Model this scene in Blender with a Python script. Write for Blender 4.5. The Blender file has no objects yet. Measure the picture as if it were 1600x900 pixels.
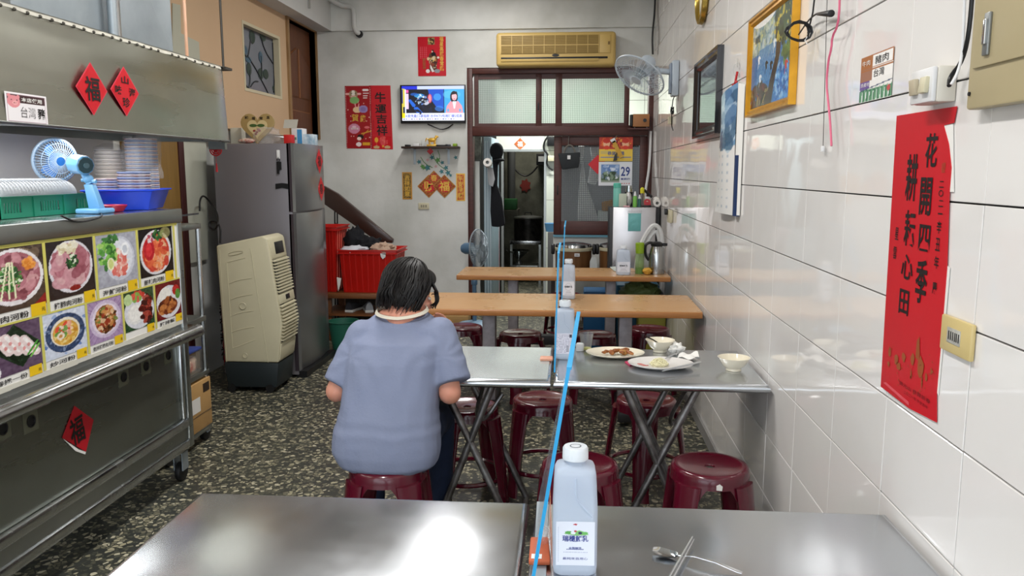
import bpy, bmesh, math, random
import numpy as np
from mathutils import Vector, Matrix, Euler, noise
sc = bpy.context.scene
C = sc.collection
R = math.radians
PI = math.pi
random.seed(7)
rng = np.random.default_rng(7)

# ---------------------------------------------------------------- camera, world, lights, exposure
CAM = Vector((0, 0, 1.575)); PITCH = R(8.33); YAW = R(4.39); FPX = 1250.0
cd = bpy.data.cameras.new('camera'); cam = bpy.data.objects.new('camera', cd); C.objects.link(cam)
cd.sensor_width = 36; cd.lens = FPX / 1600 * 36; cd.clip_start = .05; cd.clip_end = 60
cam.location = CAM; cam.rotation_euler = (R(90) - PITCH, 0, YAW)
sc.camera = cam
sc.view_settings.view_transform = 'Standard'; sc.view_settings.look = 'None'
sc.view_settings.gamma = 1; sc.view_settings.exposure = 0.27; sc.view_settings.use_curve_mapping = False
w = bpy.data.worlds.new('daylight'); sc.world = w; w.use_nodes = True
bgn = w.node_tree.nodes['Background']; bgn.inputs[0].default_value = (.86, .93, 1, 1); bgn.inputs[1].default_value = 2.3

def area(name, loc, rot, sx, sy, power, col=(1, 1, 1)):
    l = bpy.data.lights.new(name, 'AREA'); l.shape = 'RECTANGLE'; l.size = sx; l.size_y = sy; l.energy = power; l.color = col
    o = bpy.data.objects.new(name, l); C.objects.link(o); o.location = loc; o.rotation_euler = rot
    return o
# fluorescent ceiling tubes of the room, the corridor and the kitchen
area('ceiling_tube_light', (-.9, 7.05, 3.36), (0, 0, 0), .3, 1.25, 27, (1, .98, .95))
area('ceiling_tube_light', (-.9, 4.0, 3.36), (0, 0, 0), .22, 1.25, 46, (1, .98, .95))
area('ceiling_tube_light', (-.9, 1.2, 3.36), (0, 0, 0), .22, 1.25, 46, (1, .98, .95))
area('hood_fill_light', (-2.25, 2.9, 1.72), (0, 0, 0), .12, 1.6, 6, (1, .99, .96))  # added fill, brightens the shaded counter space under the hood
area('corridor_tube_light', (-.2, 9.5, 2.86), (0, 0, 0), 1.2, .16, 60, (.97, 1, .97))
area('kitchen_lamp_light', (-.6, 11.6, 2.4), (0, 0, 0), .3, .3, 9, (1, .95, .85))

# ---------------------------------------------------------------- pixel of the photo -> point on a world plane
_F = Vector((-math.sin(YAW) * math.cos(PITCH), math.cos(YAW) * math.cos(PITCH), -math.sin(PITCH)))
_R = Vector((math.cos(YAW), math.sin(YAW), 0)); _U = _R.cross(_F)
def P(px, py, X=None, Y=None, Z=None):
    d = _F * FPX + _R * (px - 800) + _U * (450 - py)
    if X is not None: t = (X - CAM.x) / d.x
    elif Y is not None: t = (Y - CAM.y) / d.y
    else: t = (Z - CAM.z) / d.z
    return CAM + d * t

# ---------------------------------------------------------------- materials
def srgb(c):
    if isinstance(c, str):
        c = [int(c[i:i + 2], 16) / 255 for i in (1, 3, 5)]
    return tuple(((x / 12.92) if x <= .04045 else ((x + .055) / 1.055) ** 2.4) for x in c)
MATS = {}
def mat(name, col='#808080', rough=.5, metal=0, spec=.5, var=None, bump=None, trans=0, alpha=1, emit=None, coat=0, aniso=None, rvar=None, ior=1.45, sss=0):
    """var=(scale, amount, colour2, stretch) colour patches; bump=(scale, distance, stretch); rvar=(scale, amount) roughness patches"""
    if name in MATS: return MATS[name]
    m = bpy.data.materials.new(name); m.use_nodes = True; MATS[name] = m
    nt = m.node_tree; n = nt.nodes; L = nt.links; b = n['Principled BSDF']
    c = srgb(col)
    b.inputs['Base Color'].default_value = (*c, 1); b.inputs['Roughness'].default_value = rough; b.inputs['Metallic'].default_value = metal
    b.inputs['Specular IOR Level'].default_value = spec; b.inputs['Transmission Weight'].default_value = trans; b.inputs['Alpha'].default_value = alpha
    b.inputs['Coat Weight'].default_value = coat; b.inputs['IOR'].default_value = ior
    if sss:
        b.inputs['Subsurface Weight'].default_value = sss; b.inputs['Subsurface Scale'].default_value = .01
    if emit:
        b.inputs['Emission Color'].default_value = (*srgb(emit[0]), 1); b.inputs['Emission Strength'].default_value = emit[1]
    tc = n.new('ShaderNodeTexCoord')
    def noi(scale, stretch=None, detail=4, rough_=.55):
        t = n.new('ShaderNodeTexNoise'); t.inputs['Scale'].default_value = scale; t.inputs['Detail'].default_value = detail; t.inputs['Roughness'].default_value = rough_
        if stretch:
            mp = n.new('ShaderNodeMapping'); mp.inputs['Scale'].default_value = stretch
            L.new(tc.outputs['Object'], mp.inputs[0]); L.new(mp.outputs[0], t.inputs['Vector'])
        else: L.new(tc.outputs['Object'], t.inputs['Vector'])
        return t
    v = var or (3.0, .08, None, None)
    t = noi(v[0], v[3] if len(v) > 3 else None)
    mr = n.new('ShaderNodeMapRange'); mr.inputs[1].default_value = .38; mr.inputs[2].default_value = .68; mr.inputs[3].default_value = 0; mr.inputs[4].default_value = v[1]
    L.new(t.outputs[0], mr.inputs[0])
    mx = n.new('ShaderNodeMix'); mx.data_type = 'RGBA'; mx.inputs['A'].default_value = (*c, 1)
    c2 = srgb(v[2]) if len(v) > 2 and v[2] else tuple(x * .5 for x in c)
    mx.inputs['B'].default_value = (*c2, 1)
    L.new(mr.outputs[0], mx.inputs['Factor']); L.new(mx.outputs['Result'], b.inputs['Base Color'])
    if rvar:
        t = noi(rvar[0], rvar[2] if len(rvar) > 2 else None)
        mr = n.new('ShaderNodeMapRange'); mr.inputs[1].default_value = .35; mr.inputs[2].default_value = .65
        mr.inputs[3].default_value = max(.02, rough - rvar[1]); mr.inputs[4].default_value = rough + rvar[1]
        L.new(t.outputs[0], mr.inputs[0]); L.new(mr.outputs[0], b.inputs['Roughness'])
    if bump:
        t = noi(bump[0], bump[2] if len(bump) > 2 else None, 1.2 if bump[0] < 8 else 4)
        bp = n.new('ShaderNodeBump'); bp.inputs['Distance'].default_value = bump[1]; bp.inputs['Strength'].default_value = 1
        L.new(t.outputs[0], bp.inputs['Height']); L.new(bp.outputs[0], b.inputs['Normal'])
    return m

def terrazzo():
    m = bpy.data.materials.new('terrazzo'); m.use_nodes = True; MATS['terrazzo'] = m
    nt = m.node_tree; n = nt.nodes; L = nt.links; b = n['Principled BSDF']
    tc = n.new('ShaderNodeTexCoord')
    nz = n.new('ShaderNodeTexNoise'); nz.inputs['Scale'].default_value = 40
    L.new(tc.outputs['Object'], nz.inputs['Vector'])
    add = n.new('ShaderNodeMixRGB'); add.blend_type = 'ADD'; add.inputs[0].default_value = .012
    L.new(tc.outputs['Object'], add.inputs[1]); L.new(nz.outputs['Color'], add.inputs[2])
    v = n.new('ShaderNodeTexVoronoi'); v.inputs['Scale'].default_value = 46; v.inputs['Randomness'].default_value = 1
    v2 = n.new('ShaderNodeTexVoronoi'); v2.feature = 'DISTANCE_TO_EDGE'; v2.inputs['Scale'].default_value = 46
    L.new(add.outputs[0], v.inputs['Vector']); L.new(add.outputs[0], v2.inputs['Vector'])
    r = n.new('ShaderNodeValToRGB'); r.color_ramp.interpolation = 'CONSTANT'
    e = r.color_ramp.elements; e[0].position = 0; e[0].color = (.03, .032, .027, 1); e[1].position = .3; e[1].color = (.07, .07, .05, 1)
    for p, c in ((.5, (.15, .14, .095, 1)), (.66, (.34, .31, .205, 1)), (.8, (.2, .185, .12, 1)), (.9, (.46, .42, .3, 1))):
        x = e.new(p); x.color = c
    sp = n.new('ShaderNodeSeparateColor'); L.new(v.outputs['Color'], sp.inputs[0]); L.new(sp.outputs[0], r.inputs[0])
    mr = n.new('ShaderNodeMapRange'); mr.inputs[1].default_value = .05; mr.inputs[2].default_value = .12
    L.new(v2.outputs['Distance'], mr.inputs[0])
    mx = n.new('ShaderNodeMix'); mx.data_type = 'RGBA'; mx.inputs['A'].default_value = (.03, .032, .026, 1)
    L.new(mr.outputs[0], mx.inputs['Factor']); L.new(r.outputs[0], mx.inputs['B']); L.new(mx.outputs['Result'], b.inputs['Base Color'])
    b.inputs['Roughness'].default_value = .42
    return m
terrazzo()
def printmat(name, rough):
    m = bpy.data.materials.new(name); m.use_nodes = True; MATS[name] = m
    n = m.node_tree.nodes; L = m.node_tree.links; b = n['Principled BSDF']
    a = n.new('ShaderNodeVertexColor'); a.layer_name = 'Col'; L.new(a.outputs[0], b.inputs['Base Color']); b.inputs['Roughness'].default_value = rough
    return m
printmat('print_gloss', .22); printmat('print_matte', .6)
m = printmat('print_screen', .3)
b = m.node_tree.nodes['Principled BSDF']
m.node_tree.links.new(m.node_tree.nodes['Color Attribute'].outputs[0], b.inputs['Emission Color']); b.inputs['Emission Strength'].default_value = 1.05
for l in list(b.inputs['Base Color'].links): m.node_tree.links.remove(l)
b.inputs['Base Color'].default_value = (.01, .01, .01, 1)

plaster = mat('plaster_white', '#dedfdc', .75, var=(1.3, .8, '#b3b5ae'), bump=(25, .0015))
ceilm = mat('ceiling_paint', '#dcdcd8', .8, var=(1.1, .3, '#b5ab93'))
beigem = mat('beige_paint', '#c9aa88', .7, var=(2, .22, '#bb9a78', (1, 1, .3)))
tilem = mat('glazed_tile', '#e6e3e0', .05, spec=.8, var=(1.5, .15, '#d8d4d0'), bump=(5, .0012))
grout = mat('dark_grout', '#262524', .9)
ctilem = mat('corridor_tile', '#cfd2c6', .25, var=(2, .2))
mahog = mat('mahogany_wood', '#4e2620', .45, var=(6, .5, '#30140f', (1, 1, 12)), bump=(40, .0006))
doorwood = mat('door_wood', '#6c4129', .5, var=(5, .5, '#4a2a1b', (6, 6, .8)))
lamin = mat('wood_laminate', '#bf9463', .3, var=(3, .22, '#ab7d4c', (1, 14, 1)), rvar=(3, .08), spec=.5)
laminedge = mat('wood_laminate_edge', '#a8713f', .35, var=(3, .5, '#8a5529', (2, 20, 20)))
steel = mat('stainless_steel', '#b4b7b8', .22, 1, var=(4, .16, '#8d9093'), rvar=(6, .1), bump=(7, .0022))
steelt = mat('table_steel', '#c8ccd1', .22, 1, var=(1.6, .14, '#9ba0a4'), rvar=(3, .05), bump=(1.7, .0045))
steeld = mat('dull_steel', '#a6aaa8', .34, 1, var=(1.6, .4, '#6d716e'), rvar=(3, .08, (1, .3, 3)), bump=(2.2, .006))
hoodm = mat('hood_steel', '#c3c4b8', .3, 1, var=(1.3, .5, '#a2a498'), rvar=(2, .1, (1, .2, 2)), bump=(1.6, .012))
galv = mat('galvanised_sheet', '#a3acb2', .5, .75, var=(7, .4, '#8a949b'))
chrome = mat('chrome', '#d0d2d4', .12, 1)
rusty = mat('worn_tube', '#8d8c8c', .35, .85, var=(14, .75, '#3c2f2b'))
tubem = mat('scuffed_steel_post', '#9b9599', .45, .5, var=(18, .4, '#5a5658'))
black = mat('black_plastic', '#141416', .4)
blackcloth = mat('black_cloth', '#0e1016', .9, bump=(60, .002))
rubber = mat('black_rubber', '#0b0b0c', .6)
white = mat('white_plastic', '#dcdcdc', .35)
cream = mat('cream_plastic', '#c9c2a5', .45, var=(3, .15))
dkbase = mat('charcoal_plastic', '#20282b', .45)
maroon = mat('maroon_plastic', '#570a20', .18, spec=.6, var=(8, .25, '#43081a'), coat=.25)
redpl = mat('red_plastic', '#c31a12', .35, var=(5, .2, '#9d130d'))
redp = mat('red_paper', '#c40f20', .42, var=(5, .18, '#a80a18'))
dkredp = mat('dark_red_paper', '#7c0c14', .6, var=(5, .4, '#5a0a10'))
ink = mat('black_ink', '#120c0c', .5)
gold = mat('gold_ink', '#d9a93c', .4, .3, var=(20, .3, '#f0d27a'))
goldp = mat('gold_frame', '#dba02c', .3, .55, var=(12, .35, '#8f5f14'))
whitep = mat('white_paper', '#e6e4df', .6)
yellowp = mat('yellow_tape', '#cfc866', .4)
yellowt = mat('yellow_sticker', '#e6bd10', .5)
blueink = mat('blue_ink', '#2b3f86', .5)
pinkm = mat('pink_cord', '#d76583', .5)
bluetape = mat('blue_edge_tape', '#2b9fd8', .4)
acrylic = mat('clear_acrylic', '#cfe6f2', .05, trans=.6, ior=1.06, spec=.3, alpha=.25)
bluelt = mat('light_blue_plastic', '#6ba4d2', .3)
fanblue = mat('blue_grey_plastic', '#56748f', .35)
fanpale = mat('pale_grey_plastic', '#b9c4ce', .35)
greenpl = mat('green_plastic', '#1c7d62', .4)
bluepl = mat('royal_blue_plastic', '#1646d8', .35)
tealp = mat('teal_plastic', '#7cc5b9', .35)
lime = mat('lime_plastic', '#84a41c', .35)
milk = mat('milky_plastic', '#dbe6f6', .28, trans=.25, alpha=.8, ior=1.15, var=(6, .1), sss=.0)
clearp = mat('clear_plastic', '#eef2f4', .08, trans=.85, alpha=.45, ior=1.1)
bagp = mat('plastic_film', '#eeeef0', .15, trans=.3, alpha=.2, bump=(30, .01), ior=1.2)
glassp = mat('patterned_glass', '#eef5f1', .3, trans=.55, spec=.5, var=(1.4, .4, '#b9d6c8'), bump=(9, .006), ior=1.1)
porcel = mat('cream_porcelain', '#e6dec9', .15, coat=.4)
greyfr = mat('fridge_side_grey', '#7d7a7f', .38, .3, var=(1.5, .12))
fridgem = mat('fridge_door_steel', '#98989a', .3, .85, var=(1.2, .2))
fridged = mat('fridge_dark_trim', '#4b4248', .35, .5)
card = mat('cardboard', '#b58e58', .8, var=(6, .2))
skin = mat('skin', '#cb8f78', .55, var=(9, .3, '#c07d68'), sss=.15)
shirt = mat('blue_grey_cotton', '#7c849c', .9, var=(7, .35, '#6f7893'), bump=(90, .0012))
collar = mat('cream_ribbing', '#d7cfbd', .9, bump=(120, .001))
jeans = mat('dark_denim', '#16223a', .9, var=(30, .3, '#202f4c'))
hairm = mat('black_hair', '#0d0b0b', .5, spec=.4, var=(40, .4, '#1d1614', (4, 4, .6)))
stainwall = mat('stained_wall', '#77786b', .9, var=(2.5, .85, '#2e2f29'), bump=(9, .01))

# ---------------------------------------------------------------- mesh helper
WM = {}
def frame_from(d):
    d = d.normalized(); a = Vector((0, 0, 1)) if abs(d.z) < .95 else Vector((1, 0, 0))
    u = d.cross(a).normalized(); return u, d.cross(u).normalized()
class MB:
    def __init__(s): s.bm = bmesh.new()
    def vs(s, pts): return [s.bm.verts.new(p) for p in pts]
    def box(s, a, b, rot=None, piv=None):
        x0, y0, z0 = a; x1, y1, z1 = b
        x0, x1 = min(x0, x1), max(x0, x1); y0, y1 = min(y0, y1), max(y0, y1); z0, z1 = min(z0, z1), max(z0, z1)
        pts = [Vector(p) for p in ((x0, y0, z0), (x1, y0, z0), (x1, y1, z0), (x0, y1, z0), (x0, y0, z1), (x1, y0, z1), (x1, y1, z1), (x0, y1, z1))]
        if rot is not None:
            pv = Vector(piv) if piv is not None else (Vector(a) + Vector(b)) / 2
            pts = [rot @ (p - pv) + pv for p in pts]
        v = s.vs(pts)
        for f in ((0, 3, 2, 1), (4, 5, 6, 7), (0, 1, 5, 4), (1, 2, 6, 5), (2, 3, 7, 6), (3, 0, 4, 7)): s.bm.faces.new([v[i] for i in f])
        return s
    def quadbox(s, p, n):
        """p = four points (ccw), extruded by vector n"""
        return s.poly(p, n)
    def poly(s, pts, ext=None):
        pts = [Vector(p) for p in pts]
        if ext is None:
            s.bm.faces.new(s.vs(pts)); return s
        ext = Vector(ext); a = s.vs(pts); b = s.vs([p + ext for p in pts]); n = len(pts)
        s.bm.faces.new(a[::-1]); s.bm.faces.new(b)
        for i in range(n): s.bm.faces.new((a[i], a[(i + 1) % n], b[(i + 1) % n], b[i]))
        return s
    def loft(s, rings, cap=True, closed=False):
        rr = [s.vs(r) for r in rings]; n = len(rr[0]); m = len(rr)
        for i in range(m if closed else m - 1):
            A = rr[i]; B = rr[(i + 1) % m]
            for j in range(n): s.bm.faces.new((A[j], A[(j + 1) % n], B[(j + 1) % n], B[j]))
        if cap and not closed:
            if n > 2:
                s.bm.faces.new(rr[0][::-1]); s.bm.faces.new(rr[-1])
        return s
    def sheet(s, rows):
        rr = [s.vs(r) for r in rows]
        for i in range(len(rr) - 1):
            for j in range(len(rr[0]) - 1): s.bm.faces.new((rr[i][j], rr[i][j + 1], rr[i + 1][j + 1], rr[i + 1][j]))
        return s
    def cyl(s, p0, p1, r0, r1=None, n=14, cap=True):
        p0 = Vector(p0); p1 = Vector(p1); r1 = r0 if r1 is None else r1
        u, v = frame_from(p1 - p0)
        ring = lambda c, r: [c + u * (math.cos(2 * PI * i / n) * r) + v * (math.sin(2 * PI * i / n) * r) for i in range(n)]
        return s.loft([ring(p0, r0), ring(p1, r1)], cap)
    def tube(s, pts, r, n=8, closed=False, smooth=0):
        pts = [Vector(p) for p in pts]
        for _ in range(smooth):
            q = [] if closed else [pts[0]]
            m = len(pts)
            for i in range(m if closed else m - 1):
                a, b = pts[i], pts[(i + 1) % m]; q += [a * .75 + b * .25, a * .25 + b * .75]
            if not closed: q.append(pts[-1])
            pts = q
        m = len(pts); rr = r if hasattr(r, '__len__') else None
        t0 = (pts[1] - pts[0]).normalized(); u, _ = frame_from(t0); rings = []
        for i in range(m):
            a = pts[i - 1] if (i > 0 or closed) else pts[i]; b = pts[(i + 1) % m] if (i < m - 1 or closed) else pts[i]
            t = (b - a)
            if t.length < 1e-9: t = t0
            t.normalize(); u = (u - t * u.dot(t))
            if u.length < 1e-6: u, _ = frame_from(t)
            u.normalize(); v = t.cross(u)
            rad = rr[min(len(rr) - 1, int(i * len(rr) / m))] if rr else r
            rings.append([pts[i] + u * (math.cos(2 * PI * k / n) * rad) + v * (math.sin(2 * PI * k / n) * rad) for k in range(n)])
        return s.loft(rings, True, closed)
    def lathe(s, prof, n=28, M=None, cap=False, a0=0, a1=2 * PI):
        M = M or Matrix.Identity(4); full = abs(a1 - a0 - 2 * PI) < 1e-6; k = n if full else n + 1; rings = []
        for r, z in prof:
            rings.append(s.vs([M @ Vector((r * math.cos(a0 + (a1 - a0) * i / n), r * math.sin(a0 + (a1 - a0) * i / n), z)) for i in range(k)]) if r > 1e-6 else [s.bm.verts.new(M @ Vector((0, 0, z)))])
        for A, B in zip(rings, rings[1:]):
            for j in range(n if full else n):
                j2 = (j + 1) % k
                if len(A) == 1 and len(B) == 1: continue
                if len(A) == 1: s.bm.faces.new((A[0], B[j2], B[j]))
                elif len(B) == 1: s.bm.faces.new((A[j], A[j2], B[0]))
                else: s.bm.faces.new((A[j], A[j2], B[j2], B[j]))
        if cap:
            if len(rings[0]) > 1: s.bm.faces.new(rings[0][::-1])
            if len(rings[-1]) > 1: s.bm.faces.new(rings[-1])
        return s
    def sph(s, c, r, nu=14, nv=9, M=None):
        r = (r, r, r) if not hasattr(r, '__len__') else r
        T = Matrix.Translation(Vector(c)) @ (M.to_4x4() if M is not None else Matrix.Identity(4)) @ Matrix.Diagonal((*r, 1))
        return s.lathe([(math.sin(PI * i / nv), -math.cos(PI * i / nv)) for i in range(nv + 1)], nu, T)
    def build(s, name, m, parent=None, bevel=0, seg=2, smooth=38, world=True, kind=None):
        bm = s.bm
        for v in bm.verts:
            if v.co.x != v.co.x: raise ValueError(name)
        bmesh.ops.recalc_face_normals(bm, faces=bm.faces)
        if bevel:
            es = [e for e in bm.edges if len(e.link_faces) == 2 and e.calc_face_angle(0) > .6]
            bmesh.ops.bevel(bm, geom=es, offset=bevel, segments=seg, affect='EDGES', profile=.5, clamp_overlap=True)
        me = bpy.data.meshes.new(name)
        if parent is not None and world: bm.transform(WM[parent.name].inverted())
        loc = Vector((0, 0, 0))
        if parent is None and bm.verts:
            xs = [v.co for v in bm.verts]
            loc = Vector(((min(p.x for p in xs) + max(p.x for p in xs)) / 2, (min(p.y for p in xs) + max(p.y for p in xs)) / 2, min(p.z for p in xs)))
            bm.transform(Matrix.Translation(-loc))
        bm.to_mesh(me); bm.free()
        if smooth:
            me.polygons.foreach_set('use_smooth', [True] * len(me.polygons)); me.set_sharp_from_angle(angle=R(smooth))
        if m is not None: me.materials.append(m)
        return link(name, me, parent, loc, kind)
def link(name, me, parent=None, loc=(0, 0, 0), kind=None):
    o = bpy.data.objects.new(name, me); C.objects.link(o); o.location = loc
    if parent is not None:
        o.parent = parent; WM[o.name] = WM[parent.name] @ Matrix.Translation(Vector(loc))
    else: WM[o.name] = Matrix.Translation(Vector(loc))
    if kind: o['kind'] = kind
    return o
def tag(o, label, cat, group=None, kind=None):
    o['label'] = label; o['category'] = cat
    if group: o['group'] = group
    if kind: o['kind'] = kind
    return o
def thing(name, label, cat, loc=(0, 0, 0), rotz=0, group=None):
    o = bpy.data.objects.new(name, None); C.objects.link(o); o.location = loc; o.rotation_euler = (0, 0, rotz); o.empty_display_size = .05
    WM[o.name] = Matrix.Translation(Vector(loc)) @ Matrix.Rotation(rotz, 4, 'Z')
    return tag(o, label, cat, group)
def struct(o, label=None):
    o['kind'] = 'structure'
    if label: o['label'] = label
    return o
def dup(root, loc, rotz=0, label=None, group=None, scale=None):
    r = root.copy(); C.objects.link(r); r.location = loc; r.rotation_euler = (0, 0, rotz)
    if scale: r.scale = scale
    if label: r['label'] = label
    if group: r['group'] = group
    WM[r.name] = Matrix.Translation(Vector(loc)) @ Matrix.Rotation(rotz, 4, 'Z')
    for ch in list(root.children):
        c = ch.copy(); C.objects.link(c); c.parent = r
        for g in list(ch.children):
            d = g.copy(); C.objects.link(d); d.parent = c
    return r
# ---- flat print: a fine grid coloured point by point from a numpy picture (row 0 = bottom)
class Img:
    def __init__(s, w, h, col):
        s.w, s.h = w, h; s.a = np.zeros((h, w, 3)); s.a[:] = s.c(col)
        s.Y, s.X = np.mgrid[0:h, 0:w]; s.X = (s.X + .5) / w; s.Y = (s.Y + .5) / h; s.ar = w / h
    def c(s, col): return np.array([int(col[i:i + 2], 16) / 255 for i in (1, 3, 5)]) if isinstance(col, str) else np.array(col)
    def put(s, mask, col, al=1):
        mask = np.asarray(mask, float)[..., None] * al; s.a = s.a * (1 - mask) + s.c(col) * mask; return s
    def ell(s, x, y, rx, ry, col, ang=0, al=1):
        dx = (s.X - x) * s.ar; dy = s.Y - y; c, n = math.cos(ang), math.sin(ang)
        u = (dx * c + dy * n) / (rx * s.ar); v = (-dx * n + dy * c) / ry
        return s.put(u * u + v * v < 1, col, al)
    def rect(s, x0, y0, x1, y1, col, al=1): return s.put((s.X > x0) & (s.X < x1) & (s.Y > y0) & (s.Y < y1), col, al)
    def poly(s, pts, col, al=1):
        ins = np.zeros(s.X.shape, bool); n = len(pts)
        for i in range(n):
            (x1, y1), (x2, y2) = pts[i], pts[(i + 1) % n]
            if y1 == y2: continue
            c = ((s.Y < y1) != (s.Y < y2)) & (s.X < (x2 - x1) * (s.Y - y1) / (y2 - y1) + x1); ins ^= c
        return s.put(ins, col, al)
    def line(s, x0, y0, x1, y1, wd, col, al=1):
        dx, dy = (x1 - x0), (y1 - y0); l2 = dx * dx + dy * dy + 1e-9
        t = np.clip(((s.X - x0) * dx + (s.Y - y0) * dy) / l2, 0, 1)
        d = np.hypot((s.X - x0 - t * dx) * s.ar, s.Y - y0 - t * dy); return s.put(d < wd, col, al)
    def blobs(s, n, x, y, rx, ry, size, pal, al=.9, seed=0, el=1.6):
        r = np.random.default_rng(seed)
        for _ in range(n):
            a = r.uniform(0, 2 * PI); q = math.sqrt(r.uniform(0, 1)); sz = size * r.uniform(.5, 1.3)
            s.ell(x + rx * q * math.cos(a), y + ry * q * math.sin(a), sz * el / s.ar, sz / 1.0, pal[r.integers(len(pal))], r.uniform(0, PI), al)
        return s
    def noise(s, amt, seed=0, cell=6):
        r = np.random.default_rng(seed); g = r.uniform(-1, 1, (s.h // cell + 2, s.w // cell + 2))
        yy = np.linspace(0, g.shape[0] - 1.001, s.h); xx = np.linspace(0, g.shape[1] - 1.001, s.w); y0 = yy.astype(int); x0 = xx.astype(int); fy = (yy - y0)[:, None]; fx = (xx - x0)[None]
        v = g[y0][:, x0] * (1 - fy) * (1 - fx) + g[y0 + 1][:, x0] * fy * (1 - fx) + g[y0][:, x0 + 1] * (1 - fy) * fx + g[y0 + 1][:, x0 + 1] * fy * fx
        s.a = np.clip(s.a + v[..., None] * amt, 0, 1); return s
def panel(name, img, p00, pu, pv, parent=None, m='print_matte', curve=None):
    """grid from bottom-left corner p00 spanned by pu (width) and pv (height)"""
    h, wd = img.h, img.w
    u = np.linspace(0, 1, wd); v = np.linspace(0, 1, h); V, U = np.meshgrid(v, u, indexing='ij')
    co = np.array(p00)[None, None] + U[..., None] * np.array(pu) + V[..., None] * np.array(pv)
    if curve is not None: co = co + curve(U, V)
    co = co.reshape(-1, 3)
    if parent is not None:
        Mi = np.array(WM[parent.name].inverted()); co = co @ Mi[:3, :3].T + Mi[:3, 3]
        loc = np.zeros(3)
    else:
        loc = np.array([co[:, 0].mean(), co[:, 1].mean(), co[:, 2].min()]); co = co - loc
    i = np.arange(h * wd).reshape(h, wd)
    f = np.stack([i[:-1, :-1], i[:-1, 1:], i[1:, 1:], i[1:, :-1]], -1).reshape(-1, 4)
    me = bpy.data.meshes.new(name); me.vertices.add(len(co)); me.vertices.foreach_set('co', co.astype('f').ravel())
    me.loops.add(f.size); me.loops.foreach_set('vertex_index', f.astype('i').ravel())
    me.polygons.add(len(f)); me.polygons.foreach_set('loop_start', np.arange(0, f.size, 4, dtype='i'))
    ca = me.color_attributes.new('Col', 'FLOAT_COLOR', 'POINT')
    a = np.clip(img.a, 0, 1).reshape(-1, 3); a = np.where(a <= .04045, a / 12.92, ((a + .055) / 1.055) ** 2.4)
    ca.data.foreach_set('color', np.concatenate([a, np.ones((len(a), 1))], 1).astype('f').ravel())
    me.update(); me.validate(); me.materials.append(MATS[m])
    return link(name, me, parent, tuple(loc))
# ---- writing: text turned into a flat mesh, fitted into a w x h box centred at c, spanned by unit vectors u, v
def glyphs(s, bold=.012):
    bold = min(bold, .018)
    c = bpy.data.curves.new('glyphs', 'FONT'); c.body = s; c.size = 1; c.resolution_u = 2; c.offset = bold; c.align_x = 'CENTER'; c.space_line = .98
    o = bpy.data.objects.new('glyphs', c); C.objects.link(o); bpy.context.view_layer.update()
    dg = bpy.context.evaluated_depsgraph_get()
    me = bpy.data.meshes.new_from_object(o.evaluated_get(dg))
    vs = [v.co.copy() for v in me.vertices]; fs = [tuple(p.vertices) for p in me.polygons]
    bpy.data.objects.remove(o); bpy.data.curves.remove(c); bpy.data.meshes.remove(me)
    return vs, fs
def txt(items, mt, parent, name='lettering'):
    """items: (string, centre, u, v, width, height[, bold]) ; newline = next line"""
    mb = bmesh.new()
    for it in items:
        s, c, u, v, wd, ht = it[:6]; vs, fs = glyphs(s, it[6] if len(it) > 6 else .012)
        if not vs: continue
        x0 = min(p.x for p in vs); x1 = max(p.x for p in vs); y0 = min(p.y for p in vs); y1 = max(p.y for p in vs)
        sx = wd / max(x1 - x0, 1e-6); sy = ht / max(y1 - y0, 1e-6)
        if wd == 0: sx = sy
        if ht == 0: sy = sx
        c = Vector(c); u = Vector(u); v = Vector(v)
        bv = [mb.verts.new(c + u * ((p.x - (x0 + x1) / 2) * sx) + v * ((p.y - (y0 + y1) / 2) * sy)) for p in vs]
        for f in fs:
            try: mb.faces.new([bv[i] for i in f])
            except ValueError: pass
    me = bpy.data.meshes.new(name)
    if parent is not None: mb.transform(WM[parent.name].inverted())
    mb.to_mesh(me); mb.free(); me.materials.append(mt)
    return link(name, me, parent)
X_, Y_, Z_ = Vector((1, 0, 0)), Vector((0, 1, 0)), Vector((0, 0, 1))
def diamond(name, c, u, v, r, nrm, m, parent=None, rv=None, th=.0012):
    rv = rv or r; c = Vector(c)
    return MB().poly([c - u * r, c - v * rv, c + u * r, c + v * rv], Vector(nrm) * th).build(name, m, parent, smooth=0)
# ================================================================ STRUCTURE
YB = 8.4; XW = .794; XL = -2.85; XU = -2.69; ZC = 3.4; ZB = 3.0
struct(MB().box((-3.6, -3, -.1), (2, 13, 0)).build('floor', MATS['terrazzo'], smooth=0), 'speckled dark terrazzo floor')
struct(MB().box((-3.2, -1.2, ZC), (1.2, YB, ZC + .1)).build('ceiling', ceilm, smooth=0), 'white painted ceiling')
# right wall: dark joint backing with single glazed tiles
wr = struct(MB().box((XW + .009, -1.2, 0), (XW + .2, YB + .1, ZC)).build('wall_right', grout, smooth=0), 'tiled wall with large glossy tiles and dark joints')
def tilemesh(wd, ht):
    b = MB(); b.box((0, -wd / 2, -ht / 2), (.0085, wd / 2, ht / 2)); bm = b.bm
    es = [e for e in bm.edges if all(v.co.x < .001 for v in e.verts)]
    bmesh.ops.bevel(bm, geom=es, offset=.0012, segments=1, affect='EDGES')
    bmesh.ops.recalc_face_normals(bm, faces=bm.faces)
    me = bpy.data.meshes.new('tile'); bm.to_mesh(me); bm.free(); me.materials.append(tilem); return me
t_full = tilemesh(.3972, .2462)
t_top = tilemesh(.3972, .1365); t_end = tilemesh(.3735, .2465)
Mi = WM[wr.name]
def put_tile(me, y, z):
    o = bpy.data.objects.new('tile', me); C.objects.link(o); o.parent = wr
    o.location = Vector((XW, y, z)) - Mi.translation
    o.rotation_euler = (0, random.gauss(0, .0022), random.gauss(0, .0018))
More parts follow.
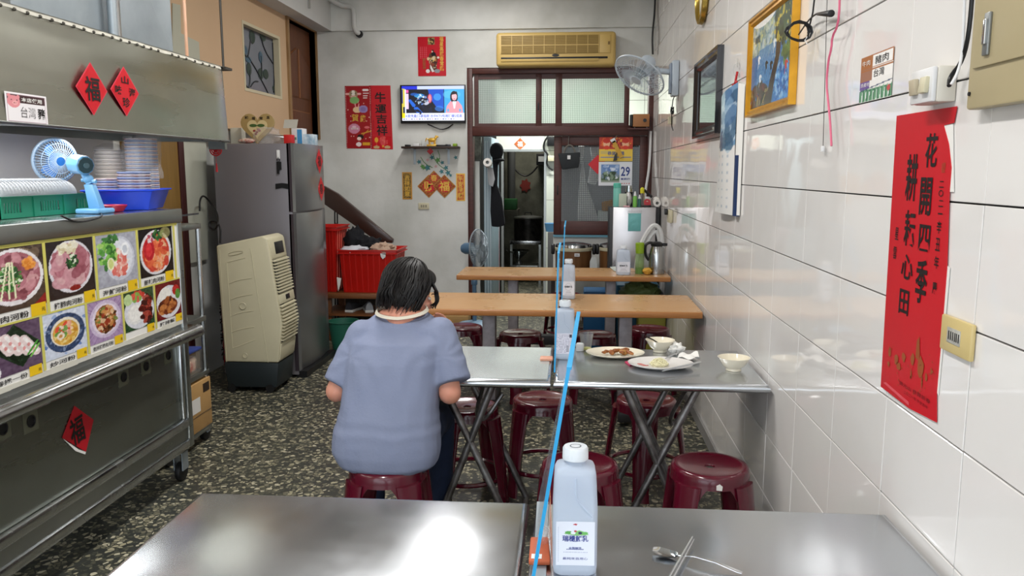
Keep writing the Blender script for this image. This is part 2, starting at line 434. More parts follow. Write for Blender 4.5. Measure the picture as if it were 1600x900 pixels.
for k in range(19):
    y = .425 + .4 * k + .2
    for r in range(13): put_tile(t_full, y, .01 + .25 * r + .125)
    put_tile(t_top, y, 3.262 + .069)
for r in range(13): put_tile(t_end, .425 + 7.6 + .187, .01 + .25 * r + .125)
MB().box((XW - .0005, -1.2, 0), (XW + .009, .424, ZC)).build('glazed_lining', tilem, wr, kind='stuff', smooth=0)

# back wall with the wide framed opening
xf0 = P(731, 300, Y=YB).x; xf1 = P(1017, 300, Y=YB).x; zf1 = P(731, 106, Y=YB).z; zd = P(800, 211, Y=YB).z
xs = P(865, 300, Y=YB).x; zs = P(900, 367, Y=YB).z
b = MB()
b.box((XL - .3, YB, 0), (xf0, YB + .12, ZC)); b.box((xf0, YB, zf1), (xf1, YB + .12, ZC)); b.box((xf1, YB, 0), (XW + .009, YB + .12, ZC))
b.box((xs, YB, 0), (xf1, YB + .12, zs))
struct(b.build('wall_back', plaster, smooth=0), 'white plaster rear wall with grey patches and stains')
b = MB(); b.box((XU + .1, YB - .03, ZB), (XW, YB - .0005, ZC)); struct(b.build('trim_1', plaster, smooth=0), 'plastered ledge band along top of rear wall')
# left wall below, beige partition above
struct(MB().box((XL - .1, -1.2, 0), (XL, YB, 1.9)).build('wall_left', plaster, smooth=0), 'grey white lower side wall behind the fridge')
def L_(px, py, X=XU): return P(px, py, X=X)
wy0, wy1 = L_(380, 90).y, L_(438, 90).y; wz0, wz1 = L_(438, 155).z, L_(380, 32).z
wz0 = (L_(438, 155).z + L_(384, 142).z) / 2; wz1 = (L_(380, 32).z + L_(435, 57).z) / 2
dy0, dy1 = L_(452, 120).y, L_(494, 120).y; dz1 = (L_(452, 32).z + L_(492, 50).z) / 2
b = MB()
b.box((XL - .1, -1.2, 1.9), (XU, wy0, ZC)); b.box((XL - .1, wy0, 1.9), (XU, wy1, wz0)); b.box((XL - .1, wy0, wz1), (XU, wy1, ZC))
b.box((XL - .1, wy1, 1.9), (XU, dy0, ZC)); b.box((XL - .1, dy0, dz1), (XU, dy1, ZC)); b.box((XL - .1, dy1, 1.9), (XU, YB, ZC))
wl = struct(b.build('wall_left_upper', beigem, smooth=0), 'beige upper partition wall with window and door')
# stepped white recess painted panel on beige wall beside the duct
b = MB()
q = [L_(268, 5), L_(280, 8), L_(281, 52), L_(309, 66), L_(311, 100), L_(268, 88)]
b.poly([Vector((XU + .003, p.y, p.z)) for p in q], (.006, 0, 0)); b.build('stepped_panel', mat('pale_panel', '#b3b3a2', .7), wl, smooth=0)
# window with leaf pattern
w1 = struct(MB().box((XU - .06, wy0, wz0), (XU - .055, wy1, wz1)).build('window_1', mat('etched_glass', '#737780', .25, var=(3, .3, '#5c6068')), smooth=0), 'obscured glass window with painted leafy vines')
b = MB(); e = .025
for a, c in (((wy0, wz0), (wy1, wz0 + e)), ((wy0, wz1 - e), (wy1, wz1)), ((wy0, wz0 + e), (wy0 + e, wz1 - e)), ((wy1 - e * 1.6, wz0 + e), (wy1, wz1 - e))):
    b.box((XU - .05, a[0], a[1]), (XU + .004, c[0], c[1]))
b.build('window_frame', mat('cream_trim', '#c9bfa2', .6), w1, smooth=0)
vg = mat('vine_green', '#2a3c33', .5); vb = mat('vine_stem', '#1c2023', .5); vblue = mat('petal_blue', '#3c5a6c', .5)
ww, wh = wy1 - wy0, wz1 - wz0
def wp(u, v): return Vector((XU - .052, wy0 + u * ww, wz0 + v * wh))
b = MB()
for pts in ([(.0, .74), (.14, .6), (.25, .5), (.3, .62), (.36, .82)], [(.25, .55), (.45, .4), (.58, .26), (.7, .14), (.82, .0)], [(.62, .92), (.72, .72), (.95, .56)], [(.05, .2), (.25, .06), (.38, .0)], [(.25, .06), (.3, .2), (.28, .34)], [(.3, .1), (.4, .2), (.5, .21)], [(.58, .26), (.62, .45), (.6, .62)], [(.04, .0), (.06, .3), (.02, .6)], [(.92, .1), (.96, .3), (.95, .9)]):
    b.tube([wp(*p) for p in pts], .006, 5, smooth=2)
b.build('vine_stem', vb, w1)
for (u, v, lu, lv, mm) in ((.4, .86, .07, .11, vg), (.68, .93, .08, .08, vg), (.2, .62, .06, .07, vblue), (.28, .36, .06, .1, vg), (.6, .6, .05, .09, vblue), (.72, .36, .07, .08, vg), (.58, .34, .07, .09, vg), (.95, .17, .05, .06, vg), (.27, .5, .08, .05, vblue)):
    n = 12; MB().poly([wp(u + lu * math.cos(2 * PI * i / n), v + lv * math.sin(2 * PI * i / n) * (1 if i % 2 else .9)) for i in range(n)], (.002, 0, 0)).build('leaf', mm, w1, smooth=0)
# door in the partition
d1 = struct(MB().box((XU - .09, dy0, 1.9), (XU - .06, dy1, dz1)).build('door_1', doorwood, smooth=0), 'brown panelled wooden door high in the beige partition')
b = MB(); b.box((XU - .06, dy0 - .05, 1.9), (XU + .02, dy0, dz1 + .05)); b.box((XU - .06, dy1, 1.9), (XU + .02, dy1 + .06, dz1 + .05)); b.box((XU - .06, dy0, dz1), (XU + .02, dy1, dz1 + .05))
b.build('door_casing', mat('casing_wood', '#9a7a52', .5, var=(5, .5, '#5e4228', (6, 6, 1))), d1, smooth=0)
dw = dy1 - dy0; dm = (dy0 + dy1) / 2
def inset(y0, y1, z0, z1, arch=0):
    pts = [(y0, z0), (y1, z0), (y1, z1 - (arch if arch > 0 else 0)), (y0, z1 - (-arch if arch < 0 else 0))]
    return [Vector((XU - .059, y, z)) for y, z in pts]
ztp = dz1 - .22
for y0, y1, z0, z1, ar in ((dy0 + .09, dm - .04, 2.3, ztp, -.12), (dm + .04, dy1 - .09, 2.3, ztp, .14), (dy0 + .09, dy1 - .09, 1.92, 2.16, 0)):
    o = MB().poly(inset(y0, y1, z0, z1, ar), (.016, 0, 0)).build('door_panel', doorwood, d1, bevel=.012)
fr = mat('door_moulding', '#8a5a35', .45)
for y0, y1, z0, z1, ar in ((dy0 + .09, dm - .04, 2.3, ztp, -.12), (dm + .04, dy1 - .09, 2.3, ztp, .14), (dy0 + .09, dy1 - .09, 1.92, 2.16, 0)):
    MB().tube(inset(y0, y1, z0, z1, ar), .011, 6, closed=True).build('moulding', fr, d1)
# soffit beam along the left
struct(MB().box((XL - .1, -1.2, ZB), (XU + .16 + .02, YB - .001, ZC - .001)).build('trim_2', mat('beam_paint', '#c9cac8', .75, var=(1, .25, '#a9aaa6')), smooth=0), 'white ceiling beam over the beige partition')
struct(MB().box((XU, -1.2, 1.9), (XU + .012, wy1 + .12, 1.92)).build('trim_3', beigem, smooth=0))
# baseboards
struct(MB().box((XW - .012, 2.2, 0), (XW - .0015, YB, .07)).build('baseboard_right', mat('grey_skirting', '#8b8987', .6), smooth=0), 'grey skirting strip under the tiled wall')
struct(MB().box((XL + .001, YB - .02, 0), (xf0, YB - .0005, .09)).build('baseboard_back', mat('dark_skirting', '#6f716b', .6), smooth=0))
# ------------ mahogany frame with transom and sliding sash
fy0, fy1 = YB - .03, YB + .13
def B(px, py): return P(px, py, Y=YB - .03)
tf = B(731, 107).z; xa0, xa1 = B(731, 300).x, B(1018, 300).x; zr1 = B(800, 197).z; zr0 = B(800, 212).z
fr_ = struct(MB().box((xa0, fy0, 0), (xa0 + .055, fy1, tf)).build('trim_4', mahog, bevel=.004), 'dark mahogany frame of the kitchen opening')
MB().box((xa1 - .05, fy0, zs), (xa1, fy1, tf)).build('frame_post', mahog, fr_, bevel=.004)
MB().box((xa0 + .055, fy0, tf - .055), (xa1 - .05, fy1, tf)).build('frame_head', mahog, fr_, bevel=.004)
MB().box((xa0 + .055, fy0 - .012, zr0), (xa1 - .05, fy1, zr1)).build('frame_rail', mahog, fr_, bevel=.004)
w2 = struct(MB().box((B(741, 150).x, YB + .0, zr1), (B(747, 150).x, YB + .05, tf - .055)).build('window_2', mahog), 'transom window with three patterned glass panes')
zt = tf - .055
for x0, x1 in ((837, 846), (868, 878), (976, 984)):
    MB().box((B(x0, 150).x, YB + .0, zr1), (B(x1, 150).x, YB + .05, zt)).build('sash_stile', mahog, w2, bevel=.002)
for z0, z1 in ((zr1, zr1 + .03), (zt - .05, zt)):
    MB().box((B(747, 150).x, YB + .01, z0), (B(976, 150).x, YB + .045, z1)).build('sash_rail', mahog, w2)
gridm = mat('glass_wire', '#8d9c94', .4, .3)
for x0, x1 in ((747, 837), (846, 868), (878, 976)):
    gx0, gx1 = B(x0, 150).x, B(x1, 150).x
    g = MB().box((gx0, YB + .022, zr1 + .03), (gx1, YB + .03, zt - .05)).build('pane', glassp, w2, smooth=0)
    b = MB(); n = max(2, int((gx1 - gx0) / .018))
    for i in range(n + 1): x = gx0 + (gx1 - gx0) * i / n; b.box((x - .0012, YB + .019, zr1 + .03), (x + .0012, YB + .0215, zt - .05))
    n = int((zt - .08 - zr1) / .018)
    for i in range(n + 1): z = zr1 + .03 + (zt - .08 - zr1) * i / n; b.box((gx0, YB + .019, z - .0008), (gx1, YB + .0215, z + .0008))
    b.build('wire_grid', gridm, w2, kind='stuff', smooth=0)
MB().box((B(841, 165).x - .008, YB - .005, B(841, 172).z), (B(841, 165).x + .008, YB, B(841, 160).z)).build('latch', black, w2, bevel=.002)
# sliding sash over the low wall
sx0, sx1 = B(865, 300).x, xa1 - .05; sz1 = zr0 - .004; sz0 = zs
d2 = struct(MB().box((sx0, YB + .02, sz0), (B(877, 300).x, YB + .06, sz1)).build('door_2', mahog, bevel=.003), 'mahogany sliding sash with wired glass above low wall')
MB().box((B(999, 300).x, YB + .02, sz0), (sx1, YB + .06, sz1)).build('stile', mahog, d2, bevel=.003)
MB().box((B(877, 300).x, YB + .02, B(900, 227).z), (B(999, 300).x, YB + .06, sz1)).build('rail', mahog, d2, bevel=.003)
MB().box((B(877, 300).x, YB + .02, sz0), (B(999, 300).x, YB + .06, B(900, 346).z)).build('rail', mahog, d2, bevel=.003)
gx0, gx1, gz0, gz1 = B(877, 300).x, B(999, 300).x, B(900, 346).z, B(900, 227).z
MB().box((gx0, YB + .038, gz0), (gx1, YB + .044, gz1)).build('pane', mat('wired_glass', '#c4ccc8', .18, trans=.9, alpha=.35, ior=1.1), d2, smooth=0)
b = MB(); n = int((gx1 - gx0) / .019)
for i in range(n + 1): x = gx0 + (gx1 - gx0) * i / n; b.box((x - .0018, YB + .034, gz0), (x + .0018, YB + .037, gz1))
n = int((gz1 - gz0) / .019)
for i in range(n + 1): z = gz0 + (gz1 - gz0) * i / n; b.box((gx0, YB + .034, z - .0018), (gx1, YB + .037, z + .0018))
b.build('wire_grid', mat('grey_wire', '#5e6268', .5), d2, kind='stuff', smooth=0)
MB().box((B(871, 300).x - .006, YB + .012, B(871, 300).z - .03), (B(871, 300).x + .006, YB + .02, B(871, 294).z + .03)).build('keyhole_plate', black, d2, bevel=.002)
struct(MB().box((xs, YB - .04, zs - .02), (xf1, YB + .15, zs)).build('trim_5', mat('sill_blue', '#5f93a8', .5), smooth=0), 'pale blue sill strip on the low wall')
# ------------ corridor behind
YT = 10.3
cz = 2.9
struct(MB().box((-3, YB + .12, cz), (2, YT + .1, cz + .1)).build('ceiling_corridor', ceilm, smooth=0))
struct(MB().box((1.3, YB + .12, 0), (1.4, YT, cz)).build('wall_corridor_right', ctilem, smooth=0))
struct(MB().box((-2.4, YB + .12, 0), (-2.3, YT, cz)).build('wall_corridor_left', mat('corridor_plaster', '#a9aba3', .8), smooth=0))
def K(px, py, Y=YT): return P(px, py, Y=Y)
ox0, ox1, oz = K(787, 300).x, K(850, 300).x, K(820, 237).z
kw = struct(MB().box((-2.3, YT + .012, oz), (1.3, YT + .1, cz)).box((-2.3, YT + .012, 0), (ox0, YT + .1, oz)).box((ox1, YT + .012, 0), (1.3, YT + .1, oz)).build('wall_corridor_end', grout, smooth=0), 'pale tiled wall around the dark kitchen doorway')
tw, th = .31, .31
me = None
for i in range(-6, 5):
    for j in range(10):
        x0 = ox1 + .01 + i * tw; z0 = j * th - .05 + .02
        x1, z1 = x0 + tw - .004, z0 + th - .004
        z0 = max(z0, .002)
        if z1 > cz or x0 < -1.3 or x1 > 1.3: continue
        if x1 > ox0 and x0 < ox1:                        # cut around the doorway
            if z1 <= oz: continue
            z0 = max(z0, oz + .004)
            if z1 - z0 < .02: continue
        MB().box((x0, YT, z0), (x1, YT + .012, z1)).build('tile', ctilem, kw, smooth=0)
b = MB(); b.box((ox0 - .03, YT - .012, 0), (ox0, YT + .1, oz + .03)); b.box((ox1, YT - .012, 0), (ox1 + .03, YT + .1, oz + .03)); b.box((ox0, YT - .012, oz), (ox1, YT + .1, oz + .03))
struct(b.build('trim_6', mat('aluminium', '#b9bcbb', .4, .8), smooth=0), 'aluminium edging of the kitchen doorway')
# kitchen shell
YK = 12.4
b = MB(); b.box((-1.9, YK, 0), (1.2, YK + .1, 2.6)); b.box((-1.9, YT + .1, 0), (-1.8, YK, 2.6)); b.box((1.1, YT + .1, 0), (1.2, YK, 2.6)); b.box((-1.9, YT + .1, 2.5), (1.2, YK, 2.6))
struct(b.build('wall_kitchen', stainwall, smooth=0), 'soot stained concrete walls of the dark kitchen')
# ================================================================ THINGS ON THE TILED WALL
def Rw(px, py, off=0): return P(px, py, X=XW - off)
# gilt framed painting
def wallframe(name, label, cat, y0, y1, z0, z1, fw, dep, m, lip=None):
    t = thing(name, label, cat, (XW - dep / 2, (y0 + y1) / 2, z0))
    prof = [(0, 0), (0, dep), (fw * .25, dep), (fw * .4, dep * .75), (fw * .7, dep * .8), (fw, dep * .45), (fw, 0)]
    rings = []
    for yy, zz, sy, sz in ((y0, z0, 1, 1), (y1, z0, -1, 1), (y1, z1, -1, -1), (y0, z1, 1, -1)):
        rings.append([Vector((XW - .001 - d, yy + sy * o, zz + sz * o)) for o, d in prof])
    MB().loft(rings, closed=True).build('frame', m, t, smooth=20)
    return t
y1, y0 = Rw(1177, 100).y, Rw(1247, 100).y
z0, z1 = Rw(1177, 181, .02).z, Rw(1178, 29, .02).z
t = wallframe('framed_painting', 'gilt framed painting of cranes at a blue waterfall with tree', 'painting', y0, y1, z0, z1, .033, .028, goldp)
im = Img(230, 160, '#356da6')
im.rect(0, .62, 1, 1, '#6f9098'); im.blobs(220, .35, .8, .38, .22, .035, ['#d8cf7a', '#9fb0a0', '#c8d2d0', '#56748a'], .5, 1)
im.rect(.2, .25, .65, .66, '#2f6ea8', .8)
for i in range(50): im.line(.2 + i * .01, .75 + .08 * math.sin(i * 1.7), .17 + i * .0115, .28, .004, ['#a9d0ea', '#d9ecf5', '#4b8cc4'][i % 3], .5)
im.poly([(.6, 0), (1, 0), (1, .4), (.85, .42), (.7, .2)], '#2d6fc2'); im.blobs(160, .8, .2, .2, .2, .025, ['#5ea3df', '#1d4f93', '#a7cdea'], .6, 3)
im.blobs(260, .2, .1, .3, .17, .028, ['#20261c', '#3d2c20', '#7a2a26', '#8a7a48', '#15120f'], .85, 4)
im.poly([(.4, 0), (.56, 0), (.62, .25), (.72, .5), (.74, .8), (.82, 1), (.66, 1), (.64, .8), (.62, .5), (.5, .25)], '#3a2a22')
im.blobs(300, .8, .85, .24, .24, .03, ['#1f3a24', '#3c5a30', '#c9b23a', '#2a4a34', '#101c12'], .8, 5)
im.blobs(25, .9, .5, .12, .12, .05, ['#5d7d3a', '#2e4a28'], .7, 6)
for x, y, c in ((.2, .55, '#e9eef0'), (.52, .42, '#15181c'), (.25, .33, '#dfe9ee'), (.58, .64, '#d9e3ea'), (.86, .35, '#c04038'), (.4, .45, '#15181c')):
    im.ell(x, y, .018, .05, c, .5); im.ell(x + .02, y + .03, .03, .015, c, -.4); im.line(x, y, x - .02, y - .09, .006, c)
im.ell(.3, 1.02, .3, .1, '#e8e8e4'); im.noise(.05, 3, 3)
fw = .03; panel('canvas', im, (XW - .012, y1 - fw, z0 + fw), (0, -(y1 - y0) + 2 * fw, 0), (0, 0, z1 - z0 - 2 * fw), t, 'print_gloss')
txt([('鶴瀑圖', (XW - .0135, y1 - .13, z1 - .1), -Y_, Z_, .09, 0, .0)], ink, t)
# black framed mirror
y1, y0 = Rw(1087, 150, .02).y, Rw(1123, 150, .02).y; z1 = Rw(1087, 103, .02).z; z0 = Rw(1087, 217, .02).z
t = wallframe('wall_mirror', 'black framed mirror beside the wall fan', 'mirror', y0, y1, z0, z1, .055, .035, mat('black_frame', '#17151a', .25, coat=.5))
MB().box((XW - .014, y0 + .05, z0 + .05), (XW - .01, y1 - .05, z1 - .05)).build('mirror_glass', mat('mirror_glass', '#b9bfc2', .04, 1, var=(2, .1)), t, smooth=0)
# hanging calendar with ribbon
yc1, yc0 = Rw(1122, 250, .03).y, Rw(1150, 250, .03).y; zt_, zb_ = Rw(1140, 143, .03).z, Rw(1135, 335, .03).z
t = thing('wall_calendar', 'long paper wall calendar with sea picture hanging on red ribbon', 'calendar', (XW - .02, (yc0 + yc1) / 2, zb_))
im = Img(40, 90, '#e3e2df'); im.rect(0, .56, 1, 1, '#6d96b8'); im.blobs(60, .5, .78, .5, .2, .07, ['#38648f', '#a9c3d6', '#27506f', '#7da5c5', '#cfdde6'], .7, 8); im.ell(.05, .6, .12, .04, '#b9a55a')
for r in range(7):
    for c in range(3): im.rect(.2 + c * .25, .06 + r * .068, .27 + c * .25, .08 + r * .068, '#b9c2cc')
def curl(U, V):
    o = np.zeros(U.shape + (3,)); o[..., 0] = -.012 - .03 * np.sin(U * 3.1) * (.3 + .7 * V) - .02 * (1 - V) * (1 - U); o[..., 1] = .05 * (V > .75) * (V - .75) * 4 * (U - .5) * -1.2; o[..., 2] = .06 * (U - .5) * (V > .5) * (V - .5) * 2; return o
panel('calendar_sheet', im, (XW - .005, yc1, zb_), (0, yc0 + .1 - yc1, 0), (0, 0, zt_ - zb_), t, 'print_gloss', curl)
MB().sheet([[Vector((XW - .004 - .02 * math.sin(i / 6 * PI), yc0 + .1 - i * .018, zb_ + .005 + v * (zt_ - zb_ + .03 - (i * .004)))) for i in range(7)] for v in (0, .33, .66, 1)]).build('curled_page', whitep, t)
MB().sheet([[Vector((XW - .006 - .021 * math.sin(i / 6 * PI), yc0 + .1 - i * .017, zb_ + v)) for i in range(7)] for v in (0, .29)]).build('navy_strip', mat('navy_print', '#22375e', .4), t)
hk = Rw(1152, 112, .01)
b = MB(); b.tube([hk + Vector((0, 0, .04)), hk + Vector((-.02, 0, .03)), hk + Vector((-.02, .01, 0)), hk + Vector((-.01, 0, -.02))], .003, 6, smooth=1); b.box(hk + Vector((-.006, -.015, .02)), hk + Vector((.0, .015, .06)))
b.build('hook', clearp, t)
b = MB(); k = Rw(1148, 133, .02)
b.tube([hk, k, k + Vector((0, .1, -.09))], .006, 5); b.tube([k, k + Vector((0, .06, .01)), k + Vector((0, .02, -.05))], .006, 5, smooth=2); b.tube([k, k + Vector((0, -.05, .02)), k + Vector((0, -.03, -.03)), k], .006, 5, smooth=2)
b.build('red_ribbon', mat('ribbon_red', '#b0141c', .5), t)
# wall clock, gold rim
c = Rw(1094, 6, .03)
t = thing('wall_clock', 'round wall clock with thin gold rim high on tiles', 'clock', (XW - .02, c.y, c.z - .13))
M = Matrix.Translation((XW - .001, c.y, c.z + .045)) @ Matrix.Rotation(R(-90), 4, 'Y')
MB().lathe([(.155, 0), (.17, .012), (.165, .035), (.15, .04), (.143, .03), (.143, .01)], 40, M).build('rim', mat('brass_rim', '#b79a4a', .25, .8), t)
MB().lathe([(.145, .012), (0, .012)], 32, M).build('dial', mat('dial', '#dfe3dc', .3), t)
MB().box((XW - .022, c.y - .003, c.z + .04), (XW - .019, c.y + .003, c.z + .14)).build('hand', black, t)
MB().box((XW - .025, c.y - .003, c.z + .04), (XW - .022, c.y + .08, c.z + .046)).build('hand', black, t)
# wall fan
fbx = Rw(1060, 122)
t = thing('wall_fan', 'pale grey wall fan tilted downward on a bracket', 'fan', (XW - .03, fbx.y, fbx.z - .15))
b = MB(); fz0, fz1 = Rw(1060, 150).z, Rw(1060, 96).z; fy = fbx.y
b.box((XW - .055, fy - .06, fz0), (XW - .002, fy + .06, fz1)); b.build('wall_box', fanpale, t, bevel=.01)
MB().box((XW - .07, fy - .05, fz0 + .02), (XW - .055, fy + .05, fz1 - .02)).build('switch_plate', mat('slate_plastic', '#8794a5', .4), t, bevel=.006)
hc = P(1021, 93, Y=fy - .05); fc = P(999, 118, Y=fy - .12)
b = MB(); a0 = Vector((XW - .06, fy, (fz0 + fz1) / 2 + .05)); a1 = P(1025, 110, Y=fy - .03)
b.tube([a0, a0.lerp(a1, .5), a1], .022, 10); b.sph(a1, .032, 12, 8); b.build('arm', fanpale, t)
ax = Vector((-.5, -.42, -.76)).normalized(); u, v = frame_from(ax); RM = Matrix((u, v, ax)).transposed().to_4x4()
Mh = Matrix.Translation(fc) @ RM
MB().lathe([(0, -.17), (.045, -.17), (.06, -.15), (.065, -.06), (.05, -.03), (0, -.03)], 20, Mh).build('motor_housing', fanpale, t)
def cage(Mh, r, parent, m, nsp=40, front=.05, back=.045, wr_=.0016):
    b = MB()
    for i in range(nsp):
        a = 2 * PI * i / nsp; c, s = math.cos(a), math.sin(a)
        b.tube([Mh @ Vector((c * q * r, s * q * r, z)) for q, z in ((.2, -back), (.55, -back * .95), (.85, -back * .6), (1, 0), (.85, front * .7), (.5, front), (.18, front))], wr_, 4)
    for q, z in ((.5, front), (.75, front * .85), (.55, -back * .95), (.8, -back * .7)):
        b.tube([Mh @ Vector((math.cos(a) * q * r, math.sin(a) * q * r, z)) for a in [2 * PI * i / 30 for i in range(30)]], wr_, 4, closed=True)
    parent = b.build('guard', m, parent, kind='stuff')
    MB().tube([Mh @ Vector((math.cos(a) * r, math.sin(a) * r, 0)) for a in [2 * PI * i / 40 for i in range(40)]], .007, 8, closed=True).build('guard_ring', m, parent)
    MB().lathe([(0, front + .004), (.2 * r, front + .003), (.2 * r, front - .004)], 18, Mh).build('guard_cap', m, parent)
def blades(Mh, r, parent, m, n=3):
    parent = MB().lathe([(0, .025), (.03, .02), (.035, -.02), (0, -.02)], 16, Mh).build('hub', m, parent)
    for k in range(n):
        rows = []
        for i in range(7):
            q = .2 + .72 * i / 6; wd = .35 + .75 * math.sin(PI * (.15 + .75 * i / 6)); rows.append([Mh @ Vector((math.cos(2 * PI * k / n + wd * (j / 4 - .5)) * q * r, math.sin(2 * PI * k / n + wd * (j / 4 - .5)) * q * r, .018 * (j / 2 - 1))) for j in range(5)])
        MB().sheet(rows).build('blade', m, parent)
cage(Mh, .205, t, fanpale); blades(Mh, .19, t, mat('fan_blade_clear', '#aab7bf', .25, trans=.3, alpha=.7))
b = MB(); q = Rw(1053, 152, .03)
b.tube([Vector((XW - .03, fy - .03, fz0)), q + Vector((-.01, 0, -.03)), q + Vector((-.01, .03, -.16)), q + Vector((0, .08, -.22)), q + Vector((0, .0, -.25))], .004, 6, smooth=1)
b.tube([q + Vector((-.01 + .01 * math.sin(i), .03 * math.cos(i * 1.3), -.1 + .03 * math.sin(i * 1.3))) for i in range(14)], .004, 5, smooth=1)
b.build('coiled_cord', black, t)
# small socket below the fan
q = Rw(1050, 188)
t = tag(MB().box((XW - .03, q.y - .04, q.z - .03), (XW - .002, q.y + .04, q.z + .03)).build('wall_socket', cream, bevel=.004), 'small cream wall socket under the wall fan', 'socket')
# coiled black cord with plug
q = Rw(1268, 48, .02)
t = thing('coiled_lead', 'coiled black cable with plug hanging from above beside painting', 'cord', (XW - .02, q.y, q.z - .05))
b = MB()
pts = []
for i in range(60):
    a = i / 60 * 2 * PI * 5; pts.append(Vector((XW - .062 + (.042 + .006 * math.sin(i * .31)) * math.cos(a), q.y + .012 * math.cos(a) + .006 * math.sin(i * .7), q.z - .004 + (.03 + .006 * math.cos(i * .5)) * math.sin(a))))
b.tube(pts, .0028, 6); b.tube([Rw(1277, -40, .02), Rw(1270, 20, .02), Rw(1262, 52, .02)], .0028, 6); b.tube([Rw(1248, 54, .02), Rw(1262, 33, .02), Rw(1274, 22, .03), Rw(1283, 20, .03)], .0028, 6, smooth=1)
b.build('cable', black, t)
a, c = Rw(1278, 22, .03), Rw(1299, 21, .03); MB().cyl(a, c, .005, .011, 10).build('plug', black, t, bevel=.001)
b = MB(); b.tube([q + Vector((-.012, -.004, -.045)), q + Vector((-.02, 0, -.03)), q + Vector((-.012, .005, -.018))], .002, 5); b.build('tie', whitep, t)
# pull cords
a, c = Rw(1294, -60, .01), Rw(1286, 228, .01)
t = thing('pull_cord', 'thin dark pull cord ending in small white knob', 'cord', (c.x, c.y, c.z)); MB().tube([a, a.lerp(c, .5), c], .0011, 5).build('cord', black, t)
MB().cyl(c + Vector((0, 0, .0)), c - Vector((0, 0, .018)), .006, .0075, 12).build('knob', white, t, bevel=.001)
t = thing('pink_string', 'twisted pink string hanging beside the dark pull cord', 'string', tuple(Rw(1300, 228, .03)))
pts = [Rw(1312 - (0 if i < 8 else 0), -60, .03) for i in (0,)] + [Rw(x, y, .03) for x, y in ((1312, 8), (1309, 40), (1300, 58), (1299, 75), (1294, 95), (1291, 130), (1294, 160), (1297, 190), (1299, 228))]
b = MB(); b.tube(pts, .0035, 5, smooth=1); b.tube([p + Vector((0, .003, 0)) * (1 if i % 2 else -1) for i, p in enumerate(pts[:7])], .003, 5, smooth=1); b.build('string_strand', pinkm, t)
# meat origin sticker
y0, y1, z0, z1 = Rw(1397, 100).y, Rw(1347, 100).y, Rw(1347, 161).z, Rw(1347, 92).z
t = thing('origin_sticker', 'white sticker with brown and purple bands and green grass print', 'sticker', (XW - .001, (y0 + y1) / 2, z0))
im = Img(60, 60, '#e9e6e2'); im.rect(0, .72, 1, 1, '#a5642e'); im.rect(0, .45, .38, .72, '#9a6a52'); im.rect(.38, .74, .97, .96, '#efece8'); im.rect(.38, .47, .97, .69, '#efece8'); im.rect(0, .28, .32, .45, '#6a4c94'); im.rect(0, .0, 1, .26, '#3b7a56')
im.rect(0, .66, 1, .7, '#a5642e')
for i in range(26): im.line(.02 + i * .038, .02, .03 + i * .038, .25 + .04 * math.sin(i * 2.1), .012, ['#2f6a46', '#7fae8a', '#e3e9e4'][i % 3])
im.line(0, .26, 1, .36, .012, '#4a5570'); im.ell(.9, .2, .05, .06, '#c04a4a'); im.rect(0, 0, 1, .02, '#e9e6e2')
panel('sticker_print', im, (XW - .002, y1, z0), (0, y0 - y1, 0), (0, 0, z1 - z0), t)
W_, H_ = y1 - y0, z1 - z0
txt([('豬肉', (XW - .003, y1 - .66 * W_, z0 + .85 * H_), -Y_, Z_, .4 * W_, .17 * H_, 0), ('台灣', (XW - .003, y1 - .6 * W_, z0 + .58 * H_), -Y_, Z_, .32 * W_, .17 * H_, 0)], ink, t)
txt([('牛肉', (XW - .003, y1 - .18 * W_, z0 + .85 * H_), -Y_, Z_, .26 * W_, .12 * H_, 0), ('原產地', (XW - .003, y1 - .18 * W_, z0 + .38 * H_), -Y_, Z_, .28 * W_, .09 * H_, 0)], whitep, t)
# surface switch box
y0, y1 = Rw(1497, 120).y, Rw(1427, 120).y; z1, z0 = Rw(1497, 102).z, Rw(1497, 158).z
y1 = P(1427, 120, X=XW - .045).y
t = thing('switch_box', 'white surface mounted double light switch above the red scroll', 'switch', (XW - .02, (y0 + y1) / 2, z0))
MB().box((XW - .04, y0, z0), (XW - .001, y1, z1)).build('back_box', mat('aged_white', '#d5d0c4', .45), t, bevel=.004)
MB().box((XW - .05, y0 + .002, z0 + .001), (XW - .04, y1 - .002, z1 - .001)).build('cover_plate', white, t, bevel=.003)
ym = (y0 + y1) / 2
for k, tl in ((-.026, .12), (.026, -.1)):
    MB().box((XW - .06, ym + k - .015, z0 + .02), (XW - .049, ym + k + .015, z1 - .02), Matrix.Rotation(tl, 3, 'Y')).build('rocker', cream if k < 0 else mat('aged_rocker', '#b7ab92', .5), t, bevel=.002)
# electric panel
y1 = Rw(1509, 160, .03).y; z0 = Rw(1510, 172, .03).z; y0 = .85
pm = mat('panel_beige', '#b9ab86', .45, var=(4, .15))
t = thing('electrical_panel', 'beige metal electrical panel box with recessed grey latch', 'panel', (XW - .02, (y0 + y1) / 2, z0))
MB().box((XW - .03, y0, z0), (XW - .001, y1, z0 + .55)).build('box', pm, t, bevel=.006)
MB().box((XW - .036, y0 + .05, z0 + .075), (XW - .03, y1 - .025, z0 + .52)).build('door', pm, t, bevel=.003)
la, lb = P(1536, 88, X=XW - .038), P(1548, 18, X=XW - .038)
MB().box((XW - .042, la.y - .02, la.z), (XW - .036, la.y + .0, lb.z)).build('latch', mat('latch_grey', '#8a8d8c', .35, .6), t, bevel=.002)
MB().box((XW - .046, la.y - .015, la.z + .02), (XW - .042, la.y - .005, lb.z - .012)).build('latch_handle', chrome, t, bevel=.001)
MB().cyl((XW - .033, y1 - .014, z0 + .03), (XW - .029, y1 - .014, z0 + .03), .004, n=10).build('screw', black, t)
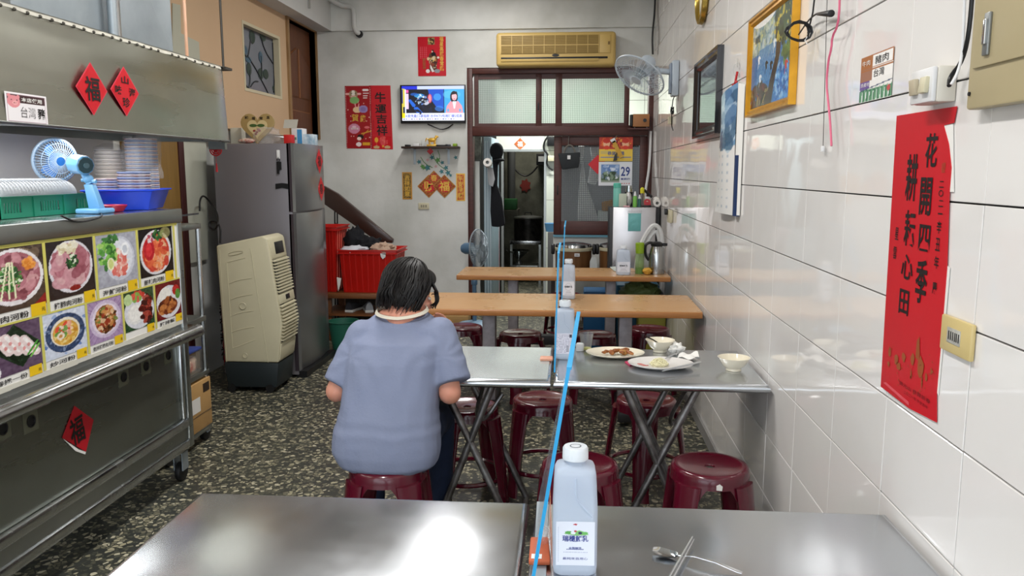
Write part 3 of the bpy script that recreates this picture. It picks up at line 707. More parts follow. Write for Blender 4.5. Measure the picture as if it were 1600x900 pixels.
# cables by the panel
def cable(name, label, pts, r, m, cat='cable', sm=2):
    return tag(MB().tube(pts, r, 8, smooth=sm).build(name, m), label, cat)
cable('power_cable', 'thick black cable curving down into the switch box', [P(1522, -60, X=.77), P(1516, 40, X=.77), P(1505, 95, X=.775), P(1484, 120, X=.765), P(1483, 134, X=.758)], .0045, black)
cable('white_cable', 'white cable running down beside the black one to switch box', [P(1509, -60, X=.765), P(1506, 40, X=.77), P(1503, 90, X=.77), P(1495, 118, X=.76), P(1486, 132, X=.75)], .003, white)
# red calligraphy scroll
q = [Rw(1401, 181, .004), Rw(1495, 166, .004), Rw(1490, 192, .004), Rw(1474, 196, .004), Rw(1482, 225, .004), Rw(1486, 262, .004), Rw(1483, 300, .004), Rw(1479, 420, .004), Rw(1471, 520, .004), Rw(1463, 612, .004), Rw(1463, 660, .004), Rw(1420, 638, .004), Rw(1376, 604, .004)]
t = thing('calligraphy_scroll', 'tall red paper scroll with black brush calligraphy and torn edge', 'poster', tuple(Vector((XW - .002, q[8].y, q[10].z))))
MB().poly(q, (.0015, 0, 0)).build('paper', redp, t, smooth=0)
b = MB(); b.poly([Rw(x, y, .0025) for x, y in ((1474, 196), (1489, 194), (1490, 300), (1483, 300), (1486, 262), (1482, 225))], (.001, 0, 0)); b.poly([Rw(x, y, .0025) for x, y in ((1479, 415), (1484, 418), (1475, 520), (1466, 618), (1463, 612), (1471, 520))], (.001, 0, 0))
b.build('torn_white_edge', whitep, t, smooth=0, kind='stuff')
def at_wall(px, py, off=.0052): return Rw(px, py, off)
items = []
def brush(ch, px, py, h, wd, bold=.022):
    items.append((ch, at_wall(px, py), -Y_, Z_, wd, h, bold))
for ch, px, py, h, wd in (('花', 1455, 235, .075, .06), ('開', 1446, 307, .085, .06), ('四', 1444, 372, .06, .058), ('季', 1439, 440, .1, .06)): brush(ch, px, py, h, wd)
for ch, px, py, h, wd in (('耕', 1424, 278, .11, .062), ('耘', 1421, 357, .085, .06), ('心', 1417, 417, .06, .065), ('田', 1412, 472, .06, .055)): brush(ch, px, py, h, wd)
for ch, px, py in (('二', 1471, 288), ('○', 1470, 302), ('二', 1470, 318), ('一', 1469, 334), ('辛', 1467, 355), ('丑', 1465, 382), ('年', 1463, 410), ('慶', 1460, 450)): brush(ch, px, py, .014 if ch in '二○一' and ch != '一' else (.003 if ch == '一' else .028), .022, .01)
for ch, px, py in (('星', 1401, 365), ('雲', 1398, 395)): brush(ch, px, py, .03, .02, .008)
txt(items, ink, t)
gm = mat('faded_gold_print', '#a0552a', .5, .2)
fg = []
txt([('福慧', at_wall(1474, 262), -Y_, Z_, .018, .022, 0)], gm, t, 'faded_lettering')
# faded golden figures printed near the foot
b = MB(); r_ = random.Random(3)
def blobx(px, py, rx, ry, n=9):
    c = at_wall(px, py, .0052); b.poly([c + Vector((0, rx * math.cos(2 * PI * i / n) * r_.uniform(.6, 1.1), ry * math.sin(2 * PI * i / n) * r_.uniform(.6, 1.1))) for i in range(n)])
for px, py, rx, ry in ((1434, 545, .012, .035), (1438, 572, .018, .028), (1426, 560, .012, .016), (1412, 558, .012, .012), (1400, 562, .013, .02), (1390, 550, .01, .014), (1404, 572, .016, .012), (1447, 590, .008, .012), (1455, 580, .005, .01), (1423, 585, .005, .016), (1440, 598, .004, .014), (1388, 568, .008, .008)): blobx(px, py, rx, ry)
for i in range(40):
    px, py = r_.uniform(1386, 1462), r_.uniform(535, 610); py += (px - 1386) * .25; blobx(px, min(py, 620), r_.uniform(.001, .004), r_.uniform(.001, .004), 5)
b.build('gold_figures', gm, t, smooth=0, kind='stuff')
b = MB(); b.poly([Rw(x, y, .0048) for x, y in ((1380, 598), (1384, 597), (1420, 628), (1420, 634))]); b.build('curled_highlight', mat('pale_red', '#d8505a', .4), t, smooth=0)
txt([('佛光山 恭賀新春', at_wall(1428, 612), -Y_, Z_, .17, .01, 0), ('二○二一年 平安吉祥', at_wall(1430, 624), -Y_, Z_, .13, .008, 0)], mat('dim_red_ink', '#6b0a12', .6), t, 'small_lettering')
# yellowed outlet
y1, y0 = Rw(1471, 510, .01).y, Rw(1518, 530, .01).y; z1, z0 = Rw(1471, 489, .01).z, Rw(1471, 545, .01).z
t = thing('wall_outlet', 'yellowed plastic wall outlet beside the red scroll', 'outlet', (XW - .005, (y0 + y1) / 2, z0))
MB().box((XW - .012, y0, z0), (XW - .001, y1, z1)).build('cover_plate', mat('yellowed_plastic', '#cdb87e', .35), t, bevel=.004)
ym, zm = (y0 + y1) / 2, (z0 + z1) / 2
MB().box((XW - .0135, ym - .025, zm - .016), (XW - .011, ym + .032, zm + .016)).build('socket_face', mat('worn_grey', '#b5b3ab', .4, var=(60, .4, '#5d5b56')), t, bevel=.001)
for k in (-.016, 0, .018): MB().box((XW - .0142, ym + k - .006, zm - .009), (XW - .0133, ym + k - .003, zm + .009)).box((XW - .0142, ym + k + .003, zm - .009), (XW - .0133, ym + k + .006, zm + .009)).build('slot', black, t, smooth=0)
# corner conduits
cable('corner_conduit', 'white conduit pipe running down the wall corner', [P(1017, 205, Y=YB - .06), P(1015, 260, Y=YB - .06), P(1008, 300, Y=YB - .06), P(1007, 335, Y=YB - .06)], .013, white)
cable('corner_cable', 'black cable hanging down from ceiling near the corner', [P(1024, -20, Y=YB - .08), P(1023, 20, Y=YB - .08), P(1019, 55, Y=YB - .1), P(1020, 85, Y=YB - .1)], .009, black)
cable('grey_wire', 'thin grey wire hanging beside the black ceiling cable', [P(1030, -20, Y=YB - .05), P(1030, 40, Y=YB - .05), P(1025, 90, Y=YB - .05)], .005, mat('grey_wire_m', '#8d8f90', .5))

# ================================================================ THINGS ON THE REAR WALL
YW = YB - .001
def Q(px, py, off=.002): return P(px, py, Y=YB - off)
NB = Vector((0, -1, 0))
def rectpanel(name, im, x0, y0, x1, y1, parent, off=.004, m='print_gloss', sl=0):
    a = Q(x0, y1, off); c = Q(x1, y0, off)
    return panel(name, im, tuple(a), (c.x - a.x, 0, 0), (0, 0, c.z - a.z), parent, m)
# air conditioner
a, c = P(775, 104, Y=YB - .2), P(963, 48, Y=YB - .2)
acm = mat('yellowed_ac', '#c8ab68', .4, var=(2, .3, '#b4924b')); t = thing('air_conditioner', 'yellowed wall mounted air conditioner above the transom window', 'air conditioner', ((a.x + c.x) / 2, YB - .1, a.z))
MB().box((a.x, YB - .2, a.z), (c.x, YB - .002, c.z)).build('body', acm, t, bevel=.035, seg=3)
MB().box((a.x + .05, YB - .208, a.z + .12), (c.x - .17, YB - .19, c.z - .035)).build('grille_panel', mat('ac_grille', '#ab9050', .5, var=(3, .4, '#8f7436')), t, bevel=.004)
b = MB(); gx = np.linspace(a.x + .05, c.x - .17, 10)
for x in gx: b.box((x - .003, YB - .212, a.z + .122), (x + .003, YB - .206, c.z - .037))
for z in (a.z + .2,): b.box((a.x + .05, YB - .213, z - .004), (c.x - .17, YB - .206, z + .004))
b.build('grille_bar', acm, t, kind='stuff')
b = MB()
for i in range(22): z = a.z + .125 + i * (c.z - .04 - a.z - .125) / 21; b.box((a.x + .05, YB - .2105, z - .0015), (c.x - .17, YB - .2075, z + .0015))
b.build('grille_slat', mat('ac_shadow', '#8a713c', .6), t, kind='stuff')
MB().box((c.x - .165, YB - .208, a.z + .12), (c.x - .055, YB - .195, c.z - .035)).build('side_panel', acm, t, bevel=.003)
MB().box((c.x - .08, YB - .212, a.z + .2), (c.x - .06, YB - .207, a.z + .23)).build('sensor_window', mat('ac_dark', '#7a5f2c', .4), t)
MB().box((a.x + .05, YB - .204, a.z + .068), (c.x - .08, YB - .19, a.z + .088)).build('air_slot', black, t, bevel=.003)
MB().box((a.x + .05, YB - .212, a.z + .045), (c.x - .17, YB - .197, a.z + .07), Matrix.Rotation(R(12), 3, 'X')).build('louvre', acm, t, bevel=.003)
M = Matrix.Translation(((a.x + c.x) / 2 + .0, YB - .2, a.z + .104)) @ Matrix.Rotation(R(90), 4, 'X') @ Matrix.Diagonal((1, .38, 1, 1)); MB().lathe([(0, .006), (.034, .004), (.036, 0)], 24, M).build('badge', black, t)
# long posters
t = thing('cartoon_poster', 'dark red zodiac poster with cute animals and pink ball', 'poster', tuple(Q(560, 233)))
im = Img(64, 150, '#9c0f1c')
im.ell(.32, .86, .17, .07, '#9b8262'); im.ell(.32, .88, .07, .05, '#e9e2d6'); im.ell(.1, .87, .08, .018, '#e6a9a4'); im.ell(.54, .87, .08, .018, '#e6a9a4'); im.ell(.32, .83, .1, .02, '#d9a79e'); im.ell(.36, .77, .18, .055, '#7fae6a'); im.ell(.26, .88, .02, .01, '#201818'); im.ell(.4, .88, .02, .01, '#201818')
im.ell(.45, .62, .16, .05, '#e8c69a'); im.ell(.68, .63, .17, .06, '#9a86bc'); im.ell(.68, .63, .1, .035, '#8570ad'); im.line(.4, .66, .38, .71, .01, '#e8a0a0'); im.line(.5, .66, .52, .71, .01, '#e8a0a0')
im.rect(.68, .92, .9, .935, '#f0d7da'); im.ell(.78, .93, .12, .02, '#f4e8ea'); im.rect(.68, .87, .9, .885, '#eadfe0'); im.rect(.68, .83, .86, .85, '#eadfe0'); im.rect(.68, .8, .84, .815, '#eadfe0')
im.ell(.32, .32, .22, .08, '#d188a4'); im.ell(.32, .35, .08, .02, '#e9c3d2'); im.ell(.8, .34, .1, .02, '#d4656a'); im.line(.6, .24, .95, .28, .008, '#cf9a3a'); im.line(.65, .22, .85, .3, .006, '#cf9a3a')
im.ell(.55, .19, .12, .04, '#1d1416'); im.ell(.5, .16, .08, .03, '#f1d9cf'); im.ell(.48, .07, .1, .035, '#ecdcdc'); im.rect(.62, .05, .9, .1, '#d9a02a')
for i in range(36):
    y = .02 + i * .027; im.ell(.03, y, .012, .004, '#f0d5d8'); im.ell(.95, y, .012, .004, '#f0d5d8')
for x, y in ((.7, .72), (.5, .74), (.2, .52), (.8, .44), (.2, .44), (.9, .5), (.1, .62), (.3, .2), (.2, .2), (.75, .16), (.9, .18)): im.ell(x, y, .02, .008, '#f0c0b8')
rectpanel('poster_print', im, 541.5, 134, 579.5, 232, t)
txt([('賀', Q(555, 184, .006), X_, Z_, .075, .075, .05), ('歲', Q(567, 185, .006), X_, Z_, .06, .075, .05)], gold, t)
txt([('福到好運', Q(554, 201, .006), X_, Z_, .08, .02, .01)], whitep, t, 'small_lettering')
t = thing('couplet_poster', 'bright red poster with four large black characters', 'poster', tuple(Q(594, 234)))
MB().poly([Q(576.5, 133.5), Q(610, 133.5), Q(614, 233.5), Q(580, 233)], (0, .0012, 0)).build('paper', redp, t, smooth=0)
txt([('牛', Q(594, 152, .005), X_, Z_, .115, .105, .05), ('運', Q(595, 170, .005), X_, Z_, .12, .09, .045), ('吉', Q(596, 186, .005), X_, Z_, .115, .095, .05), ('祥', Q(597, 203.5, .005), X_, Z_, .115, .11, .045)], ink, t)
txt([('辛\n丑\n年', Q(583.5, 195, .005), X_, Z_, .012, .1, .0)], mat('dim_red_ink', '#6b0a12', .6), t, 'small_lettering')
im = Img(50, 24, '#c40f20'); im.ell(.2, .7, .1, .2, '#e3a83c'); im.line(.2, .5, .22, .1, .02, '#d88a4a', .8); im.blobs(26, .6, .6, .2, .3, .1, ['#d94a4e', '#e06a60', '#b8303a'], .8, 2); im.ell(.2, .12, .16, .12, '#c8a878'); im.ell(.78, .12, .16, .12, '#c8a878'); im.ell(.55, .2, .05, .1, '#e39a3c')
rectpanel('printed_border', im, 583, 213, 611, 232, t, .0045)
# red deity poster
t = thing('warrior_poster', 'small red poster with robed bearded warrior and gold characters', 'poster', tuple(Q(676, 118)))
im = Img(80, 108, '#c00f22')
im.rect(.36, .8, .6, .97, '#8d7a4e'); im.blobs(40, .48, .885, .1, .07, .018, ['#3a2417', '#c8b06a', '#5a3a20'], .9, 4)
im.ell(.53, .6, .05, .03, '#2a1416'); im.ell(.53, .64, .04, .03, '#1d1214'); im.ell(.51, .62, .025, .02, '#d9b8a8')
im.poly([(.42, .58), (.62, .58), (.72, .45), (.66, .25), (.7, .12), (.38, .12), (.42, .3), (.36, .45)], '#5a2f20'); im.ell(.56, .55, .08, .06, '#151012'); im.ell(.56, .43, .1, .07, '#c0a05c'); im.blobs(40, .54, .35, .12, .14, .03, ['#c8a258', '#1c1512', '#8a3a26', '#d9cba8', '#3a2a20'], .9, 5)
im.ell(.72, .47, .04, .03, '#e9d5cc'); im.ell(.37, .44, .05, .04, '#d8b890'); im.poly([(.44, .3), (.58, .12), (.5, .1), (.44, .2)], '#e4dfe0'); im.ell(.35, .13, .07, .05, '#e4dfe0'); im.ell(.68, .13, .1, .05, '#8a8f96')
for c_ in range(4):
    for r2 in range(7): im.rect(.08 + c_ * .07, .72 - r2 * .045, .12 + c_ * .07, .745 - r2 * .045, '#d8606a', .8)
rectpanel('poster_print', im, 653.5, 57, 696.5, 119, t)
txt([('福\n星\n高\n照\n春\n常\n臨', Q(690, 84, .006), X_, Z_, .042, .34, .02)], gold, t)
txt([('關\n聖\n帝', Q(663, 100, .006), X_, Z_, .035, .11, .02)], gm, t, 'faded_lettering')
# television
a, c = P(626, 193, Y=YB - .06), P(727, 132, Y=YB - .06)
t = thing('television', 'wall mounted flat television showing news with woman in pink', 'television', ((a.x + c.x) / 2, YB - .05, a.z))
MB().box((a.x, YB - .06, a.z), (c.x, YB - .02, c.z)).build('bezel', black, t, bevel=.004)
MB().box((a.x + .15, YB - .02, a.z + .1), (c.x - .15, YB - .001, c.z - .1)).build('wall_mount', black, t)
im = Img(200, 112, '#dfe6ff')
im.rect(0, .9, .25, 1, '#1f2fd0'); im.rect(.25, .9, 1, 1, '#c6d2fa'); im.rect(0, 0, 1, .2, '#eef2ff'); im.rect(0, .08, .05, .22, '#f5dc00')
im.rect(.07, .22, .68, .9, '#07091a'); im.poly([(.42, .9), (.67, .9), (.67, .35), (.55, .4), (.45, .65)], '#0b4fc4'); im.ell(.57, .68, .06, .1, '#3f9be8', 0, .8); im.ell(.45, .64, .035, .13, '#e0526a', 0, .85); im.ell(.45, .64, .02, .1, '#f2a0a4', 0, .8)
im.poly([(.1, .6), (.14, .62), (.34, .22), (.24, .22)], '#1f6fe8', .9); im.ell(.28, .72, .08, .06, '#2aa4e8', 0, .8); im.ell(.2, .76, .06, .04, '#1d5fc0', 0, .8); im.blobs(30, .33, .62, .12, .15, .02, ['#bfe3ff', '#e8f4ff', '#2b63c0'], .7, 3); im.blobs(40, .35, .35, .25, .12, .03, ['#0a0d20', '#101736', '#05060f'], .9, 9); im.ell(.6, .35, .07, .08, '#2f7fe0', 0, .7); im.ell(.4, .5, .04, .04, '#e8ecff', .4, .8)
im.rect(.07, .34, .11, .78, '#e7c9ee'); im.rect(.07, .8, .11, .88, '#f060a8'); im.rect(0, .22, .05, .92, '#d9c94a'); im.rect(0, .5, .02, .9, '#3a3f80'); im.rect(.02, .22, .05, .4, '#20243a')
im.rect(.68, .22, 1, .9, '#3ba7e6'); im.ell(.8, .75, .14, .12, '#63c3f0', 0, .6)
im.poly([(.7, .22), (.72, .42), (.78, .56), (.9, .56), (.96, .42), (.98, .22)], '#f09aa6'); im.ell(.835, .68, .062, .17, '#140c12'); im.ell(.84, .69, .04, .11, '#f6b9c0'); im.poly([(.79, .8), (.88, .84), (.9, .7), (.86, .76), (.8, .74)], '#140c12'); im.poly([(.81, .55), (.87, .55), (.85, .35), (.83, .35)], '#e9eefa'); im.ell(.74, .3, .02, .05, '#5aaee0', 0, .8); im.ell(.93, .3, .02, .05, '#5aaee0', 0, .8); im.ell(.84, .62, .015, .01, '#d03a60')
for i in range(20): im.rect(.02 + i * .042, .035, .045 + i * .042 - .006 * (i % 3), .06, ['#1b2390', '#5a6ad0', '#c0408a'][i % 3], .8)
panel('screen', im, (a.x + .018, YB - .0612, a.z + .028), (c.x - a.x - .03, 0, 0), (0, 0, c.z - a.z - .04), t, 'print_screen')
tvm = mat('screen_blue_text', '#2a49c8', .4, emit=('#2a49c8', .5)); sw = c.x - a.x - .03; shh = c.z - a.z - .04
txt([('K歌免戴口罩唱歌', (a.x + .018 + sw * .25, YB - .0625, a.z + .028 + shh * .135), X_, Z_, sw * .38, shh * .09, .01), ('台中KTV包廂訂爆5成滿', (a.x + .018 + sw * .71, YB - .0625, a.z + .028 + shh * .135), X_, Z_, sw * .5, shh * .09, .01)], tvm, t)
cable('looped_cables', 'black cords looping below the television', [Q(668, 194, .03), Q(680, 199, .03), Q(690, 203, .02), Q(700, 200, .02), Q(708, 194, .03)], .006, black, 'cord')
# shelf with small things
a, c = P(627, 232, Y=YB - .16), P(716, 227, Y=YB - .16)
t = thing('wall_shelf', 'narrow dark wooden shelf below the television', 'shelf', ((a.x + c.x) / 2, YB - .1, a.z - .14))
MB().box((a.x, YB - .17, a.z), (c.x, YB - .001, a.z + .022)).build('board', mat('dark_board', '#35261f', .5), t, bevel=.003)
for px in (648, 701):
    x = Q(px, 240).x; MB().box((x - .012, YB - .006, a.z - .16), (x + .012, YB - .001, a.z)).box((x - .01, YB - .14, a.z - .006), (x + .01, YB - .006, a.z - .0005)).build('bracket', galv, t)
zs_ = a.z + .0225
def shx(px): return P(px, 228, Y=YB - .1).x
b = MB(); g0 = Vector((shx(675), YB - .1, zs_))
b.box(g0 + Vector((-.05, -.03, 0)), g0 + Vector((.05, .03, .02)))
t = thing('horse_figurine', 'small gold horse figurine on the wall shelf', 'figurine', tuple(g0)); b.build('plinth', gold, t, bevel=.003)
b = MB(); b.sph(g0 + Vector((0, 0, .065)), (.042, .018, .022)); b.sph(g0 + Vector((.036, 0, .08)), (.016, .012, .026), M=Matrix.Rotation(.5, 3, 'Y')); b.sph(g0 + Vector((.052, 0, .1)), (.02, .009, .01), M=Matrix.Rotation(.4, 3, 'Y'))
for dx in (-.03, -.02, .022, .034): b.cyl(g0 + Vector((dx, .006 if dx in (-.03, .022) else -.006, .02)), g0 + Vector((dx, 0, .06)), .005, .008, 7)
b.tube([g0 + Vector((-.04, 0, .07)), g0 + Vector((-.058, 0, .085)), g0 + Vector((-.066, 0, .05))], .006, 6, smooth=1); b.build('horse_body', gold, t)
for px, w_, h_, m_, nm, lb, ca in ((637, .05, .018, black, 'remote_control', 'short black remote control on the wall shelf beside bracket', 'remote'), (651, .06, .03, white, 'small_box', 'small white box on the wall shelf', 'box'), (690, .12, .015, black, 'set_top_box', 'flat black box behind the gold horse figurine', 'box'), (700, .05, .02, mat('cd_dark', '#2c2f35', .3), 'plastic_case', 'dark plastic case near the shelf end', 'case'), (711, .04, .028, lime, 'green_ornament', 'small green ornament at the shelf end', 'ornament')):
    x = shx(px); tag(MB().box((x - w_ / 2, YB - .13, zs_), (x + w_ / 2, YB - .05, zs_ + h_)).build(nm, m_, bevel=.004), lb, ca)
x = shx(662); tag(MB().lathe([(0, 0), (.022, 0), (.026, .06), (.022, .06), (.018, .004), (0, .004)], 16, Matrix.Translation((x, YB - .12, zs_))).build('glass_cup', clearp), 'clear glass cup on the wall shelf', 'cup')
x = shx(674); diamond('red_charm', (x, YB - .172, a.z - .03), X_, Z_, .035, (0, 1, 0), dkredp); tag(bpy.data.objects['red_charm'], 'dark red diamond charm hanging below the wall shelf', 'charm')
# climbing vine stickers under the shelf
t = thing('vine_decal', 'painted green and teal vine decal on wall under shelf', 'sticker', tuple(Q(680, 270)))
mg, mt_, mp = mat('decal_green', '#5a8f4a', .6), mat('decal_teal', '#3f7d86', .6), mat('decal_pink', '#caa0a0', .6)
b = MB(); r_ = random.Random(11)
b.tube([Q(657, 245, .003), Q(664, 256, .003), Q(676, 262, .003)], .003, 4, smooth=1); b.tube([Q(676, 240, .003), Q(682, 255, .003), Q(700, 268, .003)], .003, 4, smooth=1); b.tube([Q(684, 235, .003), Q(688, 246, .003), Q(683, 255, .003)], .003, 4, smooth=1); b.build('decal_stem', mg, t)
for k, (px, py, s_, m_) in enumerate([(655, 253, .03, mt_), (660, 260, .03, mg), (668, 262, .04, mt_), (662, 262, .03, mg), (684, 250, .035, mg), (675, 246, .03, mt_), (691, 254, .025, mt_), (697, 262, .03, mt_), (700, 270, .035, mt_), (690, 268, .03, mt_), (712, 246, .025, mt_), (668, 250, .02, mp), (681, 260, .02, mp), (704, 274, .02, mt_)]):
    c = Q(px, py, .0025 + k * .0002); n = 10; MB().poly([c + Vector((s_ * math.cos(2 * PI * i / n) * (1 if i % 2 else .45), 0, s_ * math.sin(2 * PI * i / n) * (1 if i % 2 else .45))) for i in range(n)]).build('decal_leaf', m_, t, smooth=0)
# four New Year stickers
ornm = mat('ornate_red', '#8c1a14', .45, var=(60, .9, '#c68a2a'))
def lucky(name, label, cx, cy, rpx, ch, th=.0015, off=.003):
    c = Q(cx, cy, off); r = rpx * (Q(cx + 1, cy).x - Q(cx, cy).x)
    t = thing(name, label, 'sticker', tuple(c - Vector((0, 0, r))))
    diamond('sticker_border', c, X_, Z_, r, (0, .001, 0), mat('gold_border', '#c08a34', .4), t); diamond('sticker_paper', c - Vector((0, .001, 0)), X_, Z_, r * .94, (0, .0008, 0), ornm, t)
    MB().lathe([(r * .52, 0), (0, 0)], 24, Matrix.Translation(c - Vector((0, .0016, 0))) @ Matrix.Rotation(R(90), 4, 'X')).build('disc', redp, t)
    txt([(ch, c - Vector((0, .0032, 0)), X_, Z_, r * .9, r * .85, .045)], gold, t)
lucky('fortune_diamond', 'large ornate red diamond with gold wealth character, lower on wall', 670, 291, 18, '財'); lucky('fortune_diamond', 'ornate red diamond with gold fortune character nearest the door frame', 694.5, 291, 18, '福', off=.006); lucky('fortune_diamond', 'smallest ornate red diamond with spring character between two bigger ones', 678, 278, 11.5, '春', off=.009)
def strip(label, x0, y0, x1, y1, s_, m_, bm_):
    a, c = Q(x0, y1, .003), Q(x1, y0, .003); t = thing('couplet_strip', label, 'sticker', ((a.x + c.x) / 2, YB - .002, a.z))
    MB().box((a.x, YB - .003, a.z), (c.x, YB - .001, c.z)).build('border', bm_, t, smooth=0); MB().box((a.x + .012, YB - .004, a.z + .012), (c.x - .012, YB - .003, c.z - .012)).build('paper', m_, t, smooth=0)
    txt([(s_, ((a.x + c.x) / 2, YB - .006, (a.z + c.z) / 2), X_, Z_, (c.x - a.x) * .55, (c.z - a.z) * .78, .04)], gold, t)
strip('narrow dark ornate strip with gold characters below the shelf', 629, 269, 643.5, 311.5, '吉\n祥\n如\n意', mat('ornate_dark', '#3a2c18', .5, var=(70, .9, '#b58d34')), mat('gold_border', '#c08a34'))
strip('narrow red and gold strip sticker beside the door frame', 713, 271, 726.5, 314, '平\n安\n發\n財', mat('ornate_bright', '#b01a16', .4, var=(30, .8, '#e0a83c')), gold)
# outlet
a, c = Q(654, 327), Q(670.5, 317); t = thing('wall_outlet', 'cream double wall outlet under the diamond stickers', 'outlet', ((a.x + c.x) / 2, YB - .005, a.z))
MB().box((a.x, YB - .012, a.z), (c.x, YB - .001, c.z)).build('cover_plate', cream, t, bevel=.003); b = MB()
for k in (.3, .5, .72): x = a.x + (c.x - a.x) * k; b.box((x - .008, YB - .0135, a.z + .02), (x + .008, YB - .0115, c.z - .02))
b.build('socket_face', mat('socket_brown', '#8b8672', .4), t)
# pipe on rear wall and upper beam
t = thing('wall_pipe', 'bent pale grey pipe entering the wall near beam', 'pipe', tuple(Q(560, 52)))
MB().tube([Q(500, -12, .2), Q(532, 9, .06), Q(548, 10, .05), Q(553, 16, .05), Q(553, 42, .05), Q(556, 49, .05), Q(562, 53, .01)], .026, 12, smooth=1).build('pipe', mat('pipe_grey', '#c6c7c4', .35), t)
MB().cyl(Q(560.5, 52.5, .03), Q(562.5, 54, .003), .036, n=14).build('seal', black, t)
e = P(481, 0, X=XU + .18); t = tag(MB().tube([Vector((XU + .19, e.y, 3.02 + .45)), Vector((XU + .19, e.y, P(481, 13, X=XU + .18).z))], .012, 8).build('pipe_stub', chrome), 'short metal pipe end on the side of the beam', 'pipe')
# small radio on frame rail
a, c = P(989, 198, Y=YB - .12), P(1015, 178, Y=YB - .12); t = thing('wooden_radio', 'small wooden speaker box on the dark frame rail', 'radio', ((a.x + c.x) / 2, YB - .05, a.z))
zr_ = zr1 + .001 if False else a.z
MB().box((a.x, YB - .12, a.z), (c.x - .0, YB - .032, c.z)).build('case', mat('radio_wood', '#a46f43', .5, var=(10, .3)), t, bevel=.004)
MB().box((a.x - .03, YB - .11, a.z + .004), (a.x - .0005, YB - .034, c.z - .004)).build('speaker_front', black, t, bevel=.006)
M = Matrix.Translation((a.x + (c.x - a.x) * .72, YB - .121, (a.z + c.z) / 2)) @ Matrix.Rotation(R(90), 4, 'X'); MB().lathe([(.018, 0), (.018, .006), (0, .006)], 16, M).build('dial', black, t)
for dx in (.02, -.02): x = (a.x if dx > 0 else c.x) + dx; MB().cyl((x, YB - .08, a.z - .012), (x, YB - .08, a.z), .006, n=8).build('foot', white, t)
MB().box((a.x - .05, YB - .13, a.z - .028), (c.x + .0, YB - .03, a.z - .0125)).build('support', mahog, t)
# ================================================================ FOOD COUNTER (LEFT)
CX = -1.95
def F_(px, py, X=CX): return P(px, py, X=X)
ye = F_(287, 400).y; ztop = F_(283, 326).z; ys = 1.5
zrim = F_(283, 347).z; zled = F_(300, 510).z; zl0 = F_(302, 690).z; zr_a = F_(298, 652).z
t = counter = thing('food_counter', 'long stainless steel food counter with raised display front', 'counter', (-2.3, 2.8, 0))
MB().box((-2.62, ys, ztop - .02), (CX - .001, ye, ztop)).build('counter_top', steel, t, bevel=.004)
MB().box((CX - .02, ys, zrim), (CX + .004, ye + .004, ztop + .001)).build('top_rail', steeld, t, bevel=.005)
MB().box((CX - .045, ye - .045, zl0 - .02), (CX, ye, zrim)).build('corner_post', steeld, t, bevel=.005)
MB().box((-2.62, ye - .04, zl0 - .02), (-2.58, ye, zrim)).build('corner_post', steeld, t, bevel=.005)
MB().box((-2.6, ye - .02, zl0), (CX - .045, ye - .01, ztop - .02)).build('end_panel', steeld, t, bevel=.002)
MB().box((CX - .03, ys, zled - .03), (CX - .012, ye - .045, zrim)).build('display_panel', steeld, t)
b = MB(); b.cyl((CX + .035, ys, zled - .02), (CX + .035, ye + .04, zled - .02), .032, n=20); b.box((CX - .03, ys, zled - .035), (CX + .035, ye + .038, zled + .012)); b.build('tray_rail', steel, t)
MB().box((CX - .045, ys, zr_a), (CX - .03, ye - .045, zled - .035)).build('lower_panel', mat('counter_front', '#92968f', .3, .95, var=(1.5, .4, '#737770'), rvar=(2, .1, (1, .4, 3)), bump=(1.8, .006)), t, smooth=0)
MB().box((CX - .04, ye - .075, zr_a), (CX - .008, ye - .046, zled - .035)).build('inner_stile', steel, t, bevel=.01)
b = MB(); b.box((CX - .03, ys, zr_a - .045), (CX + .002, ye - .045, zr_a + .004)); b.build('bottom_rail', steel, t, bevel=.012)
MB().box((CX - .022, ys, zl0 + .025), (CX - .01, ye - .045, zr_a - .045)).build('kick_strip', steeld, t)
MB().box((CX - .03, ys, zl0 - .02), (CX + .004, ye - .045, zl0 + .028)).build('bottom_rail', steel, t, bevel=.012)
# round ports in the lower panel
for px, py in ((193, 589), (228, 572), (263, 555), (48, 658), (4, 670)):
    c = F_(px, py, CX - .029); M = Matrix.Translation(c) @ Matrix.Rotation(R(90), 4, 'Y')
    MB().box((c.x - .001, c.y - .04, c.z - .04), (c.x + .0005, c.y + .04, c.z + .04)).build('tape_patch', mat('tape_patch', '#5c5d4c', .5), t)
    MB().lathe([(.022, 0), (.024, .004), (.019, .0045), (.018, .001), (0, .001)], 20, M).build('port', black, t)
for y in (ye - .05, ye - 1.6):
    w_ = MB().cyl((CX - .06, y - .02, .05), (CX - .03, y - .02, .05), .05, n=20).build('caster_wheel', rubber, t, bevel=.008)
    MB().box((CX - .07, y - .05, .06), (CX - .064, y + .01, zl0 - .02)).box((CX - .026, y - .05, .06), (CX - .02, y + .01, zl0 - .02)).box((CX - .07, y - .06, zl0 - .035), (CX - .02, y + .03, zl0 - .02)).build('caster_fork', galv, t)
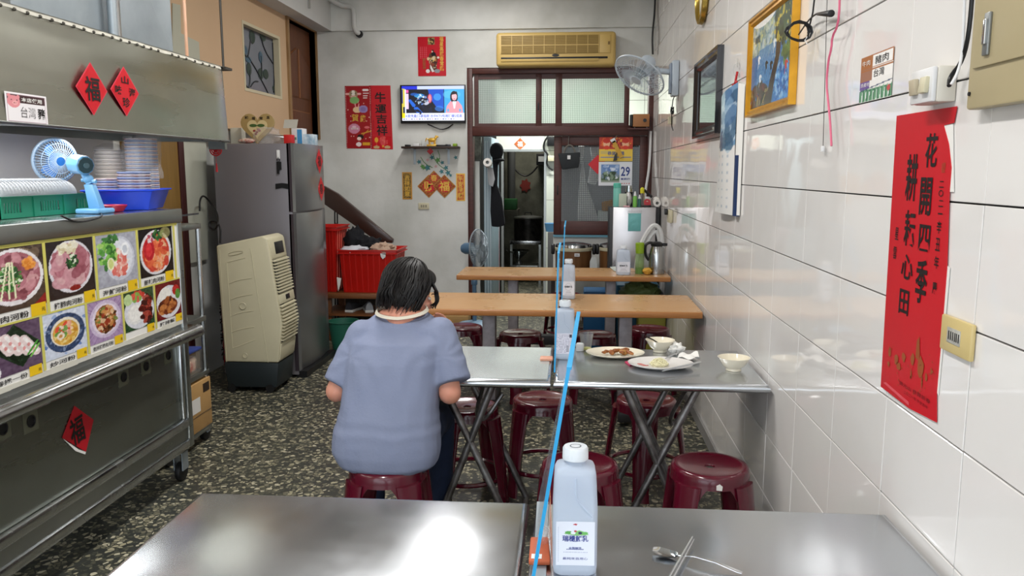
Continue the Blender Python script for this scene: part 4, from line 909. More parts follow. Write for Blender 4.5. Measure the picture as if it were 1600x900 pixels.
# red fortune diamond on the counter
c = F_(121, 671, CX - .028)
t = thing('fortune_diamond', 'tilted red paper diamond stuck on the steel counter front', 'sticker', tuple(c - Vector((0, 0, .1))))
pp = [F_(x, y, CX - .0275) for x, y in ((97, 684), (116, 634), (146, 656), (134, 706))]
MB().poly(pp, (.001, 0, 0)).build('paper', mat('deep_red_paper', '#b00c1e', .5, var=(6, .3, '#8a0815')), t, smooth=0)
u_ = (F_(131, 670, CX - .0255) - F_(113, 677, CX - .0255)).normalized()
txt([('福', F_(121, 672, CX - .0245), Vector((0, 1, .12)).normalized(), Vector((0, -.12, 1)).normalized(), .09, .115, .05)], ink, t)
b = MB(); b.poly([F_(x, y, CX - .0255) for x, y in ((99, 686), (122, 702), (134, 706), (133, 710), (118, 705))], (.001, 0, 0)); b.build('white_backing', whitep, t, smooth=0)

# ---- menu board with dish photographs
MX = CX + .0
t = menu = thing('menu_board', 'printed menu board of nine dish photos on the counter front', 'menu', (CX, 3.0, F_(284, 505).z))
za, zm_, zb = F_(277, 347).z, F_(279, 434).z, F_(285, 503).z
yl = F_(-36, 400).y; yr = F_(281, 400).y
MB().box((CX - .012, yl, zb), (CX - .006, yr, za)).build('backing_sheet', whitep, t, smooth=0)
r_ = random.Random(5)
b = MB()
for i in range(46):
    y = yl + (yr - yl) * i / 46; b.box((CX - .006 - .0004 * (i % 3), y, zb - .006 - .008 * abs(noise.noise(Vector((i * .4, 0, 3))))), (CX - .004 + .0003 * (i % 3), y + .075, zb + .008 + .012 * abs(noise.noise(Vector((i * .5, 4, 3))))))
b.build('torn_tape_edge', mat('aged_tape', '#c9c6ba', .5), t, kind='stuff', smooth=0)
def bowl_img(kind, w=74, h=84, seed=0):
    im = Img(w, h, '#1b1416'); A = im.ar
    if kind == 'beef':
        im = Img(w, h, '#4a3a30'); im.blobs(30, .6, .7, .6, .4, .12, ['#6d5a48', '#3a2a24', '#8c7a60', '#2a1c18'], .8, 1); im.ell(.5, .52, .47, .44, '#e6e1e4'); im.ell(.5, .53, .42, .38, '#a2606a')
        im.blobs(120, .5, .53, .36, .33, .05, ['#b06f7c', '#8b4a55', '#c78b93', '#7a3d48', '#d1a0a2'], .9, 2); im.blobs(130, .42, .5, .2, .2, .022, ['#2f6b2c', '#1f4a20', '#63944a', '#e9efd8', '#3c7c36'], .95, 3); im.blobs(20, .75, .7, .08, .1, .03, ['#e8a04a', '#d9802c'], .9, 4)
        for a in (0, .1, -.12): im.line(.4 + a, .2, .45 + a * .3, .75, .012, '#e6e8c2')
        im.poly([(.75, 0), (1, 0), (1, .2)], '#8a1c1c')
    elif kind == 'pork':
        im = Img(w, h, '#241a1c'); im.ell(.5, .52, .46, .45, '#dcd8e0'); im.ell(.5, .53, .41, .4, '#b98088'); im.blobs(50, .5, .5, .33, .32, .09, ['#b5707e', '#96525f', '#c8909a', '#a4606c', '#d0a4a8'], .9, 5)
        im.blobs(70, .52, .6, .12, .11, .022, ['#1f4a22', '#35702f', '#14301a', '#dfe4cf'], .95, 6); im.blobs(30, .45, .85, .2, .08, .04, ['#d9d2b4', '#cdbf9a', '#ece7d2'], .9, 7); im.ell(.55, .14, .12, .05, '#8a1c1c')
    elif kind == 'seafood':
        im = Img(w, h, '#a4a6b2'); im.noise(.04, 1); im.ell(.56, .5, .38, .42, '#c6c9d6'); im.ell(.56, .52, .33, .36, '#dcdfe8'); im.blobs(70, .55, .42, .2, .24, .045, ['#e28a80', '#e9b3a6', '#d8685e', '#f0d2c8', '#f3e6de'], .9, 8)
        im.blobs(60, .25, .62, .2, .26, .04, ['#4f9438', '#7dbb50', '#2f6a28', '#a5cf6e'], .92, 9); im.ell(.33, .42, .09, .12, '#e8e8c6'); im.ell(.33, .42, .06, .09, '#cfd688'); im.ell(.7, .66, .1, .13, '#eef0f4'); im.ell(.7, .66, .06, .08, '#c9ced9'); im.blobs(30, .35, .88, .2, .06, .03, ['#2c5a2c', '#3f7a3a'], .9, 10)
    elif kind == 'spicy':
        im = Img(w, h, '#15100f'); im.ell(.48, .48, .46, .46, '#dcd9dd'); im.ell(.48, .48, .4, .4, '#c8432c'); im.blobs(70, .5, .42, .34, .3, .06, ['#d8603c', '#e88a54', '#c23a2c', '#eda884', '#e2b48a'], .9, 11)
        im.ell(.28, .55, .16, .22, '#b81f2a'); im.ell(.28, .55, .09, .14, '#d6343a'); im.blobs(30, .33, .8, .15, .08, .025, ['#eadfe0', '#b0445a', '#d9c0c8'], .9, 12); im.blobs(50, .56, .85, .15, .12, .025, ['#2f5a2c', '#4c7d3c', '#1c3a20'], .95, 13); im.ell(.78, .86, .16, .12, '#a9a468', 0, .7)
    elif kind == 'rolls':
        im = Img(w, h, '#5e4a60'); im.noise(.05, 2); im.poly([(.05, .55), (.6, .08), (.98, .5), (.5, .98)], '#20301f'); im.poly([(.08, .6), (.2, .75), (.5, .3), (.6, .12)], '#12180f', .5)
        for i in range(4):
            x = .12 + i * .17; im.line(x + .03, .82 - i * .06, x + .26, .46 - i * .05, .075, '#e9d6d4'); im.line(x + .05, .83 - i * .06, x + .27, .48 - i * .05, .03, '#f8f2f0'); im.ell(x + .12, .68 - i * .06, .03, .04, '#d87a78', 0, .7); im.ell(x + .2, .55 - i * .05, .03, .04, '#d8605c', 0, .6)
        im.line(.72, .3, .92, .52, .02, '#4f9a3c'); im.line(.78, .25, .95, .45, .02, '#7cbc58'); im.ell(.0, .12, .2, .2, '#e0dfe4'); im.ell(.0, .12, .15, .16, '#7c1c16')
    elif kind == 'fried':
        im = Img(w, h, '#cfd6e6'); im.blobs(60, .5, .5, .6, .6, .03, ['#5a78b8', '#e4e8f2', '#8aa2cf'], .8, 14); im.ell(.5, .5, .46, .42, '#39496b'); im.blobs(90, .5, .5, .42, .4, .02, ['#4d608a', '#28344f', '#8294b4'], .8, 15); im.ell(.5, .52, .34, .31, '#e8e0cf'); im.ell(.5, .5, .3, .27, '#d8a648'); im.blobs(60, .5, .48, .26, .22, .025, ['#e8c068', '#c78a30', '#f0d890'], .9, 16)
        im.blobs(24, .5, .56, .2, .15, .04, ['#efc9b0', '#f0ddd0', '#d84a34', '#6c9a48', '#e8a890'], .92, 17); im.ell(.38, .45, .09, .08, '#eeddc8'); im.ell(.38, .45, .04, .035, '#c8904c')
    elif kind == 'dry':
        im = Img(w, h, '#a98fb4'); 
        for i in range(12): im.line(math.cos(i) * .9 + .5, 0, .5 - math.cos(i) * .9, 1, .008, '#7f6590', .5)
        im.ell(.5, .52, .46, .44, '#cdbcd6'); im.ell(.5, .52, .38, .37, '#e2d6e4'); im.ell(.5, .52, .31, .33, '#8a5a30'); im.blobs(90, .5, .52, .3, .31, .04, ['#c98a50', '#6c3a1e', '#dba878', '#4a2c18', '#9a3a24', '#7a8a44', '#e3c09a'], .92, 18)
    elif kind == 'ribs':
        im = Img(w, h, '#2c4a2c'); im.ell(.5, .45, .5, .44, '#dadbe2'); im.ell(.36, .4, .27, .26, '#e4e3e2'); im.ell(.36, .42, .22, .21, '#f2f0ec'); im.blobs(50, .74, .45, .16, .32, .06, ['#8a2a20', '#5a1812', '#a8483a', '#3c100c'], .92, 19); im.blobs(20, .45, .82, .16, .1, .06, ['#c62f24', '#d9584a', '#7cae4c'], .9, 20); im.ell(.15, .8, .14, .14, '#bcd49a')
    else:
        im = Img(w, h, '#6b1c1c'); im.ell(.5, .45, .48, .44, '#dddbe0'); im.ell(.36, .66, .22, .2, '#ece9e2'); im.ell(.44, .34, .38, .22, '#7c3a1e'); im.blobs(50, .45, .34, .34, .18, .06, ['#a05a2c', '#6a2c14', '#c47c40', '#4a1c10'], .9, 21); im.ell(.78, .72, .14, .14, '#b82a26'); im.ell(.85, .6, .1, .14, '#5c8a3c')
    im.noise(.05, seed + 40, 3); return im
def cell(kind, x0, x1, z0, z1, cap, stick=True, capw=.6):
    y0, y1 = F_(x0, 420).y, F_(x1, 420).y; ch = (z1 - z0) * .15
    im = bowl_img(kind)
    panel('dish_photo', im, (CX - .0045, y0, z0 + ch), (0, y1 - y0, 0), (0, 0, z1 - z0 - ch), menu, 'print_gloss')
    w_ = y1 - y0
    if cap: txt([(cap, (CX - .0035, y0 + w_ * .38, z0 + ch * .42), Y_, Z_, w_ * capw, ch * .6, .015)], ink, menu, 'caption')
    if stick:
        MB().box((CX - .0038, y0 + w_ * .72, z0 + ch * .0), (CX - .0028, y0 + w_ * .97, z0 + ch * 1.15)).build('price_sticker', yellowt, menu, smooth=0)
        txt([('元', (CX - .0022, y0 + w_ * .92, z0 + ch * .5), Y_, Z_, w_ * .06, ch * .35, .02)], ink, menu, 'price_mark')
for k, x0, x1, cp in (('beef', -32, 71, '牛肉河粉'), ('pork', 75, 149, '豬腳肉河粉'), ('seafood', 154, 216, '海鮮河粉'), ('spicy', 221, 273, '酸辣肉河粉')): cell(k, x0, x1, zm_, za - .012, cp)
for k, x0, x1, cp in (('rolls', -30, 56, '春捲一份'), ('fried', 61, 129, '炒河粉'), ('dry', 133, 187, '乾拌豬腸肉河粉'), ('ribs', 191, 238, ''), ('curry', 242, 282, '豬排飯')): cell(k, x0, x1, zb + .012, zm_ - .006, cp)
b = MB()
for x in (72.5, 151.5, 218.5, 276): y = F_(x, 420).y; b = MB().box((CX - .0042, y - .008, zm_), (CX - .003, y + .008, za)); b.build('yellow_tape', yellowp, t, smooth=0)
for x in (58.5, 131, 189, 240): y = F_(x, 420).y; MB().box((CX - .0042, y - .007, zb + .015), (CX - .003, y + .007, zm_ - .006)).build('yellow_tape', yellowp, t, smooth=0)
MB().box((CX - .0042, yl, zm_ - .006), (CX - .0032, yr, zm_ + .001)).build('yellow_tape', yellowp, t, smooth=0)
MB().box((CX - .0042, yl, za - .014), (CX - .0032, yr, za - .002)).build('yellow_tape', yellowp, t, smooth=0)
# ---- things standing on the counter
zc = ztop + .001
def Tz(px, py): return P(px, py, Z=zc)
# green basket
p0, p1 = Tz(6, 343), Tz(137, 331)
gx = (p0.x + p1.x) / 2; gy0, gy1 = p0.y, p1.y; gh = .085; gd = .34
t = thing('plastic_basket', 'green slotted plastic basket at the counter edge', 'basket', (gx - gd / 2, (gy0 + gy1) / 2, zc))
MB().box((gx - gd, gy0, zc), (gx, gy1, zc + .005)).build('base', greenpl, t)
def side(a, c):
    b = MB(); a = Vector(a); c = Vector(c); d = (c - a); ln = d.length; d.normalize(); n = Vector((d.y, -d.x, 0)); nn = max(4, int(ln / .017))
    def bx(s0, s1, z0, z1, th=.004):
        q = [a + d * s0 + Vector((0, 0, z0)), a + d * s1 + Vector((0, 0, z0)), a + d * s1 + Vector((0, 0, z1)), a + d * s0 + Vector((0, 0, z1))]; b.poly(q, n * th)
    bx(0, ln, .0, .02); bx(0, ln, gh - .025, gh); bx(0, ln, gh - .004, gh, .012)
    for i in range(nn + 1):
        s = ln * i / nn
        if (i // 7) % 2 == 0: bx(max(0, s - .0045), min(ln, s + .0045), .02, gh - .025)
        elif s + ln / nn <= ln + 1e-4: bx(s, s + ln / nn, .02, gh - .025)
    for i in range(4): bx(ln * i / 3 - (.006 if i else 0), ln * i / 3 + (.006 if i < 3 else 0), 0, gh, .009)
    b.build('basket_side', greenpl, t, smooth=0)
side((gx, gy0, zc + .001), (gx, gy1, zc + .001)); side((gx - gd, gy0, zc + .001), (gx, gy0, zc + .001)); side((gx, gy1, zc + .001), (gx - gd, gy1, zc + .001)); side((gx - gd, gy1, zc + .001), (gx - gd, gy0, zc + .001))
# nested clear cups lying in the basket
cm = mat('frosted_lid', '#f0f3f7', .25, alpha=.66, spec=.6)
M = Matrix.Translation((gx - .1, gy0 + .03, zc + .085)) @ Matrix.Rotation(R(-90), 4, 'X')
cup = None
for row, (dx, dz, n) in enumerate(((-.085, .082, 24), (-.225, .082, 22))):
    for i in range(n):
        y = gy0 + .02 + i * .021
        if y > gy1 - .09: break
        if cup is None:
            MM = Matrix.Rotation(R(-90), 4, 'X')
            b = MB().lathe([(.072, 0), (.07, .003), (.06, .05), (.045, .068), (0, .072)], 24, MM); bm = b.bm
            me = bpy.data.meshes.new('clear_cup'); bmesh.ops.recalc_face_normals(bm, faces=bm.faces); bm.to_mesh(me); bm.free(); me.polygons.foreach_set('use_smooth', [True] * len(me.polygons)); me.materials.append(cm); cup = me
        o = link('clear_cup', cup, None, (gx + dx, y, zc + dz)); tag(o, ('end cup of the %s row of clear nested cups in green basket' % ('front', 'back')[row]) if i == 0 else 'clear plastic cup nested in the %s row inside the green basket' % ('front', 'back')[row], 'cup', 'clear plastic cups in the green basket')
# light blue table fan
f0 = Tz(153, 333)
t = thing('desk_fan', 'light blue small fan seen from behind on the counter', 'fan', tuple(f0))
b = MB(); b.box((f0.x - .06, f0.y - .075, zc), (f0.x + .05, f0.y + .055, zc + .022)); b.build('base', bluelt, t, bevel=.009, seg=3)
st = P(141, 288, Y=f0.y); b = MB(); b.loft([[f0 + Vector((dx * a, dy * a, z)) for dx, dy in ((-.03, -.02), (.025, -.02), (.025, .02), (-.03, .02))] + [] for a, z in ((1, .02),)] + [[Vector((st.x, st.y, st.z)) + Vector((dx, dy, 0)) * .75 for dx, dy in ((-.03, -.02), (.025, -.02), (.025, .02), (-.03, .02))]]); b.build('stand', bluelt, t, bevel=.004)
hc = P(124, 257, Y=f0.y); cc = P(86, 251, Y=f0.y + .1)
b = MB(); b.sph(P(138, 280, Y=f0.y), .022, 12, 8); b.tube([P(150, 284, Y=f0.y), P(128, 281, Y=f0.y)], .009, 8); b.tube([st, hc], .016, 8); b.build('tilt_joint', bluelt, t)
ax = (cc - hc).normalized(); u, v = frame_from(ax); Mh = Matrix.Translation(hc) @ Matrix((u, v, ax)).transposed().to_4x4()
MB().lathe([(0, -.052), (.036, -.052), (.042, -.047), (.044, .03), (.034, .05), (0, .05)], 10, Mh).build('motor_housing', bluelt, t, bevel=.004)
MB().lathe([(0, -.0545), (.034, -.0545), (.036, -.05), (0, -.05)], 10, Mh).build('vent_cap', mat('teal_dark', '#2e4b54', .4), t)
MB().cyl(Mh @ Vector((0, 0, -.062)), Mh @ Vector((0, 0, -.054)), .012, n=12).build('knob', mat('teal_grey', '#54707a', .4), t)
Mc = Matrix.Translation(cc) @ Matrix((u, v, ax)).transposed().to_4x4()
cage(Mc, .098, t, mat('cage_grey', '#8fa3b8', .35), 44, .035, .05, .0016); blades(Mc, .082, t, mat('fan_blade_blue', '#2f78c8', .35))
MB().tube([Mc @ Vector((math.cos(a) * .094, math.sin(a) * .094, .004)) for a in [2 * PI * i / 36 for i in range(36)]], .006, 8, closed=True).build('blue_rim', bluelt, t)
MB().tube([Tz(158, 334), Tz(150, 338) + Vector((.03, 0, 0)), F_(135, 346, CX + .01), F_(115, 346, CX + .01), F_(95, 337, CX + .01)], .004, 6, smooth=2).build('power_cord', black, t)
# blue tray
cA = Tz(232, 328); tl, td = .235, .27
u = Vector((-.88, -.48, 0)).normalized(); v = Vector((-.25, 1, 0)).normalized()
t = thing('blue_tray', 'royal blue plastic tray under the stacked paper bowls', 'tray', tuple(cA + u * .12 + v * .12))
cA = cA + Vector((0, 0, .0))
def ring(e, z): return [cA - u * e - v * e + Vector((0, 0, z)), cA + u * (tl + e) - v * e + Vector((0, 0, z)), cA + u * (tl + e) + v * (td + e) + Vector((0, 0, z)), cA - u * e + v * (td + e) + Vector((0, 0, z))]
b = MB(); b.loft([ring(0, 0), ring(.028, .09), ring(.038, .09), ring(.038, .098), ring(.024, .098), ring(-.004, .006)], cap=True); b.build('tray_body', bluepl, t, bevel=.003)
# stacks of paper bowls
def bowlmesh(name, r, m):
    b = MB().lathe([(0, 0), (r * .62, 0), (r * .97, .045), (r, .046), (r, .05), (r * .94, .048), (r * .6, .006), (0, .006)], 24); bm = b.bm
    bmesh.ops.recalc_face_normals(bm, faces=bm.faces); me = bpy.data.meshes.new(name); bm.to_mesh(me); bm.free(); me.polygons.foreach_set('use_smooth', [True] * len(me.polygons)); me.set_sharp_from_angle(angle=.7); me.materials.append(m); return me
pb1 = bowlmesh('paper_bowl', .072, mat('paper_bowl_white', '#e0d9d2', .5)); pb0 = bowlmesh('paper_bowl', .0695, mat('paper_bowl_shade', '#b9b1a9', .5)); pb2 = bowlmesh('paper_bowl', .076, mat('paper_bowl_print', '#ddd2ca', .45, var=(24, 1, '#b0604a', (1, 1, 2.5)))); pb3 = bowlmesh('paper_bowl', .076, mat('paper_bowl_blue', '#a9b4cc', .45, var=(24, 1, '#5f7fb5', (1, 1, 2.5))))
def stack(px, n, z0, step, mes, label, group, dv=0, fromz=None):
    c = P(px, 300, Y=cA.y + .12 + dv)
    for i in range(n):
        o = link('paper_bowl', mes[i % len(mes)], None, (c.x + random.gauss(0, .0006), c.y, z0 + i * step)); tag(o, label.replace('paper bowl in', 'paper bowl, topmost in') if i == n - 1 else label, 'bowl', group)
    return c
zt0 = zc + .007
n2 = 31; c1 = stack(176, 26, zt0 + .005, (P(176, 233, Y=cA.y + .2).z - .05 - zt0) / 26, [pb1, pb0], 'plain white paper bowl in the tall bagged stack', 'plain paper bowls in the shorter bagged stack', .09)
c2 = stack(225, n2, zt0 + .005, (P(225, 215, Y=cA.y + .2).z - .05 - zt0) / n2, [pb2, pb3], 'patterned paper bowl in the tallest bagged stack', 'patterned paper bowls in the tallest stack', .1)
c3 = stack(172, 7, zt0 + .02, .012, [pb2, pb3], 'patterned paper bowl in the low loose stack behind the fan', 'loose paper bowls in front', -.03)
c4 = stack(211, 9, zt0 + .02, .013, [pb3, pb2], 'patterned paper bowl in the low loose stack before tallest stack', 'loose paper bowls in front of the tall stack', -.045)
for c, zt_, rr, lb in ((c1, P(176, 230, Y=cA.y + .2).z, .083, 'clear plastic bag around the shorter stack of plain bowls'), (c2, P(225, 211, Y=cA.y + .2).z, .092, 'clear plastic bag around the tallest stack of patterned bowls')):
    rows = []
    for i in range(9):
        z = zt0 + .14 + (zt_ + .02 - zt0 - .14) * i / 8
        q = rr * (1 + .03 * math.sin(i * 2.1)) * (1 if i < 7 else (.9 if i == 7 else .35)); rows.append([Vector((c.x + q * math.cos(a) * (1 + .06 * math.sin(3 * a + i)), c.y + q * math.sin(a) * (1 + .06 * math.cos(4 * a + i)), z)) for a in [2 * PI * k / 28 for k in range(29)]])
    tag(MB().sheet(rows).build('plastic_bag', bagp), lb, 'bag')
tag(MB().lathe([(0, 0), (.05, 0), (.07, .028), (.066, .03), (.048, .006), (0, .006)], 24, Matrix.Translation(Tz(170, 331) + Vector((0, .02, .001)))).build('red_dish', mat('raspberry_plastic', '#a8123a', .35)), 'small dark red plastic dish between blue fan and blue tray', 'dish')
c = Tz(2, 346); tag(MB().box((c.x - .1, c.y - .12, zc), (c.x, c.y - .01, zc + .07)).build('sauce_packet', mat('packet_yellow', '#c9b86a', .4, var=(30, .9, '#e6e2d4')), bevel=.01), 'yellow and white packet at counter edge near the basket', 'packet')
# backsplash wall sheet and cupboards behind the counter
struct(MB().box((-2.64, 1.2, ztop + .02), (-2.625, 4.45, 1.9)).build('trim_7', mat('backsplash_grey', '#dcdadd', .4, 0, var=(2, .2)), smooth=0), 'grey metal backsplash behind the counter')
y0, y1 = F_(252, 260, XL).y, F_(273, 260, XL).y
t = thing('wooden_cabinet', 'tall tan wooden cabinet side with dark post behind the counter', 'cabinet', (XL + .05, (y0 + y1) / 2, 0)); MB().box((XL + .001, y0 - .5, 0), (XL + .03, y1, 1.88)).build('tan_panel', mat('tan_wood', '#8a6a34', .5, var=(4, .4, '#6d5124', (8, 8, .7))), t, bevel=.003)
y2 = F_(281, 260, XL).y; MB().box((XL + .001, y1, 0), (XL + .04, y2, 1.88)).build('dark_post', mat('dark_red_wood', '#3c1412', .5), t, bevel=.003)
ya, yb = F_(281, 260, XL).y, F_(318, 260, XL).y
struct(MB().poly([(XL + .002, ya, .9), (XL + .002, ya + .3, .9), (XL + .002, yb, 1.79), (XL + .002, ya, 1.79)], (.03, 0, 0)).build('trim_8', mat('pale_green_white', '#c0c2b4', .7, var=(2, .2)), smooth=0), 'pale boxed panel on the lower wall')

# ================================================================ EXTRACTOR HOOD
HX = -2.0
def H_(px, py): return P(px, py, X=HX)
he = H_(362, 160).y; hz0 = H_(362, 221).z; hz1 = H_(362, 108).z; hs = 1.2
t = thing('extractor_hood', 'wide stainless steel extractor hood over the food counter', 'hood', (-2.3, 2.8, hz0))
rows = []
for j in range(7):
    z = hz0 + (hz1 - hz0) * j / 6
    rows.append([Vector((HX - .012 * (j - 3) / 3 + .006 * math.sin(i * 1.1 + j * .4) * math.sin(PI * j / 6), hs + (he - .1 - hs) * i / 24, z)) for i in range(25)] + [Vector((HX - .01 * (j - 3) / 3 - .02, he - .04, z)), Vector((HX - .07, he, z))])
MB().sheet(rows).build('front_panel', hoodm, t, smooth=60)
MB().tube([Vector((HX + .005, hs, hz0)), Vector((HX + .005, he - .08, hz0)), Vector((HX - .07, he + .002, hz0))], .009, 6).build('bottom_lip', steeld, t)
MB().box((HX - .09, hs, hz0 + .012), (HX - .0, he - .08, hz0 + .016)).build('gutter', steeld, t)
MB().poly([(HX - .09, hs, hz0 + .014), (HX - .09, he - .02, hz0 + .014), (-2.6, he - .02, hz0 + .24), (-2.6, hs, hz0 + .24)], (0, 0, .004)).build('underside', mat('hood_underside', '#66666a', .35, .8), t, smooth=0)
MB().box((-2.66, hs, hz0 - .0), (-2.6, he - .02, hz0 + .28)).build('back_channel', steeld, t)
MB().poly([(HX - .07, he, hz0), (HX - .07, he, hz1), (-2.66, he, hz1), (-2.66, he, hz0)], (0, -.004, 0)).build('end_panel', steeld, t, smooth=0)
MB().poly([(HX - .012, hs, hz1), (HX - .012, he, hz1), (-2.66, he, hz1 + .03), (-2.66, hs, hz1 + .03)], (0, 0, .003)).build('top_panel', steeld, t, smooth=0)
sm_ = mat('sealant', '#c3c0b3', .6, var=(30, .4)); r_ = random.Random(9)
MB().sheet([[Vector((HX - .009, hs + (he - hs - .1) * i / 90, hz1 - .016 - .008 * noise.noise(Vector((i * .31, 2, 0))))) for i in range(91)], [Vector((HX - .013, hs + (he - hs - .1) * i / 90, hz1 + .003)) for i in range(91)]]).build('sealant_bead', sm_, t)
for px in (12, 33, 53, 72, 90, 107, 123, 138, 153, 167, 181, 194, 207, 219, 229, 240, 251, 272, 282, 294, 307, 319, 329, 337):
    y = H_(px, 100).y; MB().sph((HX - .008, y, hz1 - .014), .007, 8, 5).build('rivet', mat('rivet_dark', '#54514a', .5, .6), t)
MB().box((HX - .15, he - .01, hz0 - .045), (HX - .05, he + .02, hz0)).build('end_bracket', steeld, t)
MB().poly([(-2.6, 2.1, hz0 + .2), (-2.6, 3.05, hz0 + .02), (-2.1, 3.05, hz0 + .0), (-2.1, 2.1, hz0 + .0)], (0, 0, .02)).build('filter_plate', steel, t, smooth=0)
e = H_(352, 106); b = MB(); b.box((HX - .06, he - .06, hz1 - .01), (HX + .0, he + .03, hz1 + .004)); b.tube([Vector((HX - .03, he - .02, hz1)), Vector((HX - .03, he - .02, ZB))], .007, 8); b.build('hanging_rod', mat('dark_iron', '#4b4843', .5, .7), t)
# signs on the hood
def hood_diamond(label, px, py, rw, rh, words_):
    c = H_(px, py); c.x = HX + .012; k = (H_(px + 1, py).y - H_(px, py).y)
    t = thing('red_diamond_sign', label, 'sign', (c.x, c.y, c.z - rh * .0035))
    hy, hz = rw * k, rh * (H_(px, py).z - H_(px, py + 1).z)
    MB().poly([c + Vector((0, -hy, 0)), c + Vector((0, 0, -hz)), c + Vector((0, hy, 0)), c + Vector((0, 0, hz))], (-.0012, 0, 0)).build('pink_border', mat('pink_red', '#d0364a', .5), t, smooth=0)
    cc_ = c + Vector((.001, 0, 0)); MB().poly([cc_ + Vector((0, -hy * .93, 0)), cc_ + Vector((0, 0, -hz * .93)), cc_ + Vector((0, hy * .93, 0)), cc_ + Vector((0, 0, hz * .93))], (-.0008, 0, 0)).build('paper', redp, t, smooth=0)
    txt([(ch, c + Vector((.003, u_ * hy, v_ * hz)), Y_, Z_, w_ * hy, h_ * hz, bo) for ch, u_, v_, w_, h_, bo in words_], ink, t)
hood_diamond('red paper diamond with one large black fortune character on hood', 139.5, 139, 24.5, 41, [('福', 0, 0, .95, .92, .06)])
hood_diamond('red paper diamond with four small black characters on hood', 191.5, 143, 22, 38.5, [('山', .0, .46, .5, .3, .05), ('珍', 0, -.44, .5, .4, .05), ('海', .48, .0, .48, .36, .05), ('味', -.5, .02, .45, .36, .05)])
a, c = H_(3, 190), H_(66, 150)
y0, y1, z0, z1 = H_(2, 150).y, H_(67, 150).y, H_(66, 196).z, H_(66, 151).z
t = thing('pork_label', 'white label with pink pig face and dark brown banner', 'label', (HX, (y0 + y1) / 2, z0)); X0 = HX + .012
im = Img(90, 66, '#e9e4e6'); im.rect(.04, .05, .96, .94, '#b09aa4'); im.rect(.055, .07, .945, .92, '#e6e2e4'); im.rect(.055, .66, .945, .92, '#3c1f22')
im.ell(.2, .7, .15, .2, '#d98a90'); im.ell(.1, .88, .04, .06, '#d98a90'); im.ell(.31, .86, .04, .06, '#d98a90'); im.ell(.23, .66, .06, .07, '#e8a8a8'); im.ell(.21, .66, .01, .025, '#8a4048'); im.ell(.25, .66, .01, .025, '#8a4048'); im.ell(.15, .75, .012, .02, '#40202a'); im.ell(.28, .75, .012, .02, '#40202a')
panel('label_print', im, (X0, y0, z0), (0, y1 - y0, 0), (0, 0, z1 - z0), t); W_, H2 = y1 - y0, z1 - z0
txt([('本店使用', (X0 + .0015, y0 + W_ * .62, z0 + H2 * .79), Y_, Z_, W_ * .5, H2 * .15, .03)], whitep, t)
txt([('台灣', (X0 + .0015, y0 + W_ * .52, z0 + H2 * .38), Y_, Z_, W_ * .36, H2 * .36, -.012), ('豬', (X0 + .0015, y0 + W_ * .84, z0 + H2 * .38), Y_, Z_, W_ * .18, H2 * .36, .04)], ink, t)
# duct above the hood
t = thing('ventilation_duct', 'large cross creased galvanised duct rising above the hood', 'duct', (-2.4, 3.6, hz1)); DX = -2.22
dy1_ = F_(271, 40, DX).y; dym = F_(168, 20, DX).y; dy0_ = F_(20, 0, DX).y
MB().box((-2.66, dy0_, hz1 + .035), (DX - .012, dy1_, 3.39)).build('duct_body', galv, t)
for a, c in ((dy0_, dym), (dym, dy1_)):
    z0, z1 = hz1 + .035, hz1 + .035 + (c - a) * 1.15; m_ = Vector((DX, (a + c) / 2, (z0 + z1) / 2)); X0 = DX - .011
    q = [Vector((X0, a, z0)), Vector((X0, c, z0)), Vector((X0, c, z1)), Vector((X0, a, z1))]; b = MB()
    for i in range(4): b.poly([q[i], q[(i + 1) % 4], m_])
    b.build('creased_sheet', galv, t, smooth=5)
for dx, r in ((-.012, .022), (.02, .02)):
    y = dym + dx; MB().tube([Vector((DX + .03, y, hz1 + .02)), Vector((DX + .03, y, ZB + .38))], r, 10).build('flue_pipe', chrome if dx > 0 else galv, t)
c = H_(299, 98); t = thing('copper_strip', 'pale orange metal strip hanging down to the hood', 'strip', (HX - .02, c.y, c.z)); MB().box((HX - .024, c.y - .012, c.z), (HX - .018, c.y + .012, ZB + .38)).build('strip', mat('pale_copper', '#d9a584', .4, .3, var=(4, .4, '#efd9c6')), t)
MB().box((HX - .017, c.y - .01, c.z - .02), (HX - .013, c.y + .01, c.z + .01)).build('red_tip', redp, t)
# lucky charm hanging from hood end
c = P(337, 234, Y=he + .03)
t = thing('lucky_charm', 'round red openwork lucky charm with tassel hanging from hood', 'charm', tuple(c)); m_ = mat('charm_red', '#c01522', .5)
b = MB()
for r in (.035, .024, .012): b.tube([c + Vector((math.cos(a) * r, 0, math.sin(a) * r)) for a in [2 * PI * i / 20 for i in range(20)]], .004, 6, closed=True)
for a in range(6): b.tube([c, c + Vector((math.cos(a * PI / 3) * .035, 0, math.sin(a * PI / 3) * .035))], .003, 5)
b.build('charm_ring', m_, t); MB().tube([c + Vector((0, 0, .035)), Vector((c.x, c.y, hz0 - .0))], .0025, 5).build('string', m_, t)
b = MB(); b.tube([c - Vector((0, 0, .035)), c - Vector((0, 0, .08))], .0015, 5); b.cyl(c - Vector((0, 0, .08)), c - Vector((0, 0, .13)), .004, .007, 8); b.build('tassel', m_, t)

